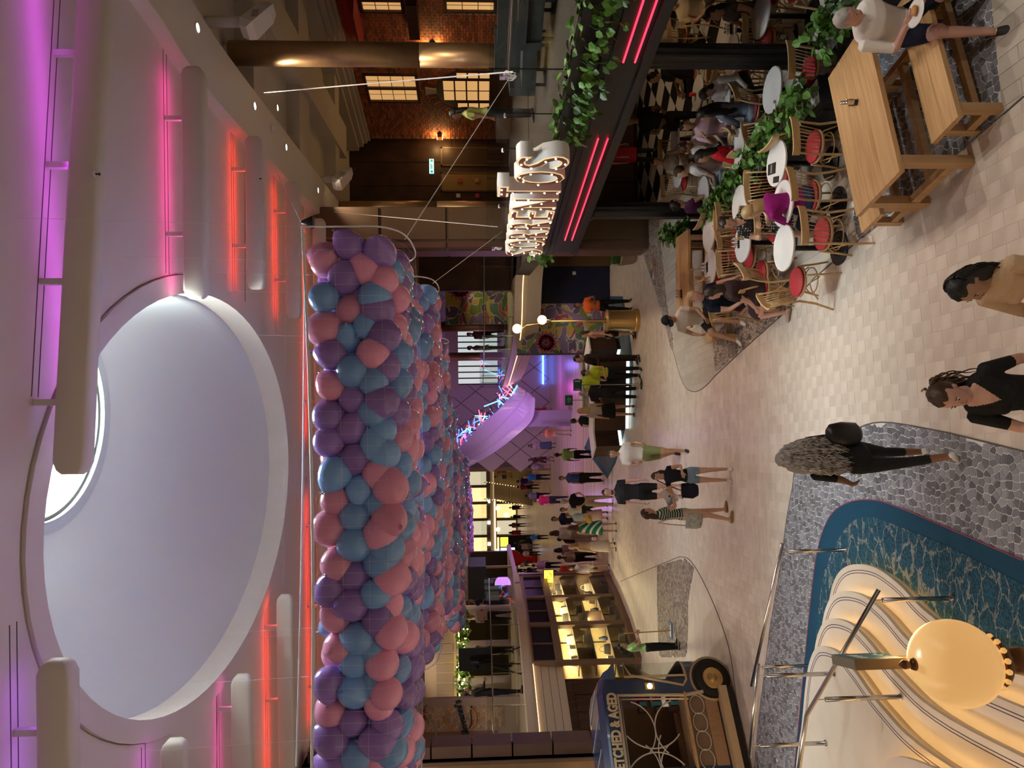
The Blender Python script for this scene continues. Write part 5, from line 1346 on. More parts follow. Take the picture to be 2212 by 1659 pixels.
# upper deck back scenery: restaurant with tiled columns, garland, panels
ub = sempty('wall_upper_left')
UBY = 29.5
MB().box(-24, -7.6, UBY+2, UBY+2.2, 3.4, 9).build('back_wall', M('ul_back', (.05, .035, .025), .6), ub)
m_lou = M('taupe_panel', (.42, .33, .27), .5)
MB().box(-18, -8.2, UBY-.05, UBY, 5.75, 7.1).build('bulkhead', m_lou, ub)
for i in range(22):
    x0 = -17.6+i*.42; MB().box(x0, x0+.36, UBY-.075, UBY-.05, 5.9, 6.6).build('louvre_panel', M('taupe_panel_lo', (.30, .24, .20), .5), ub)
for x in (-12.6, -11.1, -9.6):
    t = thing('tiled_column', 'white tiled column under the garland of the upper left restaurant', 'column', (x, UBY-.2, 3.47), 0, 'white tiled columns')
    for k in range(11): MB().lathe([(.30, .2*k+.004), (.30, .2*k+.196)], n=16).build('tile_course', m_white, t, smooth=False)
    MB().lathe([(.29, 0), (.29, 2.25)], n=16).build('core', m_grout, t)
MB().box(-17, -8.2, UBY-.35, UBY-.30, 5.60, 5.66).build('warm_strip', EM('warm_strip', (1, .72, .12), 4), ub)
t = thing('leaf_garland', 'long green garland with fairy lights above the upper left restaurant', 'garland', (-11.5, UBY-.5, 5.5)); r_ = random.Random(14); pts = []; bl_ = MB()
for k in range(700):
    x = r_.uniform(-14.5, -8.6); pts.append((Vector((x, UBY-.85+r_.uniform(-.15, .15), 5.55+r_.uniform(-.3, .22)*(1+.4*math.sin(x*3)))), Vector((0, -1, -.2))))
foliage(t, pts, .16, 0, 15)
for k in range(46):
    q = MB().sphere((r_.uniform(-14.5, -8.6)+11.5, r_.uniform(-.52, -.42), r_.uniform(-.25, .25)), .028, 6, 4); q.build('fairy_light', EM('fairy', (1, .80, .35), 14), t)
spot('restaurant_lamp', (-12, UBY-1.4, 8.2), 200, (1, .75, .5), 130)
# Giovanni tile wall and panels
GY = 22.3
gw = sempty('wall_giovanni'); x0, zt = on_y(885, 1592, GY); x1, _ = on_y(885, 1512, GY)
MB().box(x0-3, x1, GY, GY+.15, 3.47, 7.6).build('wall_core', m_lou, gw)
gt = MB(); m_gt = M('glazed_tile', (.52, .38, .27), .3, attr='tint', rnd=.25); r_ = random.Random(4)
tx0, _ = on_y(960, 1578, GY); tx1, _ = on_y(960, 1522, GY)
for j in range(36):
    for i in range(int((tx1-tx0)/.12)):
        gt.ct = r_.random(); a = tx0+i*.12+(.06 if j % 2 else 0); gt.box(a, a+.11, GY-.015, GY, 4.0+j*.085, 4.0+j*.085+.076)
gt.build('tile_field', m_gt, gw, tint=True, kind='stuff')
for k, (a, b) in enumerate(((1580, 1592), (1594, 1606))):
    xa, _ = on_y(960, b, GY); xb, _ = on_y(960, a, GY)
    for z in (4.2, 5.2, 6.2): MB().box(xa+.02, xb-.02, GY-.04, GY, z, z+.94).build('wall_panel', M('rose_panel', (.25, .14, .10), .5), gw)
gx, gzz = on_y(1000, 1552, GY-.05); m_gv = M('blue_script', (.02, .035, .06), .4)
t = thing('script_sign', "dark blue script sign reading Giovanni's on the glazed tile wall", 'sign', (gx, GY-.05, gzz-.3))
text_obj('lettering', "Giovanni's", .30, .02, m_gv, Matrix.Translation((gx, GY-.05, gzz-.05)) @ Matrix.Rotation(R(12), 4, 'Y') @ Matrix.Rotation(PI/2, 4, 'X') @ Matrix.Shear('XY', 4, (.25, 0)) if False else Matrix.Translation((gx, GY-.05, gzz-.05)) @ Matrix.Rotation(R(-14), 4, 'Y') @ Matrix.Rotation(PI/2, 4, 'X'), t, bold=.006)
MB().tube([(-.35, 0, .10), (-.1, 0, .02), (.2, 0, .06), (.4, 0, .02)], .018, 6).build('swash', m_gv, t, smooth=True)
for a0_, a1_, zo in ((25, 155, .42), (200, 330, .30)): MB().tube([(.40*math.cos(a), .0, zo+.42*math.sin(a)) for a in [R(a0_+(a1_-a0_)*k/12) for k in range(13)]], .02, 6).build('orange_arc', M('orange_arc', (.7, .28, .03), .5), t)
for k in range(3):
    p = PY(915, 1535+k*14, GY-.35); t = thing('gooseneck_lamp', 'red gooseneck lamp above the script sign', 'wall lamp', (p.x, GY-.3, p.z), 0, 'gooseneck lamps over the script sign')
    MB().tube([(0, .3, -.1), (0, .1, .12), (0, -.05, .1), (0, -.05, .02)], .012, 6).build('arm', M('red_lamp', (.25, .02, .015), .4), t, smooth=True); MB().lathe([(.02, .02), (.09, -.05), (.085, -.05)], (0, -.05, 0), 12).build('shade', M('red_lamp', (.25, .02, .015), .4), t, smooth=True)
p = PY(930, 1550, GY-.4); spot('script_wash', (p.x, GY-.55, p.z), 60, (1, .66, .36), 110, rot=(-.5, 0, 0))
# soffit and cornice lines over the left deck
struct('trim_6', sweep([(p[0]-.8, p[1]) for p in lp], [(-6, 7.9), (0, 7.9), (0, 8.15), (.2, 8.15), (.2, 8.4), (.4, 8.4), (.4, 9.0)]), M('left_cornice', (.52, .45, .39), .6))
# big panelled pier at the left edge
lp_ = sempty('wall_pier_left'); xe, _ = on_y(1100, 1606, 16.6)
MB().box(xe-2.2, xe-.28, 16.4, 17.2, 0, 8.9).build('pier_core', m_bronze, lp_)
for k in range(9): MB().box(xe-.28, xe, 16.55, 17.1, .1+k*.97, .1+k*.97+.93).build('wall_panel', M('rose_brown', (.10, .055, .035), .5), lp_)
MB().box(xe-.36, xe-.28, 16.36, 17.2, 0, 8.9).build('pier_fillet', m_brownframe, lp_)
for z in (1.2, 5.0): spot('pier_wash', (xe-1.0, 15.9, z+2.2), 40, (1, .62, .28), 80, rot=(.5, 0, 0))

# ------------------------------------------------------------------ blue vendor van
TA = Vector((-5.35+.776*.14, 13.05+.631*.14)); TW = Wall(TA, TA + Vector((-.776, -.631)))
m_van = M('van_blue', (.012, .035, .105), .2, coat=.6); m_vcream = M('van_cream', (.58, .44, .26), .4); m_vinside = M('van_inside', (.20, .12, .06), .6)
vn = thing('vendor_van', 'vintage blue and cream vendor van with lettering along its roof', 'van', TW.p(1.6, 0, -.8))
VL, VD = 3.9, 1.7
zr = TW.sz(1322, 1560)[1]; zl = TW.sz(1345, 1490)[1]
def vquad(s0, s1, z0, z1, n0=-.04, n1=0): mb = MB(); TW.box(mb, s0, s1, z0, z1, n0, n1); return mb
sw0, sw1, zw0, zw1 = TW.sz(1400, 1498)[0], TW.sz(1400, 1660)[0], .0, .0
z_top = TW.sz(1340, 1570)[1]; z_win0 = TW.sz(1492, 1575)[1]; z_cnt = z_win0 - .30; z_bot = .32
# side skin around the serving hatch
for a_, b_ in ((.42, sw0), (sw1, VL)):
    sk = MB(); TW.box(sk, a_, b_, z_bot, z_top, -.05, 0); sk.build('side_panel', m_van, vn, world=True)
# rounded roof
rings = []
for s_ in (.12, .2, .35, .6, VL):
    q = []; sh_ = {.12: .25, .2: .14, .35: .05}.get(s_, 0)
    for n_, z in ((.0, z_top-.02), (.01, z_top+.12-sh_*.4), (-.06, z_top+.24-sh_), (-.25, z_top+.33-sh_*1.2), (-VD+.25, z_top+.33-sh_*1.2), (-VD+.06, z_top+.24-sh_), (-VD, z_top-.02)): q.append(TW.p(s_, z, n_))
    rings.append(q)
MB().loft(rings).build('roof', m_van, vn, world=True)
# roof awning with ribs seen above
aw2 = MB()
for k in range(7):
    s_ = .5+k*.5; aw2.tube([TW.p(s_, z_top+.335, -.3), TW.p(s_+.35, z_top+.335, -VD+.3)], .012, 5)
aw2.build('roof_ribs', M('rib_grey', (.35, .35, .4), .4), vn, world=True)
# nose with wrap-around glass
zg0, zg1 = TW.sz(1478, 1445)[1], z_top - .02
def arc_nose(z0, z1, mat, name, n=8, inset=0.0):
    rings = []
    for z in (z0, z1):
        q = []
        for k in range(n+1):
            a = PI/2*k/n; q.append(TW.p(.42 - (.42-inset)*math.sin(a), z, -.42 + (.42-inset)*math.cos(a)))
        q.append(TW.p(inset, z, -VD+.42))
        for k in range(n+1):
            a = PI/2*k/n; q.append(TW.p(.42 - (.42-inset)*math.cos(a), z, -VD+.42 - (.42-inset)*math.sin(a)))
        rings.append(q)
    return MB().loft(rings, closed=False, cap=False).build(name, mat, vn, world=True)
arc_nose(z_bot, zg0, m_van, 'nose'); arc_nose(zg0, zg1, m_glass, 'nose_glass', inset=.01); arc_nose(z_bot-.14, z_bot, m_vcream, 'bumper', inset=-.04); arc_nose(zg0-.02, zg0+.03, m_vcream, 'glass_trim', inset=-.01)
# side quarter glass with cream trim
q0, q1 = TW.sz(1410, 1424)[0], TW.sz(1410, 1482)[0]; qz0 = zg0; qz1 = TW.sz(1345, 1440)[1]
trimq = [TW.p(a, z, .008) for a, z in ((.36, qz0), (q1-.1, qz0), (q1, qz0+.08), (q1-.06, qz0+.35), (q1-.2, qz1-.12), (q1-.42, qz1), (.36, qz1))]
MB().tube(trimq, .022, 6, closed=True).build('glass_trim', m_vcream, vn, world=True)
mb = MB(); mb.add([p_ + TW.n*.002 for p_ in trimq], [tuple(range(7))]); mb.build('quarter_glass', glass_mat('van_glass', (.75, .78, .76), 1.2), vn, world=True)
# interior floor, back, shelves with goods
mb = MB(); TW.box(mb, .15, VL, z_bot, z_bot+.05, -VD+.05, -.06); TW.box(mb, .5, VL, z_bot, z_top-.05, -VD, -VD+.05); mb.build('interior_shell', m_vinside, vn, world=True)
mb = MB(); TW.box(mb, sw0-.05, VL, z_cnt-.25, z_cnt+.28, -1.1, -.9); TW.box(mb, sw0, VL, z_win0-.02, z_win0+.02, -.45, .05); mb.build('counter', m_oak, vn, world=True)
for z in (zg0+.10, zg0+.42, zg0+.72):
    mb = MB(); TW.box(mb, .3, q1, z, z+.012, -.9, -.3); mb.build('glass_shelf', m_glass, vn, world=True)
cols = [((.5, .02, .12), 'crimson'), ((.08, .32, .45), 'sky blue'), ((.40, .13, .04), 'tan'), ((.5, .02, .12), 'crimson'), ((.08, .32, .45), 'sky blue'), ((.10, .05, .03), 'brown')]
for lv, z in enumerate((zg0+.112, zg0+.432, zg0+.732)):
    for k, (c, nm) in enumerate(cols):
        p = TW.p(.36+.095*k, z, -.5); o = MB().box(-.038, .038, -.1, .1, 0, .13+.02*((k+lv) % 3)).build('leather_case', M('case_'+nm.replace(' ', ''), c, .5)); o.location = p; o.rotation_euler = (0, 0, math.atan2(TW.d.y, TW.d.x))
        tag(o, '%s leather case on the %s glass shelf inside the blue van' % (nm, ('lower', 'middle', 'upper')[lv]), 'leather case', 'leather cases in the van nose')
# serving hatch: chrome frame, lower decorative panel, wood panel
zf0, zf1 = z_win0, z_top - .02
MB().tube([TW.p(sw0+.10, zf0, .012), TW.p(sw1, zf0, .012)], .03, 6).build('hatch_frame', m_vcream, vn, world=True)
fr = [TW.p(sw0, z_bot+.25, .012), TW.p(sw0+.05, zf0, .012), TW.p(sw0+.02, zf1, .012), TW.p(sw1, zf1, .012)]
MB().tube(fr, .034, 6).build('hatch_frame', M('hatch_cream', (.62, .55, .42), .3, .3), vn, world=True)
MB().tube([p_ + TW.n*.01 + TW.d*.07 + Vector((0, 0, -.05)) for p_ in fr[1:]], .018, 6).build('hatch_inner_frame', m_steel, vn, world=True)
mb = vquad(sw0, VL, z_bot+.02, z_cnt-.06, -.03, -.005); mb.build('wood_panel', wood('van_wood', (.34, .20, .11), (.42, .26, .15), (14, 14, 2)), vn, world=True)
mb = vquad(sw0, VL, z_cnt-.06, z_win0-.04, -.06, -.03); mb.build('grille_panel', M('grille_taupe', (.24, .17, .11), .5), vn, world=True)
m_scroll = M('scroll_white', (.72, .66, .58), .4)
wc = (sw0 + .92, (zf0+zf1)/2 + .02)
for cx, cz, rr, a0, a1 in ((wc[0]-.30, wc[1]+.50, .50, 195, 320), (wc[0]+.35, wc[1]+.50, .50, 215, 345), (wc[0]-.30, wc[1]-.50, .50, 40, 165), (wc[0]+.35, wc[1]-.50, .50, 15, 150), (wc[0]-.62, wc[1]+.05, .62, -50, 50), (wc[0]+.68, wc[1]+.05, .62, 130, 230), (wc[0]+.1, wc[1]-.62, .62, 20, 120)):
    pts = [(cx+rr*math.cos(R(a0+(a1-a0)*k/16)), cz+rr*math.sin(R(a0+(a1-a0)*k/16))) for k in range(17)]
    pts = [(a, z) for a, z in pts if sw0+.06 < a < VL and zf0+.02 < z < zf1-.05]
    if len(pts) > 2: MB().tube([TW.p(a, z, .0) for a, z in pts], .012, 6).build('scroll_bar', m_scroll, vn, world=True)
for k in range(6):
    cx = sw0+.22+k*.30; zc = z_cnt+.10
    MB().tube([TW.p(cx+.16*math.cos(a), zc+.13*math.sin(a), .0) for a in [2*PI*q/18 for q in range(18)]], .008, 5, closed=True).build('scroll_ring', m_scroll, vn, world=True)
# running board, wheel arches, wheels
mb = MB(); TW.box(mb, sw0-.06, VL, .16, .30, -.1, .16); mb.build('running_board', m_vcream, vn, world=True); mb = MB(); TW.box(mb, sw0-.06, VL, .05, .16, -.1, .12); mb.build('skirt', m_black, vn, world=True)
ws, wz = TW.sz(1538, 1465); wz = .34
rotw = Matrix((TW.d, Vector((0, 0, 1)), TW.n)).transposed()
for w_s in (ws, ws + 2.55):
    wh = MB().lathe([(.20, -.09), (.30, -.09), (.335, -.05), (.335, .05), (.30, .09), (.20, .085)], TW.p(w_s, wz, -.03), 28, rotw, cap=False).build('tyre', M('rubber', (.012, .012, .012), .7), vn, world=True, smooth=True)
    MB().lathe([(.001, .09), (.05, .092), (.06, .075), (.14, .07), (.17, .085), (.20, .075), (.205, .05)], TW.p(w_s, wz, -.03), 28, rotw, cap=False).build('hubcap', m_gold, wh, world=True, smooth=True)
    MB().lathe([(.36, -.02), (.40, -.02), (.40, .03), (.36, .03)], TW.p(w_s, wz+.03, -.02), 28, rotw, cap=False).build('wheel_arch', M('arch_cream', (.50, .38, .24), .35, .4), vn, world=True, smooth=True)
    mb = MB(); MB.lathe(mb, [(.001, 0), (.385, 0)], TW.p(w_s, wz+.03, .002), 28, rotw, cap=False).build('arch_opening', m_black, vn, world=True)
# marker lamp
ml = TW.sz(1403, 1483); MB().sphere(TW.p(ml[0], ml[1], .03), .05, 12, 8, (1, 1, 1)).build('marker_lamp', EM('marker', (1, .8, .35), 6), vn, world=True, smooth=True)
mb = MB(); TW.box(mb, ml[0]-.06, ml[0]+.06, ml[1]-.09, ml[1]+.09, 0, .03); mb.build('marker_base', m_gold, vn, world=True)
# lettering along the roof edge (reads towards the nose)
m_vl = M('van_letter', (.72, .60, .38), .4)
a0 = TW.sz(1342, 1497)[0]; zt0 = TW.sz(1352, 1560)[1]
ex = -TW.d; en = ex.cross(Vector((0, 0, 1)))
zb_ = z_top - .0
text_obj('lettering', 'ETCHED & AGED', .235, .012, m_vl, Matrix.Translation(TW.p(a0, zb_+.02, .03)) @ Matrix((ex, Vector((0, 0, 1)), en)).transposed().to_4x4(), vn, bold=.010, align='RIGHT', sx=.70)
mb = MB(); TW.box(mb, .4, VL, z_top-.02, z_top+.20, -.02, .018); mb.build('sign_band', m_van, vn, world=True)
spot('van_lamp', TW.p(1.6, z_top+.2, -.8), 30, (1, .75, .45), 150)
# ------------------------------------------------------------------ central balcony, mural walls
CB = [(4.06, 20.8), (3.2, 22.4), (1.94, 23.4), (1.2, 25.6), (.75, 28.5), (.2, 32.5), (-.25, 36.5)]
cb = [tuple(v) for v in smooth_path(CB, 5)]
def sweepr(path, prof):          # path runs away from the camera with the promenade on its left
    rings = []
    for i, p in enumerate(path):
        a = Vector(path[max(i-1, 0)]); b = Vector(path[min(i+1, len(path)-1)]); tt = (b-a).normalized(); nn = Vector((-tt.y, tt.x))
        rings.append([Vector((p[0]+nn.x*u, p[1]+nn.y*u, z)) for u, z in prof])
    return MB().loft(rings, closed=False, cap=False)
cf = sempty('trim_7')
sweepr(cb, [(-1.2, 3.45), (.05, 3.45), (.05, 3.22), (-.02, 3.22), (-.02, 3.17)]).build('fascia_edge', m_cream, cf)
for k in range(5):
    z1 = 3.17 - k*.125; sweepr(cb, [(-.02-.05*k, z1-.012), (-.02-.05*k-.004, z1), (-.07-.05*k, z1-.125), (-.09-.05*k, z1-.125)]).build('fascia_board', m_cream, cf)
sweepr(cb, [(-.27, 2.55), (-3.5, 2.55)]).build('soffit', m_cream, cf)
MB().tube([(p[0]-.01, p[1]-.02, 3.195) for p in cb], .012, 5).build('cove_light', EM('cove_warm2', (1, .62, .26), 2.5), cf)
struct('floor_upper_center', MB().prism(ccw([(p[0], p[1]) for p in cb] + [(12, 36), (12, 20.8)]), 3.3, 3.44), M('upper_deck_stone', (.35, .28, .22), .5))
gbc = thing('glass_balustrade', 'curved clear glass balustrade above the mural wall', 'railing', (2.0, 23.4, 3.45))
for i in range(0, len(cb)-3, 3):
    w_ = Wall(cb[i], cb[i+3]); mb = MB(); w_.box(mb, .015, w_.L-.015, 3.45, 4.62, -.06, -.048); mb.build('pane', m_glass, gbc, world=True)
    MB().tube([w_.p(0, 3.45, -.09), w_.p(0, 4.55, -.09)], .013, 6).build('post', m_steel, gbc, world=True)
MB().tube([(p[0]+.08, p[1]+.03, 4.45) for p in cb], .02, 8).build('handrail', m_steel, gbc, world=True, smooth=True)
# mural: a painted panel on the wall behind (flat paint), big petal shapes as thin raised panels
m_mur = M('mural_paint', (.16, .12, .20), .55)
def mural_mat():
    mt = m_mur; nt = mt.node_tree; b = nt.nodes['Principled BSDF']
    tc = _n(nt, 'ShaderNodeTexCoord'); mp = _n(nt, 'ShaderNodeMapping'); mp.inputs['Scale'].default_value = (.9, 1, 1.3)
    nz = _n(nt, 'ShaderNodeTexNoise'); nz.inputs['Scale'].default_value = 1.3; nz.inputs['Detail'].default_value = 1
    ad = _n(nt, 'ShaderNodeVectorMath', operation='MULTIPLY_ADD'); ad.inputs[1].default_value = (1.6, .2, 1.6)
    vo = _n(nt, 'ShaderNodeTexVoronoi'); vo.inputs['Scale'].default_value = 2.6; ve = _n(nt, 'ShaderNodeTexVoronoi'); ve.feature = 'DISTANCE_TO_EDGE'; ve.inputs['Scale'].default_value = 2.6
    sp_ = _n(nt, 'ShaderNodeSeparateColor'); rp = _n(nt, 'ShaderNodeValToRGB'); rp.color_ramp.interpolation = 'CONSTANT'
    cs = [(.10, .06, .13), (.05, .11, .03), (.18, .12, .24), (.30, .05, .07), (.13, .18, .04), (.07, .04, .09), (.40, .27, .05), (.07, .14, .12)]
    e = rp.color_ramp.elements; e[0].color = (*cs[0], 1); e[1].color = (*cs[1], 1); e[1].position = 1/8
    for k in range(2, 8): q = e.new(k/8); q.color = (*cs[k], 1)
    r2 = _n(nt, 'ShaderNodeValToRGB'); r2.color_ramp.elements[0].color = (0, 0, 0, 1); r2.color_ramp.elements[0].position = .02; r2.color_ramp.elements[1].position = .035
    mx = _n(nt, 'ShaderNodeMixRGB'); mx.inputs[1].default_value = (.45, .40, .42, 1)
    L = nt.links.new; L(tc.outputs['Object'], mp.inputs[0]); L(mp.outputs[0], nz.inputs['Vector']); L(nz.outputs['Color'], ad.inputs[0]); L(mp.outputs[0], ad.inputs[2])
    L(ad.outputs[0], vo.inputs['Vector']); L(ad.outputs[0], ve.inputs['Vector']); L(vo.outputs['Color'], sp_.inputs[0]); L(sp_.outputs[0], rp.inputs[0])
    L(ve.outputs['Distance'], r2.inputs[0]); L(r2.outputs[0], mx.inputs[0]); L(rp.outputs[0], mx.inputs[2]); L(mx.outputs[0], b.inputs['Base Color'])
mural_mat()
MY = 24.3
mu = sempty('wall_mural')
xl = PY(1300, 762, MY).x; xr = PY(1300, 655, MY).x; xn = PY(1300, 575, MY).x
MB().box(xl, xr+.05, MY, MY+.15, 0, 3.3).build('mural_panel', m_mur, mu)
MB().box(xr, xn, MY-.02, MY+.15, 0, 3.3).build('navy_panel', M('navy_wall', (.006, .008, .030), .4), mu)
MB().box(xn, 5.2, MY-.25, MY+.15, 0, 3.3).build('bronze_panel', M('bronze_wall', (.15, .08, .03), .4, .4), mu)
MB().box(xl-.06, xl, MY-.05, MY+.2, 0, 3.3).build('corner_post', M('plum_post', (.06, .05, .09), .5), mu)
def flower(c, r, n, col1, col2, parent, normal_y, lab=None):
    for k in range(n):
        a = 2*PI*k/n; d = Vector((math.cos(a), 0, math.sin(a))); s_ = Vector((-math.sin(a), 0, math.cos(a))); c_ = Vector(c)
        pts = [c_ + d*r*.12, c_ + d*r*.55 + s_*r*.22, c_ + d*r, c_ + d*r*.55 - s_*r*.22]
        MB().add([p + Vector((0, normal_y, 0)) for p in pts] + [p for p in pts], [(0, 1, 2, 3), (7, 6, 5, 4), (0, 4, 5, 1), (1, 5, 6, 2), (2, 6, 7, 3), (3, 7, 4, 0)]).build('petal_paint', col1, parent)
    MB().sphere(c, r*.13, 10, 6, (1, .15, 1)).build('flower_heart', col2, parent)
m_pet = M('petal_magenta', (.30, .04, .09), .5); m_pet2 = M('petal_dark', (.05, .02, .03), .5); m_lf1 = M('mural_leaf', (.12, .20, .05), .5); m_yel = M('mural_yellow', (.42, .26, .04), .5)
p = PY(1180, 740, MY-.01); flower((p.x, MY-.006, p.z), .42, 16, m_pet, m_pet2, mu, -.006)
for a, b_, c_, mt in (((1155, 745), (1220, 705), (1180, 720), m_yel), ((1260, 750), (1330, 700), (1270, 700), m_lf1), ((1230, 690), (1290, 735), (1240, 730), m_lf1), ((1200, 660), (1300, 700), (1240, 700), M('mural_plum', (.20, .13, .25), .5))):
    A, B, C = (PY(*q, MY-.01) for q in (a, b_, c_)); pts = [A.lerp(C, k/4).lerp(C.lerp(B, k/4), k/4) for k in range(5)]; q = [p_ + (B-A).cross(Vector((0, 1, 0))).normalized()*(.18*math.sin(PI*k/4)) for k, p_ in enumerate(pts)]
    MB().add([Vector((p_.x, MY-.008, p_.z)) for p_ in pts] + [Vector((p_.x, MY-.008, p_.z)) for p_ in reversed(q)], [tuple(range(10))]).build('leaf_paint', mt, mu)
for x, z in ((xr+1.0, 1.2),): MB().box(x, x+.12, MY-.03, MY-.02, 1.2, 1.32).build('switch_plate', m_white, mu)
# low stone plinth at the mural's left corner
struct('trim_8', MB().prism(ccw([(xl-.3, MY-.05), (xl+1.2, MY-.35), (xl+1.2, MY), (xl-.1, MY)]), 0, .25), m_cream)
# upper wall: mural, door, louvred ceiling
UMY = 28.5; uw = sempty('wall_upper_center')
a = PY(1030, 700, UMY).x; b = PY(1030, 588, UMY).x; c = PY(1030, 530, UMY).x
MB().box(a, b, UMY, UMY+.15, 3.44, PY(962, 640, UMY).z).build('mural_panel', m_mur, uw)
MB().box(b, 9.5, UMY, UMY+.15, 3.44, 6.6).build('ochre_wall', M('ochre_wall', (.42, .33, .16), .6), uw)
MB().box(b+.25, b+1.15, UMY-.03, UMY, 3.44, 5.8).build('door_panel', M('ochre_door', (.40, .31, .15), .5), uw)
p = PY(1000, 622, UMY-.01); flower((p.x, UMY-.006, p.z+.1), .55, 16, m_pet, m_pet2, uw, -.006)
MB().box(a-4, 9.5, UMY-.1, UMY+.4, 6.2, 6.45).build('soffit_band', m_cream, uw)
lv = sempty('ceiling_louvre')
for k in range(26):
    y = 22.0 + k*.42; MB().box(-.6+ (y-22)*(-.1), 4.6 + .15*k, y, y+.10, 6.75, 7.0).build('louvre', M('louvre_wood', (.26, .12, .07), .5), lv)
MB().box(-2, 4.6, 21.8, 33.5, 7.0, 7.1).build('louvre_backing', M('louvre_dark', (.05, .025, .018), .6), lv)
MB().box(-2.0, 4.3, 21.7, 21.95, 6.7, 9.1).build('louvre_fascia', M('louvre_dark2', (.14, .07, .045), .6), lv)
spot('upper_wash', (3.8, UMY-1.6, 6.1), 130, (1, .78, .42), 130); spot('mural_wash', (2.2, MY-1.2, 2.5), 40, (1, .8, .55), 140)
for x, z in ((5.0, 0), (3.0, 0)): pass
for px in (705, 770):
    p = PY(1030, px, 30.0 if px < 750 else 36.0); t = thing('column', 'bronze column on the central upper deck %s' % ('beside the upper mural' if px < 750 else 'near the glass corner'), 'column', (p.x, p.y, 3.44))
    MB().lathe([(.22, 0), (.22, 3.2)], n=20).build('shaft', m_bronze, t, smooth=True); MB().lathe([(.24, 0), (.24, .1)], n=20).build('base', m_bronze, t)
# bright shopfront behind the upper balcony (windows with slats)
ow = sempty('window_6'); OY = 39.0
for k in range(9):
    x0 = PY(1000, 830-k*13, OY).x; MB().box(x0+.03, x0+.30, OY, OY+.02, 3.6, 5.8).build('pane', M('day_pane', (.7, .75, .72), .3, em=((.75, .85, .8), .5)), ow); MB().box(x0-.04, x0+.03, OY-.03, OY+.04, 3.44, 6.0).build('mullion', m_darkwood, ow)
MB().box(PY(1000, 835, OY).x-.2, PY(1000, 705, OY).x, OY-.05, OY+.05, 5.8, 6.5).build('lintel', m_cream, ow)

# ------------------------------------------------------------------ twin globe lamp post
bp = G(1383, 690); t = thing('lamp_post', 'brass lamp post with two glowing globes on a drum plinth', 'lamp', (bp.x, bp.y + .3, 0))
yl = bp.y + .3
pz = PY(1310, 690, yl).z
MB().lathe([(.34, 0), (.34, .10), (.31, .12), (.30, pz-.06), (.32, pz-.04), (.32, pz), (.12, pz+.02)], n=32).build('plinth', m_gold, t, smooth=False)
ztop = PY(1190, 692, yl).z
MB().lathe([(.11, pz), (.06, pz+.06), (.07, pz+.1), (.045, pz+.16), (.045, pz+.5), (.06, pz+.52), (.035, pz+.56), (.03, ztop)], n=16).build('pole', m_gold, t, smooth=True)
m_g2 = EM('globe_small', (1, .80, .36), 2.6)
g1 = PY(1171, 691, yl); g2_ = PY(1117, 710, yl); o_ = Vector((bp.x, yl, 0))
for g, nm in ((g1, 'globe'), (g2_, 'globe')): MB().sphere(g - o_, .135, 20, 12).build(nm, m_g2, t, smooth=True)
MB().tube([Vector((0, 0, ztop)), Vector((-.05, 0, ztop+.15)), (g2_-o_) + Vector((.1, 0, -.28)), (g2_-o_) + Vector((0, 0, -.14))], .016, 8).build('arm', m_gold, t, smooth=True)
MB().tube([Vector((0, 0, ztop)), Vector((.02, -.1, ztop+.0)), (g1-o_) + Vector((0, -.02, -.14))], .016, 8).build('arm', m_gold, t, smooth=True)
point('post_glow', (bp.x - .1, yl - .5, 3.2), 20, (1, .8, .45), .14)

# ------------------------------------------------------------------ service desk on its own carpet
cp = [g2(*q) for q in [(1312, 1034), (1262, 968), (1300, 880), (1330, 740), (1318, 640)]] + [g2(*q) for q in [(1345, 640), (1358, 700), (1368, 790), (1362, 870), (1345, 950), (1330, 1000)]]
MB().prism(ccw(cp), -.005, .006).build('carpet_border', M('blue_border', (.02, .08, .15), .95), fl)
c0 = Vector((sum(p[0] for p in cp)/len(cp), sum(p[1] for p in cp)/len(cp)))
MB().prism(ccw([tuple(c0 + (Vector(p)-c0)*.93) for p in cp]), -.004, .009).build('carpet_field', M('blue_carpet', (.05, .075, .10), .95, nz=(6, (.10, .13, .15), 6), stretch=(8, .6, 1)), fl)
dk0 = G(1372, 835); dk1 = G(1335, 925); d_ = (Vector((dk1.x, dk1.y, 0)) - Vector((dk0.x, dk0.y, 0)))
t = thing('service_desk', 'dark walnut service desk with white tops and glowing foot light', 'desk', (-.5, 21.9, 0))
def desk_unit(x0, x1, y0, y1, z1, rz=0, c=(0, 0)):
    m_ = Matrix.Translation((c[0], c[1], 0)) @ Matrix.Rotation(rz, 4, 'Z')
    MB().box(x0, x1, y0, y1, .14, z1-.05).xf(m_).build('desk_body', m_darkwood, t, world=True)
    MB().box(x0-.04, x1+.04, y0-.06, y1+.04, z1-.05, z1).xf(m_).build('desk_top', m_white, t, world=True)
    MB().box(x0+.05, x1-.05, y0+.06, y1-.06, .02, .14).xf(m_).build('kick', m_black, t, world=True)
    MB().box(x0+.05, x1-.05, y0+.035, y0+.05, .02, .11).xf(m_).build('foot_light', EM('foot_light', (.8, 1, .95), 2), t, world=True)
desk_unit(-1.1, 1.1, -.35, .35, 1.15, -.12, (-.35, 21.6)); desk_unit(-.6, .6, -.35, .35, .95, .6, (-1.75, 22.9)); desk_unit(-.5, .5, -.3, .3, 1.05, -.9, (1.0, 23.0))
t2 = thing('low_counter', 'low white counter beyond the walnut service desk', 'counter', (.4, 25.5, 0))
MB().box(-1.4, .8, -.3, .3, 0, .85).build('counter_body', m_cream, t2); MB().box(-1.45, .85, -.35, .35, .85, .9).build('counter_top', m_white, t2)
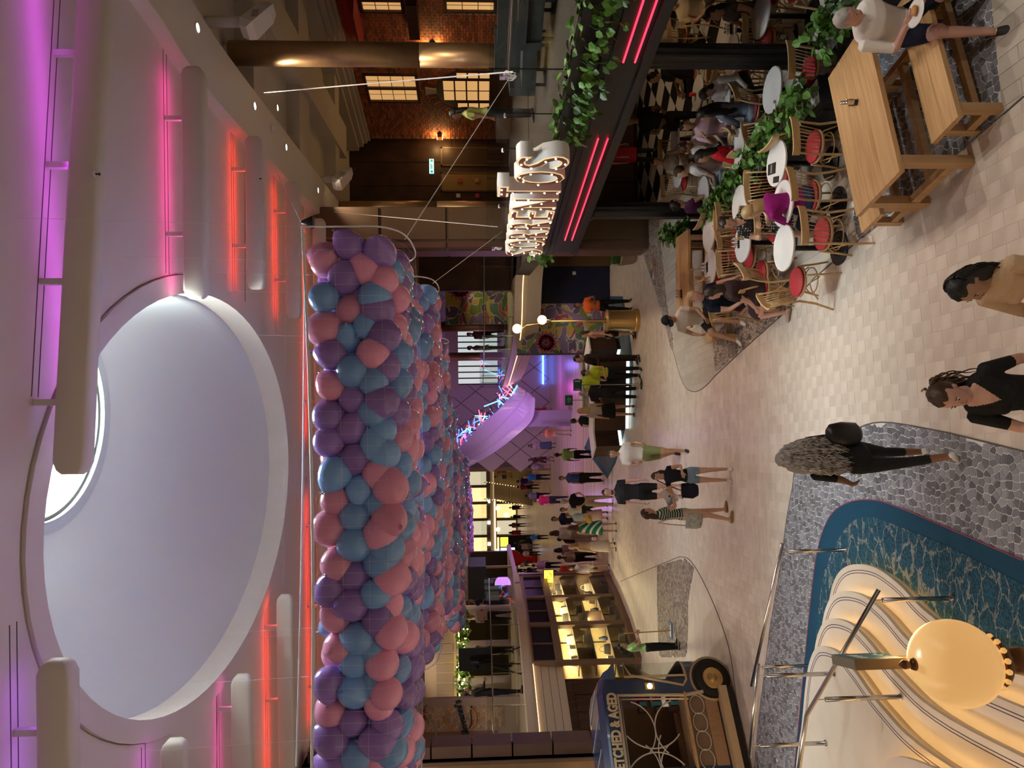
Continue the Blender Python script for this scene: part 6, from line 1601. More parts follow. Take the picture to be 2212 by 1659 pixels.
def sign_post(px, ytop, ybase_px, lab, txt, Y=None):
    p = G(ybase_px, px); t = thing('sign_stand', lab, 'sign stand', (p.x, p.y, 0)); z = PY(ytop, px, p.y).z
    MB().lathe([(.16, 0), (.16, .015), (.02, .02)], n=20).build('base', m_steel, t); MB().tube([(0, 0, .015), (0, 0, z-.2)], .012, 8).build('pole', m_steel, t)
    MB().box(-.16, .16, -.015, .015, z-.22, z+.02).build('board', M('board_green', (.01, .05, .035), .4), t)
    if txt: text_obj('lettering', txt, .16, .002, M('board_text', (.25, .55, .4), .5), Matrix.Translation((p.x, p.y-.018, z-.16)) @ Matrix.Rotation(PI/2, 4, 'X'), t)
    else: MB().box(-.13, -.11, -.018, -.015, z-.18, z-.02).box(.09, .13, -.018, -.015, z-.18, z-.02).build('pale_bars', M('board_text', (.25, .55, .4), .5), t)
sign_post(863, 1222, 1352, 'small dark green number sign on the service desk pole', '10'); sign_post(830, 1240, 1386, 'slim steel stand with green board beside the high visibility vest', '')

# ------------------------------------------------------------------ diamond panelled wall and lilac ramp
DY = 46.0; dw = sempty('wall_diamond'); x0, x1 = PY(980, 998, DY).x, PY(980, 700, DY).x
MB().box(x0-.4, x1+3, DY, DY+.3, 0, 9.2).build('wall_core', M('diamond_gap', (.12, .10, .10), .6), dw)
m_dia = M('diamond_panel', (.62, .56, .54), .45); dd = 1.55
diam = MB().add([(0, 0, -dd*.62), (dd*.49, 0, 0), (0, 0, dd*.62), (-dd*.49, 0, 0), (0, -.04, -dd*.60), (dd*.47, -.04, 0), (0, -.04, dd*.60), (-dd*.47, -.04, 0)], [(0, 4, 5, 1), (1, 5, 6, 2), (2, 6, 7, 3), (3, 7, 4, 0), (4, 7, 6, 5)]).mesh('diamond_tile', m_dia)
for i in range(0, 24):
    for j in range(0, 13):
        x = x0 + i*dd*.5; z = j*dd*.63
        if (i + j) % 2 == 0 and x < x1+3 and z < 9: link('diamond_tile', diam, dw, loc=(x, DY-.001, z))
m_lil = M('lilac_shell', (.55, .46, .72), .3); rp_ = thing('curved_ramp', 'glossy lilac curved ramp sweeping down before the diamond wall', 'ramp', (-4, 37, 0))
def ramp_pt(px, Y): return PY(px[0], px[1], Y)
RY = (33.6, 34.6, 35.6, 36.8, 38.2, 39.6)
def rc(pts, off): return smooth_path([ramp_pt(q, RY[i] + off) for i, q in enumerate(pts)], 5)
top = rc([(1120, 835), (1083, 880), (1046, 911), (1009, 943), (990, 973), (972, 1005)], .5)
c1 = rc([(1137, 845), (1117, 880), (1090, 910), (1050, 950), (1018, 970), (985, 996)], .0)
c2 = rc([(1150, 855), (1138, 897), (1094, 938), (1047, 977), (1012, 996), (982, 1014)], .35)
low = rc([(1156, 862), (1149, 907), (1110, 945), (1066, 978), (1025, 1002), (988, 1022)], .15)
def slabs(a, b, nm, th): MB().loft([[p_, q, q + Vector((0, th, .02)), p_ + Vector((0, th, .02))] for p_, q in zip(a, b)]).build(nm, m_lil, rp_, world=True, smooth=False)
slabs(c1, top, 'upper_band', .5); slabs(c2, c1, 'middle_band', .5); slabs(low, c2, 'lower_band', .5)
for c_ in (c1, c2): MB().tube(c_, .05, 8).build('edge_bead', m_lil, rp_, world=True, smooth=True)
MB().loft([[p_ + Vector((0, .3, 0)), Vector((p_.x, p_.y+.3, 0)), Vector((p_.x, p_.y+.6, 0)), p_ + Vector((0, .6, 0))] for p_ in low[3:8]]).build('support_wall', M('lilac_support', (.35, .28, .45), .5), rp_, world=True)
# light sculpture of crossed coloured tubes above the ramp
ls = thing('light_sculpture', 'tangle of blue and red light tubes above the lilac ramp', 'light sculpture', (-2.5, 36, 0)); r_ = random.Random(6)
lc = [EM('tube_blue', (.05, .12, 1), 4), EM('tube_red', (1, .08, .12), 3), EM('tube_cyan', (.1, .6, 1), 4), M('tube_dark', (.02, .02, .05), .3), M('tube_chrome', (.5, .4, .6), .15, 1)]
for k in range(85):
    f = r_.random(); i = int(f*(len(top)-1)); c = top[i] + Vector((r_.uniform(-.2, .2), .2+r_.uniform(0, .5), r_.uniform(.05, .55 - .2*f))); d = Vector((r_.uniform(-.3, .3), r_.uniform(-.2, .2), r_.uniform(-.3, .3))).normalized()*r_.uniform(.2, .45)
    MB().tube([c-d, c+d], .028, 5).build('light_tube', lc[k % 5], ls, world=True)
for px, c in (((1150, 838), (1, .1, .9)), ((1160, 790), (.3, .2, 1))):
    p = PY(*px, 40); point('club_glow', (p.x, 39.5, p.z), 40, c, .3)
point('club_glow', (-2.5, 33.5, 3.6), 70, (.75, .3, 1), .4); point('club_glow', (-6.0, 34.5, 2.6), 90, (.7, .35, 1), .4)
for i, (px, py, c) in enumerate((((1173), 770, (.1, .2, 1)), (1195, 770, (1, .7, .2)))):
    a = PY(px, 765, 45.85); b = PY(px, 830, 45.85); o = MB().bar(a, b, .12, .12).build('light_bar', EM('bar%d' % i, c, 4)); tag(o, ('blue', 'warm yellow')[i] + ' glowing light bar beyond the central corner', 'light bar')
t = thing('kiosk', 'blue violet gabled kiosk at the foot of the lilac ramp', 'kiosk', G(1172, 862) * 1.0); kp = G(1176, 862); t.location = (kp.x, kp.y, 0); ROOTM[t.name] = Matrix.Translation((kp.x, kp.y, 0))
m_kb = M('kiosk_blue', (.05, .06, .30), .4)
MB().box(-.6, .6, -.5, .5, 0, .95).build('kiosk_body', m_kb, t); MB().prism([(-.7, 0), (.7, 0), (0, .5)], -.6, .6).xf(Matrix.Translation((0, 0, .95)) @ Matrix.Rotation(PI/2, 4, 'X')).build('kiosk_roof', m_kb, t); MB().box(-.2, .2, -.52, -.5, .1, .7).build('kiosk_door', M('kiosk_red', (.15, .02, .05), .5), t)

# ------------------------------------------------------------------ far end: bridge, shops, stairs
BY = 79.0; br = sempty('trim_9')
MB().box(-30, -7.0, BY, BY+3, 2.9, 3.5).build('bridge_slab', m_cream, br); MB().box(-30, -7.0, BY-.1, BY, 3.0, 3.08).build('bridge_light', EM('bridge_glow', (1, .8, .5), 3), br)
for k in range(12): MB().box(-30+k*1.9, -28.2+k*1.9, BY+.1, BY+.12, 3.5, 4.6).build('pane', m_glass, br)
FY = 88.0; fw_ = sempty('wall_far_shops')
MB().box(-44, -6, FY, FY+.4, 0, 9.5).build('wall_core', M('far_wall', (.30, .22, .14), .6), fw_)
for lv, (z0, z1) in enumerate(((.2, 2.6), (3.9, 6.4))):
    for k in range(16):
        x = -40 + k*2.1; c = [(1, .78, .38), (1, .9, .62), (1, .7, .3)][k % 3]
        MB().box(x, x+1.7, FY-.05, FY, z0, z1).build('shop_pane', M('far_pane%d' % (k % 3), (.6, .5, .35), .3, em=(c, .45 if k % 2 else .9)), fw_)
        MB().box(x-.2, x, FY-.4, FY, z0-.2, z1+.5).build('shop_pillar', m_brownframe, fw_)
for k in range(22):
    a = FY-.3; MB().box(-33+k*.9, -32.6+k*.9, FY-.12, FY-.06, 1.2+1.1*(k % 3), 1.6+1.1*(k % 3)).build('display_light', EM('display', (1, .93, .8), 3), fw_)
# stair with lit risers at the far right of the crowd
fs = thing('far_staircase', 'broad staircase with rows of lit baluster lamps behind the crowd', 'stairs', (-8.5, 62, 0))
for k in range(14): MB().box(-2.4, 2.4, k*.3, (k+1)*.3+.1, k*.24, (k+1)*.24).build('step', M('far_step', (.30, .24, .16), .5), fs)
for s_ in (-2.4, -.8, .8, 2.4):
    for k in range(0, 14): MB().sphere((s_, k*.3, k*.24+.9), .045, 6, 4).build('baluster_lamp', EM('balamp', (1, .75, .3), 9), fs)
    MB().tube([(s_, 0, 1.0), (s_, 4.2, 4.3)], .03, 6).build('stair_rail', m_gold, fs)
struct('wall_far_right_side', MB().box(-5.9, -5.7, 47, 88, 0, 9.5).box(-5.7, 15, 46.4, 47, 0, 9.5), M('far_side', (.32, .22, .13), .6))
struct('wall_far_left_side', MB().box(-45, -7.5, 34.0, 34.2, 0, 9.2) if False else MB().add([(-10.4, 34, 0), (-28, 88, 0), (-28, 88, 9.5), (-10.4, 34, 9.5)], [(0, 1, 2, 3)]).add([(-10.4, 34, 0), (-26, 34, 0), (-26, 34, 9.5), (-10.4, 34, 9.5)], [(3, 2, 1, 0)]), m_darkwood)
# small far-left features: dark booth, telephone-red stand, screens
def at_ground(px, py): p = G(px, py); return (p.x, p.y, 0)
t = thing('advert_screen', 'bright portrait screen with blue and yellow panel among the crowd', 'screen', at_ground(1150, 1186)); 
MB().box(-1.3, 1.3, -.1, .1, 0, 3.0).build('case', m_black, t); MB().box(-1.15, .2, -.12, -.1, 1.6, 2.9).build('screen_face', EM('screen_pale', (.55, .65, .9), 1.6), t); MB().box(.3, 1.15, -.12, -.1, 2.2, 2.9).build('screen_band', EM('screen_yellow', (.9, .75, .05), 2), t)
t = thing('red_kiosk', 'shiny red flame shaped stand behind the crowd', 'stand', at_ground(1160, 1205)); MB().lathe([(.5, 0), (.3, .5), (.25, 1.0), (.7, 1.8), (.75, 2.4), (.4, 2.8)], n=16).build('stand_body', M('gloss_red', (.5, .01, .01), .15), t, smooth=True)
MB().box(-.3, .3, -.76, -.72, 2.0, 2.3).build('label_plate', m_white, t)
for k, (px, py) in enumerate(((1062, 1220), (1040, 1230))):
    p = PY(px, py, 40); o = MB().box(-.5, .5, -.3, .3, -.6, .6).build('wall_cabinet', M('slate_cabinet', (.05, .07, .09), .4)); o.location = p; tag(o, ('tall', 'short')[k] + ' slate cabinet at the upper deck corner beyond the shop', 'cabinet')
t = thing('entrance_canopy', 'slate blue canopy block on the upper deck beyond the shop', 'canopy', (-7.4, 27.2, 3.47)); MB().box(-.9, .35, -.3, 1.2, 1.0, 1.7).build('canopy_box', M('slate_blue', (.06, .09, .11), .5), t); MB().box(-.95, .40, -.35, 1.25, 1.7, 1.78).build('canopy_cap', m_cream, t)
for x in (-.85, .3): MB().box(x-.04, x+.04, -.25, -.17, 0, 1.0).build('canopy_post', m_cream, t)
# fill spots added for general light along the far promenade, no fittings
for x, y in ((-3, 27), (-6, 33), (-9, 42), (-13, 52), (-16, 62), (-19, 74)): spot('promenade_fill', (x, y, CZ-.1), 380, (1, .72, .46), 140, r=.2)
# ------------------------------------------------------------------ people: one continuous remeshed body each, clothing by region, hair as a child
SK = {'light': (.58, .36, .26), 'tan': (.45, .26, .16), 'brown': (.22, .11, .06), 'dark': (.10, .05, .03), 'pink': (.62, .36, .28)}
HC = {'black': (.012, .010, .009), 'brown': (.055, .028, .014), 'dark': (.025, .014, .009), 'blond': (.42, .27, .12), 'grey': (.38, .36, .34), 'red': (.16, .05, .02)}
def cm(c, r=.75, kind='cloth'):
    return M('%s_%d_%d_%d' % (kind, int(c[0]*255), int(c[1]*255), int(c[2]*255)), c, r, spec=.25 if kind == 'cloth' else .5, bump=(40, .15) if kind == 'cloth' else None, sss=.08 if kind == 'skin' else 0)
m_eyew = M('eye_white', (.7, .68, .65), .3); m_eyed = M('eye_dark', (.02, .012, .01), .2)
STAND = dict()
def dirv(side, pitch, abd): p, a = R(pitch), R(abd); return Vector((side*math.sin(a), math.sin(p)*math.cos(a), -math.cos(p)*math.cos(a)))
def remesh(mb, vs, it=3):
    me = mb.mesh('tmp', []); ob = bpy.data.objects.new('tmp', me)
    m1 = ob.modifiers.new('r', 'REMESH'); m1.mode = 'VOXEL'; m1.voxel_size = vs; m1.adaptivity = 0
    m2 = ob.modifiers.new('s', 'SMOOTH'); m2.iterations = it; m2.factor = .5
    ev = eval_mesh(ob)
    bpy.data.objects.remove(ob); bpy.data.meshes.remove(me)
    n = len(ev.vertices); co = np.empty(n*3); ev.vertices.foreach_get('co', co)
    nf = len(ev.polygons); lt_ = np.empty(len(ev.loops), int); ev.loops.foreach_get('vertex_index', lt_); bpy.data.meshes.remove(ev)
    return co.reshape(-1, 3), lt_.reshape(nf, -1)
def ell_ring(c, ax, ay, rx, ry, n=16): return [c + ax*(rx*math.cos(2*PI*k/n)) + ay*(ry*math.sin(2*PI*k/n)) for k in range(n)]
def hand_geo(mb, w, d, pn, s, side, curl=.35, vs=.01):
    """five fingers on a palm: w wrist, d direction of the hand, pn palm normal"""
    sd = d.cross(pn).normalized(); pn = sd.cross(d).normalized(); s_ = s
    mb.loft([ell_ring(w + d*(t*.085*s_), sd, pn, rx*s_, ry*s_, 8) for t, rx, ry in ((-.25, .022, .018), (.15, .034, .016), (.6, .041, .014), (1, .038, .011))])
    for k, (o, L_) in enumerate(((-.030, .062), (-.010, .075), (.010, .080), (.029, .070))):
        b = w + d*(.082*s_) + sd*(o*s_); c1_, c2_ = curl*(1+.12*k), curl*2.1
        p1 = b + (d*math.cos(c1_) + pn*math.sin(c1_))*(L_*.5*s_); p2 = p1 + (d*math.cos(c2_) + pn*math.sin(c2_))*(L_*.5*s_)
        mb.tube([b - d*.012*s_, b, p1, p2], [.0088*s_, .0088*s_, .0080*s_, .0062*s_], 6)
    sg = -side; b = w + d*(.025*s_) + sd*(sg*.028*s_); p1 = b + (d*.6 + sd*sg*.75 + pn*.3).normalized()*(.04*s_); p2 = p1 + (d*.85 + sd*sg*.2 + pn*.45).normalized()*(.034*s_)
    mb.tube([b, p1, p2], [.011*s_, .0095*s_, .007*s_], 6)
PEOPLE = []
def person(label, x, y, face, h=1.72, z=0.0, fem=False, top=(.5, .5, .5), bot=(.05, .05, .06), bstyle='pants', sleeve=.55, skin='light', hair=('short', 'dark'), shoe=(.03, .03, .03),
           pose=None, group=None, near=0, lowcut=0, bodyfat=1.0, belt=.04):
    P_ = dict(lean=0, tL=(2, 3), sL=0, tR=(-2, 3), sR=0, aL=(4, 9, 12, -4), aR=(4, 9, 12, -4), head=(0, 0), curl=.35, sit=None, twist=0)
    P_.update(pose or {})
    k = h/1.75; rz = R(face)
    t = thing('person', label, 'person', (x, y, z), rz, group)
    dist = (Vector((x, y, z+1)) - CAMP).length; vs = (.0068 if near else .016 if dist < 15 else .021 if dist < 24 else .032)*k
    UZv = Vector((0, 0, 1)); lean = R(P_['lean']); up = Vector((0, math.sin(lean), math.cos(lean))); fw = Vector((0, math.cos(lean), -math.sin(lean))); rt = Vector((1, 0, 0))
    tw = R(P_['twist']); rt2 = rt*math.cos(tw) - fw*math.sin(tw); fw2 = fw*math.cos(tw) + rt*math.sin(tw)
    hw = (.088 if not fem else .092)*k; pel = Vector((0, 0, 0))
    # legs
    J = {}
    for s, nm in ((-1, 'L'), (1, 'R')):
        hip = pel + rt*(s*hw) - Vector((0, 0, .03*k)); th = dirv(s, *P_['t'+nm]); kn = hip + th*(.43*k); sh = dirv(s, P_['s'+nm], P_['t'+nm][1]*.5); an = kn + sh*(.41*k); J[nm] = (hip, kn, an, sh)
    low = min(J['L'][2].z, J['R'][2].z); pz = (P_['sit'] if P_['sit'] is not None else -low + .075*k); pel.z = pz
    for nm in 'LR': J[nm] = tuple((q + Vector((0, 0, pz)) if i < 3 else q) for i, q in enumerate(J[nm]))
    fat = bodyfat; mb = MB(); bones = []
    def seg(a, b, r0, r1, tg, n=12):
        L_ = (b-a).length; mb.tube([a - (b-a).normalized()*r0*.55, a, a.lerp(b, .35), a.lerp(b, .7), b, b + (b-a).normalized()*r1*.55], [r0*.6, r0, r0*.65+r1*.35+ (.004*k if L_ > .3*k else 0), r0*.3+r1*.7, r1, r1*.6], n); bones.append((a, b, r0, r1, tg))
    sw, wst, hp = (.172, .118, .160) if fem else (.198, .142, .152)
    rings = []
    for zz, rx, ry, oy in ((-.13, hp*.72, .085, 0), (-.06, hp, .115, -.005), (.03, hp*.98, .112, -.005), (.14, wst, .092, .0), (.24, wst*1.06, .10, .004), (.36, sw*.86, .118 if not fem else .122, .012), (.45, sw*.93, .105, .0), (.505, sw*.78, .075, -.008), (.535, .075, .06, -.008)):
        tt = max(0, min(1, zz/.3)); r_ = rt.lerp(rt2, tt).normalized(); f_ = fw.lerp(fw2, tt).normalized()
        rings.append(ell_ring(pel + up*(zz*k) + f_*(oy*k), r_, f_, rx*k*fat+.006, ry*k*fat+.006, 18))
    mb.loft(rings)
    bones.append((pel - up*(.12*k), pel + up*(belt*k), .15*k, .15*k, 'bottom')); bones.append((pel + up*(belt*k), pel + up*(.43*k), .15*k, .15*k, 'top'))
    if fem:
        for s in (-1, 1): mb.sphere(pel + up*(.335*k) + rt2*(s*.068*k) + fw2*(.088*k), .056*k, 12, 8)
    # neck and head
    nb = pel + up*(.52*k) - fw2*(.005*k); hy, hp_ = R(P_['head'][0]), R(P_['head'][1])
    hup = (up*math.cos(hp_) + fw2*math.sin(hp_)).normalized(); hf = (fw2*math.cos(hp_) - up*math.sin(hp_)).normalized(); hr = rt2
    hf, hr = (hf*math.cos(hy) - hr*math.sin(hy)).normalized(), (hr*math.cos(hy) + hf*math.sin(hy)).normalized()
    hc = nb + (up*.6 + hup*.4)*(.175*k) + hf*(.022*k)
    mb.tube([nb - up*.03*k, nb + up*.04*k, hc - hup*.05*k], [.058*k, .05*k, .05*k], 12); bones.append((nb - up*(.005*k), hc - hup*(.05*k), .062*k, .055*k, 'skin'))
    hk = k*(1.0 if not near else 1.0)
    mb.loft([ell_ring(hc + hup*(zz*hk) + hf*(oy*hk), hr, hf, rx*hk, ry*hk, 16) for zz, rx, ry, oy in ((-.122, .026, .024, .052), (-.112, .040, .040, .046), (-.085, .052, .062, .028), (-.045, .064, .083, .010), (.0, .072, .094, .002), (.04, .075, .097, -.002), (.075, .070, .090, -.006), (.103, .052, .066, -.010), (.118, .022, .03, -.012))])
    bones.append((hc - hup*(.09*k), hc + hup*(.08*k), .085*k, .085*k, 'skin'))
    mb.loft([[hc + hr*(a*hk) + hf*(b*hk) + hup*(c*hk) for a, b, c in q] for q in (((-.006, .088, .012), (.006, .088, .012), (.004, .100, .010), (-.004, .100, .010)), ((-.015, .082, -.030), (.015, .082, -.030), (.010, .118, -.028), (-.010, .118, -.028)), ((-.010, .085, -.040), (.010, .085, -.040), (.006, .106, -.040), (-.006, .106, -.040)))])
    for s in (-1, 1): mb.sphere(hc + hr*(s*.077*hk) - hf*(.004*hk) - hup*(.012*hk), .03*hk, 10, 8, (1, 1, 1)) if False else mb.add(*(lambda q: (q.v, q.f))(MB().sphere((0, 0, 0), 1, 8, 6).xf(Matrix.Translation(hc + hr*(s*.076*hk) - hf*(.008*hk) - hup*(.012*hk)) @ Matrix((hr*(.010*hk), hf*(.020*hk), hup*(.032*hk))).transposed().to_4x4())))
    # arms
    hands = []
    for s, nm in ((-1, 'L'), (1, 'R')):
        sp_ = pel + up*(.455*k) + rt2*(s*(sw-.012)*k*min(fat, 1.1)); pt, ab, fp, fi = P_['a'+nm]
        u = dirv(s, pt, ab); f = dirv(-s, fp, fi)
        def tr(v): return rt2*v.x + fw2*v.y*1 + up*v.z if abs(P_['lean']) < 50 else v
        u, f = tr(u).normalized(), tr(f).normalized(); el = sp_ + u*(.285*k); wr = el + f*(.245*k); sl = .010*k if sleeve > .2 else 0
        seg(sp_, el, .050*k*fat**.5 + sl, .038*k + (sl if sleeve > .9 else 0), ('arm', 0)); seg(el, wr, .038*k + (sl*.6 if sleeve > 1.3 else 0), .025*k + (sl*.7 if sleeve > 1.6 else 0), ('arm', 1))
        hands.append((wr, f, s))
        J['h'+nm] = (wr, f)
    for s, nm in ((-1, 'L'), (1, 'R')):
        hip, kn, an, sh = J[nm]; wd = {'pants': .014, 'wide': .03, 'shorts': .016, 'hot': .014, 'tight': .002}.get(bstyle, 0)*k
        seg(hip, kn, (.086 if fem else .084)*k*fat**.5 + wd, .056*k + (wd if bstyle in ('pants', 'wide', 'shorts') else 0), ('leg', 0)); seg(kn, an, .052*k + (wd if bstyle in ('pants', 'wide') else 0), .034*k + (wd*1.2 if bstyle in ('pants', 'wide') else 0), ('leg', 1))
        ff = Vector((sh.x*0, 1, 0)) if abs(sh.z) > .35 else Vector((0, .6, .8)); tilt = max(-.9, min(.6, sh.y)); ff = Vector((s*.12, math.cos(tilt*.8), math.sin(tilt*.5) if sh.y < -.3 else 0)).normalized() if P_['sit'] is None or True else ff
        if sh.y < -.35: ff = Vector((0, .75, -.66))
        fs_ = ff.cross(UZv).normalized(); fu = fs_.cross(ff).normalized(); base = an - Vector((0, 0, .075*k)) if sh.y >= -.35 else an + sh*(.05*k)
        mb.loft([ell_ring(base + ff*(a*k) + fu*(hh*k), fs_, fu, rx*k, rz_*k, 10) for a, hh, rx, rz_ in ((-.075, .03, .020, .022), (-.05, .038, .034, .036), (.0, .042, .036, .040), (.07, .032, .042, .031), (.13, .022, .044, .021), (.175, .016, .03, .014))])
        bones.append((base - ff*(.05*k) + fu*(.02*k), base + ff*(.16*k) + fu*(.02*k), .045*k, .045*k, 'shoe'))
    co, fs = remesh(mb, vs)
    # regions
    ctr = co[fs].mean(1); best = np.full(len(fs), 1e9); bi = np.zeros(len(fs), int); bt = np.zeros(len(fs))
    for i, (a, b, r0, r1, tg) in enumerate(bones):
        a_, b_ = np.array(a), np.array(b); d = b_ - a_; tt = np.clip(((ctr - a_) @ d)/(d @ d), 0, 1); q = a_ + tt[:, None]*d; r_ = r0 + (r1-r0)*tt
        m_ = np.linalg.norm(ctr - q, axis=1)/r_; w_ = m_ < best; best[w_] = m_[w_]; bi[w_] = i; bt[w_] = tt[w_]
    mats = [cm(SK[skin], .5, 'skin'), cm(top), cm(bot), cm(shoe, .6, 'shoe'), m_eyew, m_eyed, M('lip_' + skin, tuple(v*m for v, m in zip(SK[skin], (.85, .5, .5))), .4), cm(HC.get(hair[1], (.02, .02, .02)), .5, 'hair')]
    bl = {'pants': 2.0, 'wide': 2.0, 'tight': 1.93, 'shorts': .82, 'hot': .50, 'skirt': .45, 'dress': .4, 'brief': .25, 'crop': 1.55}.get(bstyle, 2)
    mi = []
    cf_, cu_ = np.array(fw2), np.array(up); pe = np.array(pel)
    for j in range(len(fs)):
        tg = bones[bi[j]][4]
        if tg == 'skin': mi.append(0)
        elif tg == 'top':
            if lowcut:
                q = ctr[j] - pe; zz = q @ cu_; yy = q @ cf_; xx = abs(q @ np.array(rt2))
                if zz > (.52 - lowcut)*k + xx*1.6 and yy > .02*k: mi.append(0); continue
                if lowcut > .2 and zz > .43*k: mi.append(0); continue
            mi.append(1)
        elif tg == 'bottom': mi.append(2 if bstyle != 'dress' else 1)
        elif tg == 'shoe': mi.append(3)
        elif tg[0] == 'arm': mi.append(1 if tg[1] + bt[j] < sleeve else 0)
        else: mi.append((2 if bstyle != 'dress' else 1) if tg[1] + bt[j] < bl else 0)
    full = MB(); full.v = co.tolist(); full.f = fs.tolist(); full.mi = mi; full.tint = [.5]*len(fs)
    full.cur = 0
    for wr, f, s in hands:
        pn = (rt2*(-s) + fw2*.15).normalized()
        if abs(f.dot(pn)) > .85: pn = fw2.copy()
        if sleeve > 1.9: pass
        hand_geo(full, wr - f*.01, f, pn, k*1.0, s, P_['curl'])
    if dist < 34:
        for s in (-1, 1):
            e = hc + hr*(s*.031*hk) + hf*(.0815*hk) + hup*(.006*hk)
            full.cur = 4; full.sphere(e, .0105*hk, 8, 6); full.cur = 5; full.sphere(e + hf*(.0056*hk), .0072*hk, 8, 6)
            full.cur = 7; full.tube([e + hup*(.022*hk) - hr*(.016*hk) + hf*.004, e + hup*(.025*hk) + hf*(.009*hk), e + hup*(.022*hk) + hr*(.016*hk) + hf*.004], .0028*hk, 5)
        full.cur = 6; full.tube([hc + hr*(a*hk) + hf*(b*hk) - hup*(.066*hk) for a, b in ((-.022, .079), (-.008, .092), (.008, .092), (.022, .079))], [.004*hk, .007*hk, .007*hk, .004*hk], 6)
    full.build('body', mats, t, smooth=True)
    # hair
    style = hair[0]; mh = mats[7]; rot3 = Matrix((hr, hf, hup)).transposed()
    def cap(open_=True, gr=1.10, low_=-.02, nm='hair', mt=None, n=20, kk=14, rough=.05):
        hb = MB(); vs_ = []; rr_ = random.Random(len(PEOPLE)+3)
        for i in range(kk+1):
            a = PI*i/kk
            for j in range(n):
                b = 2*PI*j/n; d = Vector((math.sin(a)*math.cos(b), math.sin(a)*math.sin(b), math.cos(a)))
                p = Vector((d.x*.082, d.y*.103, d.z*.112))*gr*hk; p.y -= .006*hk; p.z += .012*hk
                facey = d.y > .26 and d.z < .66 - .22*abs(d.x)
                lowz = d.z < low_ and d.y > -.25 or d.z < low_ - .42
                if (facey and open_) or lowz: p *= .80; 
                else: p *= 1 + rr_.uniform(-rough, rough)
                vs_.append(hc + rot3 @ p)
        hb.add(vs_, [(i*n+j, i*n+(j+1) % n, (i+1)*n+(j+1) % n, (i+1)*n+j) for i in range(kk) for j in range(n)])
        return hb
    if style in ('short', 'long', 'mid', 'pony', 'bun', 'braids', 'curly'):
        hb = cap(gr=1.10 if style != 'short' else 1.06, low_=-.05)
        back = -hf
        if style in ('long', 'mid', 'curly'):
            L_ = {'long': .48, 'mid': .28, 'curly': .50}[style]*k; wd = {'long': .092, 'mid': .088, 'curly': .155}[style]*k; rr_ = random.Random(len(PEOPLE))
            rings = []; nn = 9
            for i in range(nn):
                f_ = i/(nn-1); c = hc + hup*(.03*k*(1-f_)) - hf*((.035+.045*min(1, f_*2.5))*k) - (up*.85+UZv*.15).normalized()*(f_*L_)
                w_ = wd*(.86 + .4*math.sin(PI*min(f_*.9, 1)) - .35*f_**3); d_ = .062*k*(1 - .45*f_)
                ring_ = ell_ring(c, rt2, fw2, w_, d_, 22); ring_ = [q + (q-c)*rr_.uniform(-.10, .10) for q in ring_]; rings.append(ring_)
            hb.loft(rings)
        if style == 'pony': hb.tube([hc - hf*.09*k + hup*.02*k, hc - hf*.16*k - hup*.02*k, hc - hf*.17*k - UZv*.16*k, hc - hf*.15*k - UZv*.30*k], [.03*k, .042*k, .04*k, .012*k], 8)
        if style == 'bun': hb.sphere(hc - hf*.10*k + hup*.05*k, .045*k, 10, 8)
        hb.build('hair', mh, t, smooth=True)
    if style == 'cap':
        hb = cap(gr=1.04, low_=.0); hb.build('hair', cm(HC['black'], .5, 'hair'), t, smooth=True)
        cb_ = cap(open_=False, gr=1.15, low_=.30, rough=0); cb_.build('cap_crown', cm((.015, .02, .035)), t, smooth=True)
        MB().loft([[hc + hr*(a*.075*hk) + hf*((.09+.0*abs(a))*hk) + hup*(.055*hk), hc + hr*(a*.07*hk) + hf*((.185-.05*a*a)*hk) + hup*(.035*hk), hc + hr*(a*.07*hk) + hf*((.185-.05*a*a)*hk) + hup*(.028*hk), hc + hr*(a*.075*hk) + hf*(.09*hk) + hup*(.047*hk)] for a in (-1, -.6, -.2, .2, .6, 1)]).build('cap_brim', cm((.015, .02, .035)), t)
    # skirts and dress hems hang as their own piece
    if bstyle in ('skirt', 'dress', 'longskirt'):
        L_ = {'skirt': .42, 'dress': .50, 'longskirt': .78}[bstyle]*k; mt = cm(top if bstyle == 'dress' else bot)
        mid = (J['L'][1] + J['R'][1])/2; rings = []
        if P_['sit'] is None:
            for i in range(7):
                f_ = i/6; c = pel + up*(.10*k) - Vector((0, 0, f_*L_)); rings.append(ell_ring(c, rt, fw, (wst*1.02 + (.075 if i else .0) + .07*f_)*k, (.105 + .03*min(1, f_*3) + .05*f_)*k, 20))
        else:
            d_ = (mid - pel); d_.normalize()
            for i in range(6):
                f_ = i/5; c = pel + d_*(f_*.46*k) + UZv*(.01*k); rings.append(ell_ring(c, rt, d_.cross(rt).normalized(), (.185+.01*f_)*k, (.105 - .01*f_)*k, 18))
        MB().loft(rings).build('skirt', mt, t, smooth=True)
    PEOPLE.append((t, J, hc, hf, hup, k))
    M_ = ROOTM[t.name]
    return dict(root=t, hL=M_ @ J['hL'][0], hR=M_ @ J['hR'][0], fL=(M_.to_3x3() @ J['hL'][1]), fR=(M_.to_3x3() @ J['hR'][1]), head=M_ @ hc, hf=M_.to_3x3() @ hf, hup=M_.to_3x3() @ hup, k=k, M=M_)
def gp(px, py): p = G(px, py); return p.x, p.y
def hgt(hx, fx, py, f=1.0):
    p = G(fx, py); return max(1.45, min(1.92, PY(hx, py, p.y).z*f))
WALK = dict(tL=(24, 2), sL=6, tR=(-20, 2), sR=-34, aL=(-16, 8, -4, -3), aR=(18, 8, 30, -3)); WALK2 = dict(tL=(-18, 2), sL=-30, tR=(22, 2), sR=4, aL=(18, 8, 30, -3), aR=(-16, 8, 0, -3))
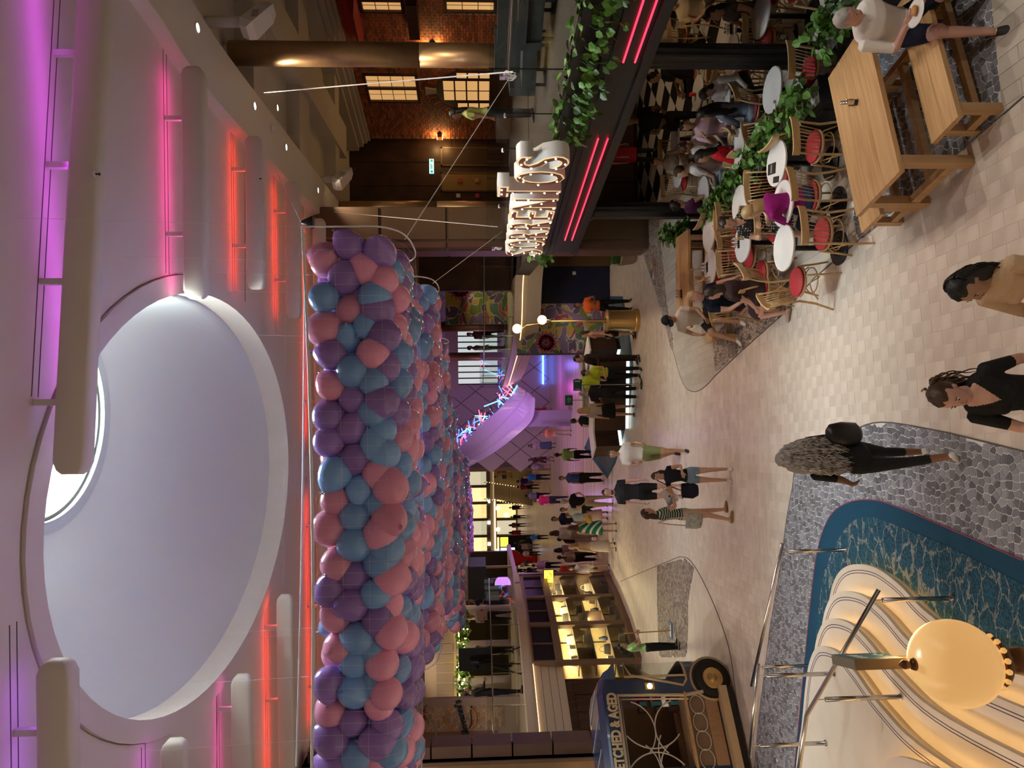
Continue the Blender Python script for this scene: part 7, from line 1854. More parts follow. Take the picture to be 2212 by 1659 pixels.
ARMX = dict(aL=(22, 14, 95, 55), aR=(22, 14, 95, 55)); HOLD = dict(aL=(18, 10, 85, 25), aR=(18, 10, 85, 25)); HIPS = dict(aL=(-10, 38, 10, 40), aR=(-10, 38, 10, 40)); BACKH = dict(aL=(-25, 14, -15, 40), aR=(-25, 14, -15, 40))
def seat(**k_): d = dict(sit=.53, tL=(84, 7), sL=-4, tR=(84, 7), sR=2, aL=(25, 10, 75, 15), aR=(25, 10, 75, 15), lean=6); d.update(k_); return d

# --- foreground
x, y = G(2075, 600, 1.55).x, G(2075, 600, 1.55).y
w1 = person('woman with long black hair and beige satin blouse looking at her phone', x, y, 128, 1.66, fem=True, top=(.62, .43, .27), bot=(.25, .2, .16), sleeve=1.9, skin='tan', hair=('long', 'black'), near=1, pose=dict(head=(-12, 16), aL=(25, 8, 95, 30), aR=(22, 8, 88, 28), lean=4, curl=.5))
x, y = G(2040, 850, 1.56).x, G(2040, 850, 1.56).y
w2 = person('woman with wavy brown ponytail and black V-neck top walking past', x, y, 160, 1.70, fem=True, top=(.012, .012, .013), bot=(.012, .012, .014), sleeve=.75, skin='pink', hair=('pony', 'brown'), near=1, lowcut=.13, pose=dict(WALK, head=(-14, 10), aL=(-12, 14, 30, -10), aR=(30, 8, 60, 20), curl=.6))
x, y = gp(2030, 985)
w3 = person('woman with very long grey curly hair in black with a black shoulder bag', x, y, 25, 1.70, fem=True, top=(.012, .012, .014), bot=(.012, .013, .017), bstyle='crop', sleeve=.8, skin='brown', hair=('curly', 'grey'), shoe=(.55, .55, .56), near=1, bodyfat=1.08, pose=dict(WALK2, aL=(8, 10, 40, 0), aR=(14, 16, 60, 10)))
# curly strands over her hair
def strands(P, n, L_, rad, col, spread, seed, wave=.012, parent=None, start=.03):
    r_ = random.Random(seed); inv = P['M'].inverted(); hb = MB(); k = P['k']; h = P['head']; f = P['hf']; u_ = P['hup']; rt_ = f.cross(u_)
    for i in range(n):
        a = r_.uniform(-1.9, 1.9); q0 = h + u_*(.11*k*math.cos(a*.55)) + rt_*(.085*k*math.sin(a)) - f*(.05*k*math.cos(a)+.03*k)
        pts = []; ph = r_.random()*6; ln = L_*r_.uniform(.75, 1.05); sx = math.sin(a)*spread*r_.uniform(.8, 1.15); by = .10*k + .05*k*math.cos(a) + r_.uniform(0, .03)
        for j in range(15):
            t_ = j/14; e = min(1, t_*3); p = q0.lerp(h + rt_*(sx*(.55+.45*math.sin(PI*min(1, t_*.75)))) - f*by*(1-.25*t_), e); p = p - Vector((0, 0, 1))*(ln*max(0, t_-.08)) 
            p += rt_*(wave*math.sin(ph+t_*34)) + f*(wave*math.cos(ph+t_*34)); pts.append(inv @ p)
        hb.tube(pts, [rad]*12 + [rad*.8, rad*.6, rad*.3], 4)
    o = hb.build('hair_strands', col, P['root'], smooth=True, kind='stuff'); return o
strands(w3, 170, .62, .0065, M('silver_hair', (.66, .64, .62), .4, nz=(22, (.16, .15, .14))), .17, 5)
strands(w1, 130, .42, .0055, cm(HC['black'], .35, 'hair'), .10, 6, wave=.002)
0 and strands(w2, 60, .20, .006, cm(HC['brown'], .45, 'hair'), .10, 7, wave=.006)
def pony(P, col):
    r_ = random.Random(3); inv = P['M'].inverted(); hb = MB(); k = P['k']; h = P['head']; f = P['hf']; u_ = P['hup']; rt_ = f.cross(u_)
    for i in range(70):
        ph = r_.random()*6; a = Vector((r_.gauss(0, .022), r_.gauss(0, .022), r_.gauss(0, .02))); pts = []
        for j in range(12):
            t_ = j/11; pts.append(inv @ (h - f*(.08+.08*math.sin(t_*1.9))*k + u_*(.04-.05*t_)*k - Vector((0, 0, 1))*(.26*t_**1.6) + rt_*(.05*t_) + a*(1+1.8*t_) + rt_*(.012*math.sin(ph+t_*14))))
        hb.tube(pts, [.006]*9 + [.005, .004, .002], 4)
    hb.build('ponytail', col, P['root'], smooth=True, kind='stuff')
pony(w2, cm((.11, .055, .025), .45, 'hair'))
b = thing('shoulder_bag', 'soft black bag carried behind the grey haired woman', 'bag', (w3['head'].x+.25, w3['head'].y-.04, .84), R(20))
MB().loft([ell_ring(Vector((0, 0, z_)), Vector((1, 0, 0)), Vector((0, 1, 0)), rx, ry, 16) for z_, rx, ry in ((0, .07, .05), (.04, .115, .075), (.18, .125, .08), (.30, .10, .06), (.34, .05, .03))]).build('bag_body', m_black, b, smooth=True)
MB().tube([(-.10, 0, .28), (-.16, 0, .45), (-.24, .0, .62)], .012, 6).build('strap', m_black, b)
ph = thing('phone', 'smartphone with app icons held by the black haired woman', 'phone', w1['hR'] + w1['fR']*.09 + Vector((0, .0, .02)), R(105))
MB().box(-.038, .038, -.075, .075, -.005, .005).xf(Matrix.Rotation(R(25), 4, 'X')).build('case', M('rose_case', (.5, .25, .22), .3), ph); MB().box(-.034, .034, -.07, .07, .005, .0056).xf(Matrix.Rotation(R(25), 4, 'X')).build('screen', M('screen_navy', (.03, .04, .09), .1, em=((.1, .12, .3), .4)), ph)
r_ = random.Random(2)
for i in range(4):
    for j in range(5): MB().box(-.028+i*.016, -.017+i*.016, -.05+j*.022, -.039+j*.022, .0057, .006).xf(Matrix.Rotation(R(25), 4, 'X')).build('app_icon', M('icon%d' % ((i*3+j) % 5), [(.7, .1, .2), (.8, .6, .5), (.2, .5, .8), (.8, .8, .8), (.3, .6, .3)][(i*3+j) % 5], .3), ph)
# seated man on the picnic bench
sx, sy_ = G(1900, 45, .5).x, G(1900, 45, .5).y
sm = person('grey haired man in white linen shirt eating from a plate on the oak bench', 3.40, 6.50, 168, 1.78, top=(.84, .80, .76), bot=(.012, .016, .035), bstyle='shorts', sleeve=.95, skin='pink', hair=('short', 'grey'), shoe=(.02, .018, .018), near=1, bodyfat=1.08,
            pose=dict(sit=.53, lean=16, tL=(78, 14), sL=12, tR=(80, 10), sR=24, aL=(40, 12, 100, 30), aR=(35, 10, 115, 38), head=(18, 12), curl=.7))
pl = thing('plate', 'white plate held up by the man in the white shirt', 'plate', (sm['hL'] + sm['hR'])/2 + sm['fL']*.12 + Vector((0, 0, .02)))
MB().lathe([(.05, 0), (.10, .006), (.125, .02), (.11, .016), (.05, .006)], n=24).build('plate', m_white, pl, smooth=True); MB().sphere((.02, .0, .03), .035, 10, 6, (1.4, 1, .6)).build('food', M('fried_food', (.55, .26, .07), .7), pl, smooth=True)
# --- middle distance
p5 = person('man in white t-shirt and olive shorts walking forward', *gp(1478, 978), 170, hgt(1308, 1478, 978), top=(.70, .64, .60), bot=(.20, .22, .09), bstyle='shorts', skin='tan', hair=('short', 'black'), shoe=(.02, .02, .02), pose=dict(WALK, head=(10, 5), aL=(5, 16, 75, -10), aR=(15, 10, 85, 25)))
p6 = person('bearded man in black shirt and black shorts behind the navy top woman', *gp(1472, 1060), 182, 1.84, top=(.022, .022, .026), bot=(.010, .010, .012), bstyle='shorts', skin='pink', hair=('short', 'dark'), shoe=(.25, .22, .18), bodyfat=1.12)
p7 = person('woman in navy top and denim shorts with hand raised to her hair', *gp(1577, 1025), 178, hgt(1408, 1577, 1025), fem=True, top=(.012, .014, .028), bot=(.20, .30, .44), bstyle='hot', skin='light', hair=('mid', 'brown'), shoe=(.62, .60, .55), sleeve=.3, pose=dict(aR=(60, 60, 150, 30), aL=(14, 14, 95, 30), head=(-15, 4)))
p8 = person('woman in striped green top holding a laptop and a tote bag', *gp(1578, 1108), -72, hgt(1386, 1578, 1108), fem=True, top=(.03, .10, .06), bot=(.52, .44, .34), bstyle='hot', skin='light', hair=('long', 'brown'), shoe=(.32, .20, .08), pose=dict(tL=(8, 3), sL=4, tR=(-6, 3), sR=-14, aL=(20, 12, 100, 20), aR=(25, 14, 88, 25), head=(0, 10)))
beard = MB(); beard.add(*(lambda q: (q.v, q.f))(MB().sphere((0, 0, 0), 1, 12, 8).xf(Matrix.Translation(p6['M'].inverted() @ (p6['head'] + p6['hf']*.045 - p6['hup']*.082)) @ Matrix.Diagonal((.058, .052, .042, 1))))); beard.build('beard', cm((.06, .03, .018), .7, 'hair'), p6['root'], smooth=True)
def wave_cloth(P, c1, c2, scale, axis='Z', which=1, thr=.5):
    mt = bpy.data.materials.new('striped_cloth'); mt.use_nodes = True; nt = mt.node_tree; bs = nt.nodes['Principled BSDF']; bs.inputs['Roughness'].default_value = .8; bs.inputs['Specular IOR Level'].default_value = .25
    tc_ = _n(nt, 'ShaderNodeTexCoord'); wv = _n(nt, 'ShaderNodeTexWave'); wv.bands_direction = axis; wv.inputs['Scale'].default_value = scale; wv.inputs['Distortion'].default_value = .4
    rp = _n(nt, 'ShaderNodeValToRGB'); rp.color_ramp.interpolation = 'CONSTANT'; rp.color_ramp.elements[0].color = (*c1, 1); rp.color_ramp.elements[1].color = (*c2, 1); rp.color_ramp.elements[1].position = thr
    nt.links.new(tc_.outputs['Object'], wv.inputs['Vector']); nt.links.new(wv.outputs['Fac'], rp.inputs[0]); nt.links.new(rp.outputs[0], bs.inputs['Base Color'])
    old = None
    for c_ in P['root'].children:
        if c_.name.startswith('body'): old = c_.data.materials[which]
    for c_ in P['root'].children:
        for i, s_ in enumerate(c_.data.materials):
            if s_ == old: c_.data.materials[i] = mt
wave_cloth(p8, (.02, .085, .05), (.62, .58, .52), 7, thr=.78)
lt = thing('laptop', 'silver closed laptop with a dark emblem carried by the striped top woman', 'laptop', p8['hL'].lerp(p8['hR'], .5) + Vector((.04, -.12, .05)), R(178))
Lm = Matrix.Rotation(R(32), 4, 'Y')
MB().box(-.155, .155, -.008, .008, -.11, .11).xf(Lm).build('lid', M('laptop_silver', (.42, .47, .58), .3, .5), lt); MB().lathe([(.02, 0), (.02, .002)], (0, 0, 0), 14, Matrix.Rotation(PI/2, 3, 'X')).xf(Matrix.Translation((0, .0105, 0))).build('emblem', m_black, lt)
tb = thing('tote_bag', 'cream printed tote bag at the hip of the striped top woman', 'bag', p8['root'].location + Vector((-.12, -.10, .58)), R(150))
MB().loft([ell_ring(Vector((0, 0, z_)), Vector((1, 0, 0)), Vector((0, 1, 0)), rx, ry, 12) for z_, rx, ry in ((0, .16, .05), (.1, .18, .07), (.28, .17, .04))]).build('bag_body', M('canvas', (.55, .52, .45), .8, nz=(14, (.20, .26, .30))), tb); MB().tube([(-.1, 0, .28), (-.08, 0, .60), (-.02, .04, .82), (.06, 0, .60), (.1, 0, .28)], .010, 6).build('strap', M('canvas_strap', (.58, .5, .38), .8), tb)
bg = thing('shoulder_bag', 'navy bag hanging beside the denim shorts woman', 'bag', p7['root'].location + Vector((-.28, -.02, .62)), R(10)); MB().loft([ell_ring(Vector((0, 0, z_)), Vector((1, 0, 0)), Vector((0, 1, 0)), rx, ry, 12) for z_, rx, ry in ((0, .10, .06), (.1, .15, .08), (.3, .13, .05))]).build('bag_body', cm((.015, .015, .035)), bg, smooth=True); MB().tube([(.0, 0, .3), (.1, .02, .55), (.2, .02, .75)], .012, 6).build('strap', M('tan_strap', (.25, .13, .07), .6), bg)
p9 = person('cleaner in lime green shirt and black trousers holding a mop', *gp(1467, 1396), -80, hgt(1335, 1467, 1396), fem=True, top=(.38, .62, .22), bot=(.012, .012, .014), skin='tan', hair=('pony', 'black'), sleeve=.6, pose=dict(aL=(30, 6, 85, 10), aR=(32, 6, 100, 12), head=(0, 10), tL=(5, 3), sL=-2, curl=.9))
mp = thing('flat_mop', 'yellow handled flat mop with blue pad held by the cleaner', 'mop', gp(1452, 1362) + (0,)); q = Vector((*gp(1452, 1362), .05)); qt = p9['hR'] + Vector((.03, 0, .18))
MB().tube([q, q.lerp(qt, 1.12)], .013, 8).build('handle', M('mop_yellow', (.65, .40, .02), .4), mp, world=True); MB().box(-.20, .20, -.07, .07, .0, .03).build('pad', M('mop_blue', (.12, .25, .55), .9), mp); MB().box(-.15, .15, -.045, .045, .03, .045).build('plate', m_white, mp)
# --- terrace guests
def seatat(px, py, z=.5): p = G(px, py, z); return p.x, p.y
x, y = seatat(1640, 622); ch_ = chair(x, y, R(55), 'bentwood chair under the woman in the dark brown dress')
person('woman in dark brown dress seen from behind on a bentwood chair', x, y, 55, 1.66, fem=True, top=(.045, .022, .022), bot=(.02, .015, .02), bstyle='dress', sleeve=.5, skin='pink', hair=('mid', 'dark'), bodyfat=1.28, shoe=(.4, .3, .25), pose=seat(aL=(20, 12, 50, 10), aR=(25, 12, 60, 10), sL=-12, sR=10))
x, y = seatat(1592, 650); chair(x, y, R(200), 'bentwood chair under the blond man in navy')
person('blond man in navy polo and black shorts sitting on a bentwood chair', x, y, 205, 1.82, top=(.008, .012, .030), bot=(.010, .010, .012), bstyle='shorts', skin='pink', hair=('short', 'blond'), shoe=(.10, .11, .12), pose=seat(lean=10, aR=(30, 14, 60, 8), aL=(30, 12, 70, 15), sR=25, head=(-15, 15)))
x, y = seatat(1520, 690, .5); person('man in black cap and white shirt seated on the oak bench', x + .05, y - .05, 150, 1.76, top=(.66, .62, .56), bot=(.02, .02, .025), bstyle='shorts', skin='tan', hair=('cap', 'black'), shoe=(.60, .57, .52), pose=seat(sit=.53, lean=10, aL=(40, 12, 80, 15), aR=(45, 10, 85, 20), sL=28, sR=34, head=(0, 14)))
x, y = seatat(1690, 482); chair(x + .1, y + .35, R(170), 'bentwood chair under the polka dot woman')
def dots(P, n, seed):     # white dots on the dress
    pass
pd_ = person('smiling woman in black dress with white polka dots', x + .1, y + .35, 165, 1.68, fem=True, top=(.012, .012, .013), bot=(.012, .012, .013), bstyle='dress', sleeve=.5, skin='light', hair=('bun', 'dark'), shoe=(.02, .02, .02), lowcut=.08, pose=seat(aL=(35, 14, 100, 40), aR=(30, 14, 130, 35), head=(-30, 6), lean=10))
# dots follow the dress through its material
mt = bpy.data.materials.new('polka_dot'); mt.use_nodes = True; nt = mt.node_tree; bs = nt.nodes['Principled BSDF']; bs.inputs['Roughness'].default_value = .8
tc_ = _n(nt, 'ShaderNodeTexCoord'); vo_ = _n(nt, 'ShaderNodeTexVoronoi'); vo_.inputs['Scale'].default_value = 26; vo_.inputs['Randomness'].default_value = .25; rp_2 = _n(nt, 'ShaderNodeValToRGB'); rp_2.color_ramp.interpolation = 'CONSTANT'; rp_2.color_ramp.elements[0].color = (.7, .68, .66, 1); rp_2.color_ramp.elements[1].color = (.012, .012, .013, 1); rp_2.color_ramp.elements[1].position = .30
nt.links.new(tc_.outputs['Object'], vo_.inputs['Vector']); nt.links.new(vo_.outputs['Distance'], rp_2.inputs[0]); nt.links.new(rp_2.outputs[0], bs.inputs['Base Color'])
for c_ in pd_['root'].children:
    for i, s_ in enumerate(c_.data.materials):
        if s_ and s_.name.startswith('cloth'): c_.data.materials[i] = mt
x, y = seatat(1745, 425); chair(x, y, R(20), 'bentwood chair under the magenta top woman')
person('blonde woman in magenta top and jeans leaning over the drinks table', x, y, 28, 1.66, fem=True, top=(.26, .008, .15), bot=(.03, .06, .14), sleeve=1.6, skin='light', hair=('mid', 'blond'), pose=seat(lean=22, aL=(45, 12, 90, 30), aR=(45, 12, 95, 30), head=(15, 10)))
inner = [  # (px, py of seat), facing, label, kwargs
    ((1546, 450), -70, 'woman in purple print top drinking at the far planter', dict(fem=True, top=(.07, .015, .06), bot=(.35, .34, .33), hair=('bun', 'black'), sleeve=.1, lowcut=.05)),
    ((1560, 360), 70, 'man in white shirt with a shoulder strap seen from behind', dict(top=(.66, .62, .58), bot=(.25, .32, .42), hair=('short', 'brown'), sleeve=.6)),
    ((1490, 352), 175, 'woman in sunglasses and floral shirt facing the terrace', dict(fem=True, top=(.42, .37, .30), bot=(.2, .15, .1), hair=('short', 'brown'), skin='tan', sleeve=.7)),
    ((1612, 326), 60, 'woman in bright red dress with long dark hair', dict(fem=True, top=(.55, .012, .02), bot=(.55, .012, .02), bstyle='dress', hair=('long', 'black'), skin='tan', sleeve=1.2)),
    ((1620, 236), 40, 'woman with very long curly black hair in plaid shirt', dict(fem=True, top=(.14, .17, .26), bot=(.30, .36, .45), hair=('curly', 'black'), skin='tan', sleeve=1.4)),
    ((1570, 272), 160, 'man in pink shirt holding a phone to his ear', dict(top=(.52, .32, .36), bot=(.2, .16, .12), hair=('short', 'dark'), skin='tan', sleeve=.7)),
    ((1552, 300), 130, 'girl in white t-shirt with tied up brown hair', dict(fem=True, top=(.64, .62, .60), bot=(.05, .05, .06), hair=('bun', 'brown'), sleeve=.6)),
    ((1600, 176), 120, 'woman in silver blouse bending over her plate', dict(fem=True, top=(.50, .46, .46), bot=(.03, .03, .03), hair=('mid', 'dark'), sleeve=1.8)),
    ((1470, 78), 10, 'woman with long blonde hair in cream top at the back', dict(fem=True, top=(.50, .40, .28), bot=(.05, .04, .03), hair=('long', 'blond'), sleeve=1.2)),
    ((1525, 20), 170, 'man in cream shirt at the back table', dict(top=(.50, .40, .27), bot=(.05, .04, .04), hair=('short', 'black'), skin='tan', sleeve=.6)),
    ((1640, 18), 90, 'woman in black and white leaf print dress', dict(fem=True, top=(.10, .09, .085), bot=(.10, .09, .085), bstyle='dress', hair=('mid', 'black'), skin='tan', sleeve=.3)),
    ((1490, 158), 60, 'person in black clothes behind the fluted column', dict(top=(.012, .012, .013), bot=(.012, .012, .013), hair=('short', 'black'), skin='tan'))]
for (px, py), fa, lab, kw in inner:
    x, y = seatat(px, py); chair(x, y, R(fa), 'bentwood chair under the ' + ' '.join(lab.split()[:9]))
    sp2 = {130: dict(lean=20, head=(0, 25)), 120: dict(lean=24, head=(0, 22)), 160: dict(aR=(50, 15, 150, 20))}.get(fa, {})
    person(lab, x, y, fa, 1.70 if not kw.get('fem') else 1.64, pose=seat(**sp2), **kw)
person('man in black t-shirt standing by the chequered floor tables', *seatat(1545, 262, .0), 170, 1.78, top=(.010, .010, .012), bot=(.012, .012, .013), skin='brown', hair=('short', 'black'), pose=HOLD)
wa = person('waiter in red apron at the back of the restaurant', *seatat(1418, 335, 0), 185, 1.74, top=(.55, .52, .48), bot=(.02, .02, .02), skin='tan', hair=('short', 'black'))
ap = MB(); ap.loft([ell_ring(Vector((0, 0, z_)), Vector((1, 0, 0)), Vector((0, 1, 0)), rx, ry, 16) for z_, rx, ry in ((.55, .20, .16), (.95, .19, .155), (1.25, .185, .15))]); ap.build('apron', M('apron_red', (.40, .01, .02), .7), wa['root'])
text_obj('apron_lettering', "SORRENTO'S", .06, .002, m_white, wa['M'] @ Matrix.Translation((.10, .150, .92)) @ Matrix.Rotation(PI, 4, 'Z') @ Matrix.Rotation(PI/2, 4, 'X') @ Matrix.Rotation(PI/2, 4, 'Z'), wa['root'])
# --- upper decks
person('woman in lime shirt with long black hair behind the upper glass rail', 5.55, 14.2, 60, 1.72, z=UZ, fem=True, top=(.42, .48, .16), bot=(.02, .02, .02), skin='brown', hair=('long', 'black'))
cmn = person('camera operator in black on the left upper deck', -8.95, 20.2, -60, 1.76, z=3.48, top=(.02, .02, .022), bot=(.015, .015, .017), skin='tan', hair=('short', 'black'), sleeve=1.8, pose=dict(HOLD, head=(0, 10)))
rg = thing('camera_rig', 'black film camera on a tripod with dark flags on the left upper deck', 'camera', (-8.45, 21.1, 3.48), 0)
for a in (0, 2.1, 4.2): MB().tube([(0, 0, 1.25), (.45*math.cos(a), .45*math.sin(a), 0)], .022, 6).build('tripod_leg', m_black, rg)
MB().box(-.12, .12, -.28, .2, 1.28, 1.55).build('camera_body', m_black, rg); MB().lathe([(.06, 0), (.07, .2)], (0, -.28, 1.4), 14, Matrix.Rotation(PI/2, 3, 'X')).build('lens', m_darkmetal, rg); MB().box(-.35, .35, .28, .30, .9, 1.9).build('flag', m_black, rg)
for i, (px, Y, lab, c, hh) in enumerate((((1005, 722), 31, 'person in dark patterned top behind the central upper glass', (.16, .10, .12), 'black'), ((1008, 752), 31.5, 'person in pale brown top behind the central upper glass', (.36, .28, .22), 'brown'))):
    p = PY(*px, Y); person(lab, p.x, Y, 200 + 60*i, 1.72, z=3.44, top=c, bot=(.05, .05, .06), skin='tan', hair=('short', hh))
for i, (px, Y, lab, c) in enumerate((((1020, 1405), 25.5, 'diner in grey top under the garland', (.2, .19, .2)), ((1035, 1331), 27, 'waiter in white jacket on the left upper deck', (.66, .64, .62)), ((1035, 1300), 28.4, 'diner in navy near the exit light', (.03, .04, .09)), ((1032, 1440), 27, 'diner in red top between the tiled columns', (.25, .06, .05)))):
    p = PY(*px, Y); person(lab, p.x, Y, 150 + 50*i, 1.72, z=3.48, top=c, bot=(.03, .03, .035), skin='tan', hair=('short', 'black'), pose=HOLD)
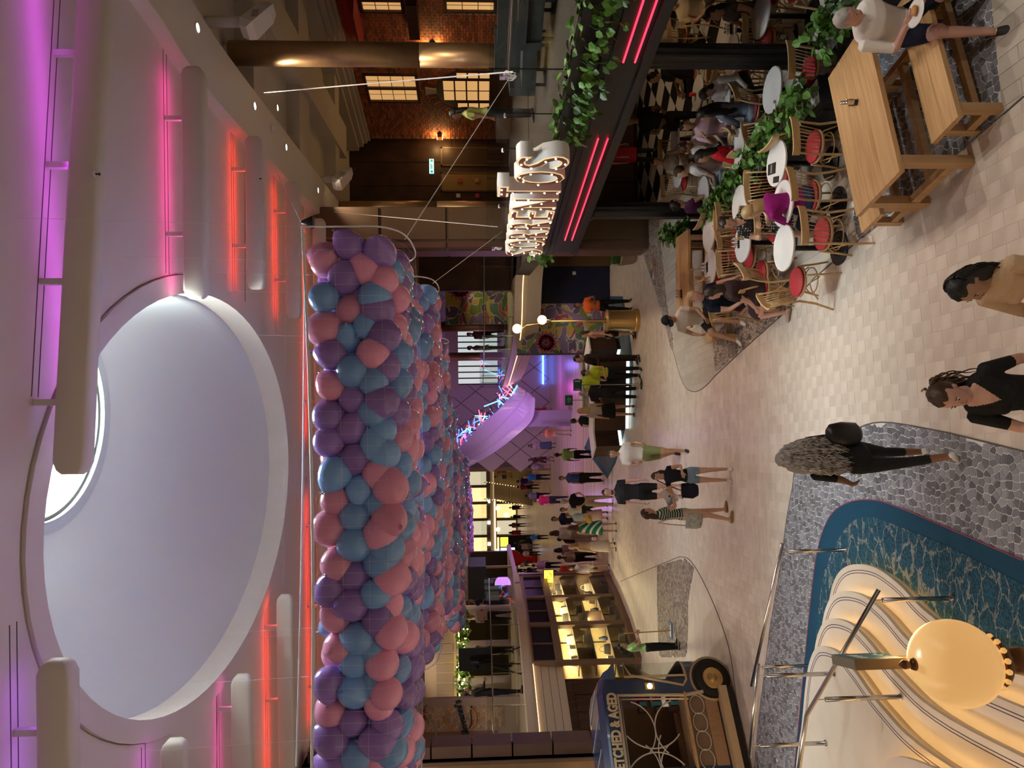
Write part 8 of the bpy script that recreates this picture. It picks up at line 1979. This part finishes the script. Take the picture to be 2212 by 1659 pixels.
# --- staff and guests around the desk, and the crowd:  (head x, feet x, y, facing, label, kwargs)
crowd = [
 (1240, 1363, 659, 190, 'staff member in orange safety vest with arms folded beside the lamp post', dict(top=(.75, .13, .03), bot=(.012, .012, .014), skin='brown', hair=('short', 'black'), pose=ARMX)),
 (1253, 1372, 721, 95, 'woman in peach floral blouse and black shorts near the lamp post', dict(fem=True, top=(.50, .26, .20), bot=(.012, .012, .014), bstyle='shorts', hair=('mid', 'brown'), sleeve=.9)),
 (1237, 1380, 773, 110, 'man in dark brown suit beside the service desk', dict(top=(.035, .02, .018), bot=(.03, .018, .016), sleeve=1.9, skin='tan', hair=('short', 'black'), pose=HOLD)),
 (1255, 1384, 803, 150, 'woman in yellow safety vest and blue floral top looking down', dict(fem=True, top=(.42, .52, .03), bot=(.012, .012, .016), skin='tan', hair=('bun', 'black'), pose=dict(HOLD, head=(0, 30)))),
 (1240, 1362, 823, 20, 'staff member in yellow vest behind the slim steel stand', dict(top=(.40, .50, .03), bot=(.014, .014, .016), skin='brown', hair=('short', 'black'))),
 (1252, 1379, 848, 10, 'man in dark shirt and trousers with grey hair at the desk', dict(top=(.018, .018, .024), bot=(.014, .016, .022), sleeve=1.0, skin='light', hair=('short', 'grey'), shoe=(.5, .48, .45), pose=HOLD)),
 (1248, 1371, 886, 20, 'blonde woman in pale top and black skirt at the desk', dict(fem=True, top=(.45, .38, .32), bot=(.012, .012, .013), bstyle='skirt', hair=('long', 'blond'))),
 (1233, 1344, 908, 30, 'woman in black outfit at the end of the desk', dict(fem=True, top=(.014, .014, .015), bot=(.012, .012, .013), sleeve=.1, hair=('bun', 'dark'))),
 (1196, 1289, 981, 5, 'staff member in lime green shirt walking across the blue carpet', dict(top=(.35, .62, .20), bot=(.012, .012, .015), skin='brown', hair=('short', 'black'), pose=WALK)),
 (1208, 1303, 1031, 180, 'woman in blue top and beige cardigan with black trousers', dict(fem=True, top=(.06, .10, .36), bot=(.02, .016, .016), bstyle='wide', hair=('bun', 'brown'), sleeve=.2)),
 (1166, 1234, 935, 170, 'man in loose peach shirt beyond the desk', dict(top=(.55, .22, .14), bot=(.50, .40, .33), skin='tan', hair=('short', 'brown'), sleeve=1.0, bodyfat=1.25)),
 (1134, 1190, 890, 200, 'man in pale grey tee and denim shorts by the lilac ramp', dict(top=(.42, .38, .42), bot=(.08, .11, .18), bstyle='shorts', hair=('cap', 'black'))),
 (1172, 1232, 900, 185, 'woman in black floral skirt by the lilac ramp', dict(fem=True, top=(.35, .22, .16), bot=(.06, .02, .04), bstyle='skirt', skin='tan', hair=('mid', 'dark'))),
 (1152, 1192, 885, 160, 'child in red dotted dress beside the violet kiosk', dict(fem=True, top=(.42, .05, .06), bot=(.4, .05, .06), bstyle='dress', hair=('mid', 'brown'))),
 (1124, 1181, 952, 190, 'woman in lilac trousers walking under the ramp', dict(fem=True, top=(.40, .25, .45), bot=(.38, .28, .45), hair=('mid', 'black'), skin='tan', pose=WALK)),
 (1141, 1200, 962, 185, 'woman with long black hair and denim skirt', dict(fem=True, top=(.55, .5, .5), bot=(.10, .15, .22), bstyle='longskirt', hair=('long', 'black'), skin='tan')),
 (1130, 1172, 974, 10, 'person with white top and dark trousers by the denim skirt woman', dict(top=(.55, .5, .52), bot=(.03, .03, .04), hair=('short', 'black'))),
 (1140, 1196, 993, 140, 'woman in dark floral dress striding', dict(fem=True, top=(.08, .04, .06), bot=(.08, .04, .06), bstyle='dress', hair=('mid', 'brown'), skin='tan', pose=WALK)),
 (1145, 1190, 1008, 20, 'man in white tee and pale shorts beside the floral dress', dict(top=(.5, .46, .5), bot=(.34, .28, .28), bstyle='shorts', hair=('short', 'brown'))),
 (1131, 1190, 1030, 10, 'man in bright blue polo and dark jeans', dict(top=(.03, .20, .42), bot=(.02, .025, .05), hair=('short', 'grey'))),
 (1112, 1170, 1039, 5, 'man in purple tee and shorts behind the blue polo', dict(top=(.05, .02, .20), bot=(.2, .12, .16), bstyle='shorts', hair=('short', 'black'))),
 (1116, 1166, 1051, 15, 'person with wine red backpack and black trousers', dict(top=(.22, .02, .06), bot=(.02, .02, .03), hair=('short', 'black'))),
 (1103, 1134, 1054, 180, 'person in black near the foot of the far stair', dict(top=(.02, .02, .02), bot=(.02, .02, .02), hair=('short', 'black'), skin='tan')),
 (1104, 1130, 961, 185, 'person in teal shirt in front of the far shops', dict(top=(.04, .18, .22), bot=(.05, .06, .05), hair=('short', 'black'), skin='tan')),
 (1112, 1138, 944, 185, 'person in black under the ramp shadow', dict(top=(.02, .02, .02), bot=(.02, .02, .02), hair=('short', 'black'))),
 (1102, 1133, 1006, 180, 'person in black with blue sash near the far stair', dict(top=(.02, .05, .10), bot=(.02, .02, .02), hair=('short', 'black'))),
 (1100, 1131, 1021, 180, 'man in dark suit near the far stair', dict(top=(.03, .025, .025), bot=(.02, .02, .02), hair=('short', 'grey'))),
 (1212, 1325, 1081, 30, 'man in black polo and khaki trousers with a hand out', dict(top=(.013, .013, .014), bot=(.36, .28, .17), hair=('short', 'grey'), shoe=(.12, .06, .03), pose=BACKH)),
 (1133, 1229, 1079, 8, 'person carrying a pink red backpack in black trousers', dict(top=(.35, .02, .06), bot=(.02, .02, .025), hair=('short', 'brown'))),
 (1210, 1313, 1099, 178, 'bearded man in sunglasses and white shirt facing forward', dict(top=(.62, .56, .52), bot=(.02, .02, .02), bstyle='shorts', skin='tan', hair=('short', 'dark'))),
 (1184, 1296, 1119, 160, 'man in navy polo in the middle of the crowd', dict(top=(.012, .016, .045), bot=(.3, .22, .16), skin='tan', hair=('short', 'black'))),
 (1222, 1313, 1113, 170, 'woman in light blue top and pale pink skirt', dict(fem=True, top=(.35, .46, .55), bot=(.52, .36, .33), bstyle='longskirt', hair=('short', 'brown'))),
 (1226, 1333, 1139, 15, 'woman with long brown hair in a strapless green palm print dress', dict(fem=True, top=(.012, .16, .085), bot=(.012, .16, .085), bstyle='dress', lowcut=.22, sleeve=0, skin='tan', hair=('long', 'brown'))),
 (1187, 1290, 1150, 20, 'woman in white tee with brown hair behind the green dress', dict(fem=True, top=(.60, .55, .55), bot=(.3, .25, .22), hair=('mid', 'brown'))),
 (1204, 1289, 1163, 8, 'woman in black straps and white striped skirt', dict(fem=True, top=(.02, .02, .02), bot=(.60, .56, .53), bstyle='longskirt', sleeve=0, skin='tan', hair=('bun', 'black'))),
 (1229, 1331, 1179, 60, 'blonde woman in beige jacket and cream skirt', dict(fem=True, top=(.60, .42, .25), bot=(.64, .54, .44), bstyle='longskirt', sleeve=1.8, hair=('mid', 'blond'))),
 (1197, 1286, 1187, 20, 'woman in mauve top with dark hair behind the beige jacket', dict(fem=True, top=(.32, .20, .26), bot=(.5, .45, .42), hair=('mid', 'black'))),
 (1204, 1290, 1202, 8, 'woman in taupe blouse and wide black trousers seen from behind', dict(fem=True, top=(.40, .30, .24), bot=(.014, .013, .014), bstyle='wide', sleeve=1.2, hair=('pony', 'black'))),
 (1149, 1214, 1220, 5, 'man in pale pink shirt with black shoulder bag', dict(top=(.60, .38, .40), bot=(.014, .014, .016), hair=('short', 'black'))),
 (1193, 1291, 1234, 10, 'boy in red t-shirt and denim shorts seen from behind', dict(top=(.62, .055, .03), bot=(.20, .26, .32), bstyle='hot', skin='tan', hair=('short', 'black'))),
 (1233, 1317, 1226, 175, 'girl in lilac top and frilled white shorts', dict(fem=True, top=(.50, .42, .55), bot=(.62, .55, .50), bstyle='hot', sleeve=.1, skin='tan', hair=('long', 'dark'))),
 (1123, 1168, 1195, 40, 'man in white shirt with green bag in the far crowd', dict(top=(.55, .5, .5), bot=(.03, .03, .035), hair=('short', 'dark'))),
 (1116, 1154, 1219, 30, 'person in white tee and denim shorts in the far crowd', dict(top=(.55, .5, .5), bot=(.10, .14, .2), bstyle='shorts', hair=('short', 'brown'))),
 (1138, 1186, 1160, 12, 'man in bright blue tee walking with dark trousers', dict(top=(.03, .22, .50), bot=(.02, .02, .035), hair=('short', 'black'), pose=WALK)),
 (1099, 1136, 1150, 10, 'woman in long red dress in the far crowd', dict(fem=True, top=(.38, .02, .02), bot=(.38, .02, .02), bstyle='dress', hair=('mid', 'black'))),
 (1103, 1136, 1116, 10, 'person all in black in the far crowd', dict(top=(.015, .015, .015), bot=(.015, .015, .015), hair=('short', 'black'))),
 (1099, 1137, 1134, 15, 'person in brown top with orange bag in the far crowd', dict(top=(.16, .08, .06), bot=(.05, .03, .03), hair=('mid', 'black'))),
 (1100, 1135, 1096, 10, 'person in black tank and shorts in the far crowd', dict(top=(.02, .02, .02), bot=(.03, .03, .03), bstyle='shorts', hair=('short', 'black'))),
 (1099, 1137, 1068, 20, 'person in black top and pink shorts in the far crowd', dict(top=(.02, .02, .02), bot=(.5, .12, .25), bstyle='shorts', hair=('short', 'brown'))),
 (1134, 1190, 1070, 10, 'woman in blue and white print by the pink backpack', dict(fem=True, top=(.25, .28, .5), bot=(.02, .02, .03), hair=('short', 'black'))),
 (1092, 1127, 1166, 20, 'person in yellow vest in the far crowd', dict(top=(.45, .5, .06), bot=(.03, .03, .03), hair=('short', 'black'))),
 (1118, 1165, 1180, 15, 'woman in pink grey top in the far crowd', dict(fem=True, top=(.42, .32, .34), bot=(.2, .18, .2), hair=('mid', 'black'))),
 (1108, 1146, 1185, 25, 'man in grey tee in the far crowd', dict(top=(.25, .24, .25), bot=(.06, .06, .08), hair=('short', 'black'))),
 (1112, 1152, 1172, 20, 'woman in green bag strap and black in the far crowd', dict(fem=True, top=(.05, .10, .04), bot=(.03, .03, .03), hair=('mid', 'black'))),
 (1148, 1174, 1231, 15, 'man in black with grey shorts near the shop corner', dict(top=(.02, .02, .022), bot=(.12, .12, .13), bstyle='shorts', hair=('short', 'black'))),
 (1126, 1166, 1238, 20, 'person in grey top by the wood wall', dict(top=(.30, .28, .28), bot=(.06, .05, .05), hair=('short', 'grey'))),
 (1105, 1142, 1232, 20, 'person in dark coat by the wood wall', dict(top=(.03, .03, .035), bot=(.02, .02, .02), hair=('short', 'black'))),
 (1190, 1243, 1254, 5, 'person in white and black half hidden by the shop corner', dict(top=(.5, .48, .46), bot=(.03, .03, .03), hair=('short', 'black'))),
 (1110, 1148, 1206, 15, 'woman in yellow top in the far crowd', dict(fem=True, top=(.55, .38, .08), bot=(.3, .28, .26), hair=('short', 'brown'))),
 (1096, 1130, 1080, 10, 'person in flowered red top in the far crowd', dict(fem=True, top=(.35, .12, .14), bot=(.1, .08, .1), hair=('short', 'black'))),
]
for hx, fx, py, fa, lab, kw in crowd:
    x, y = gp(fx, py); kw = dict(kw); lo, hi = (1.5, 1.9)
    hh = PY(hx, py, y).z; hh = max(1.05 if lab.startswith('child') else lo, min(hi, hh))
    Pq = person(lab, x, y, fa, hh, **kw)
    if 'palm print' in lab: wave_cloth(Pq, (.012, .16, .085), (.62, .58, .55), 2.2, 'DIAGONAL', thr=.72)
    if 'striped skirt' in lab: wave_cloth(Pq, (.62, .58, .55), (.10, .10, .11), 9, which=2, thr=.7)
for px, lab, c in (((1070, 1004), 'man in red shirt climbing the far stair', (.45, .03, .03)), ((1073, 1017), 'boy in red shirt on the far stair', (.42, .03, .03)), ((1088, 1030), 'person in white top on the far stair', (.5, .48, .45))):
    p = PY(px[0], px[1], 64.0); ky = 64.0; zz = max(0, (int((ky-62)/.3)+1)*.24); person(lab, max(-10.6, min(-6.4, p.x)), ky, 20, 1.7, z=zz, top=c, bot=(.05, .05, .06), bstyle='shorts', skin='tan', hair=('short', 'black'))
bp_ = thing('handbag', 'yellow straw bag on the arm of the green dress woman', 'bag', Vector((*gp(1333, 1139), .85)) + Vector((.28, .05, 0)), 0)
MB().lathe([(.02, 0), (.14, .04), (.15, .14), (.10, .2)], n=14).build('bag_body', M('straw', (.55, .36, .06), .8), bp_, smooth=True); MB().tube([(-.1, 0, .18), (-.06, 0, .32), (.06, 0, .32), (.1, 0, .18)], .012, 6).build('bag_handle', M('straw', (.55, .36, .06), .8), bp_)
bpy.data.scenes.remove(TSC)
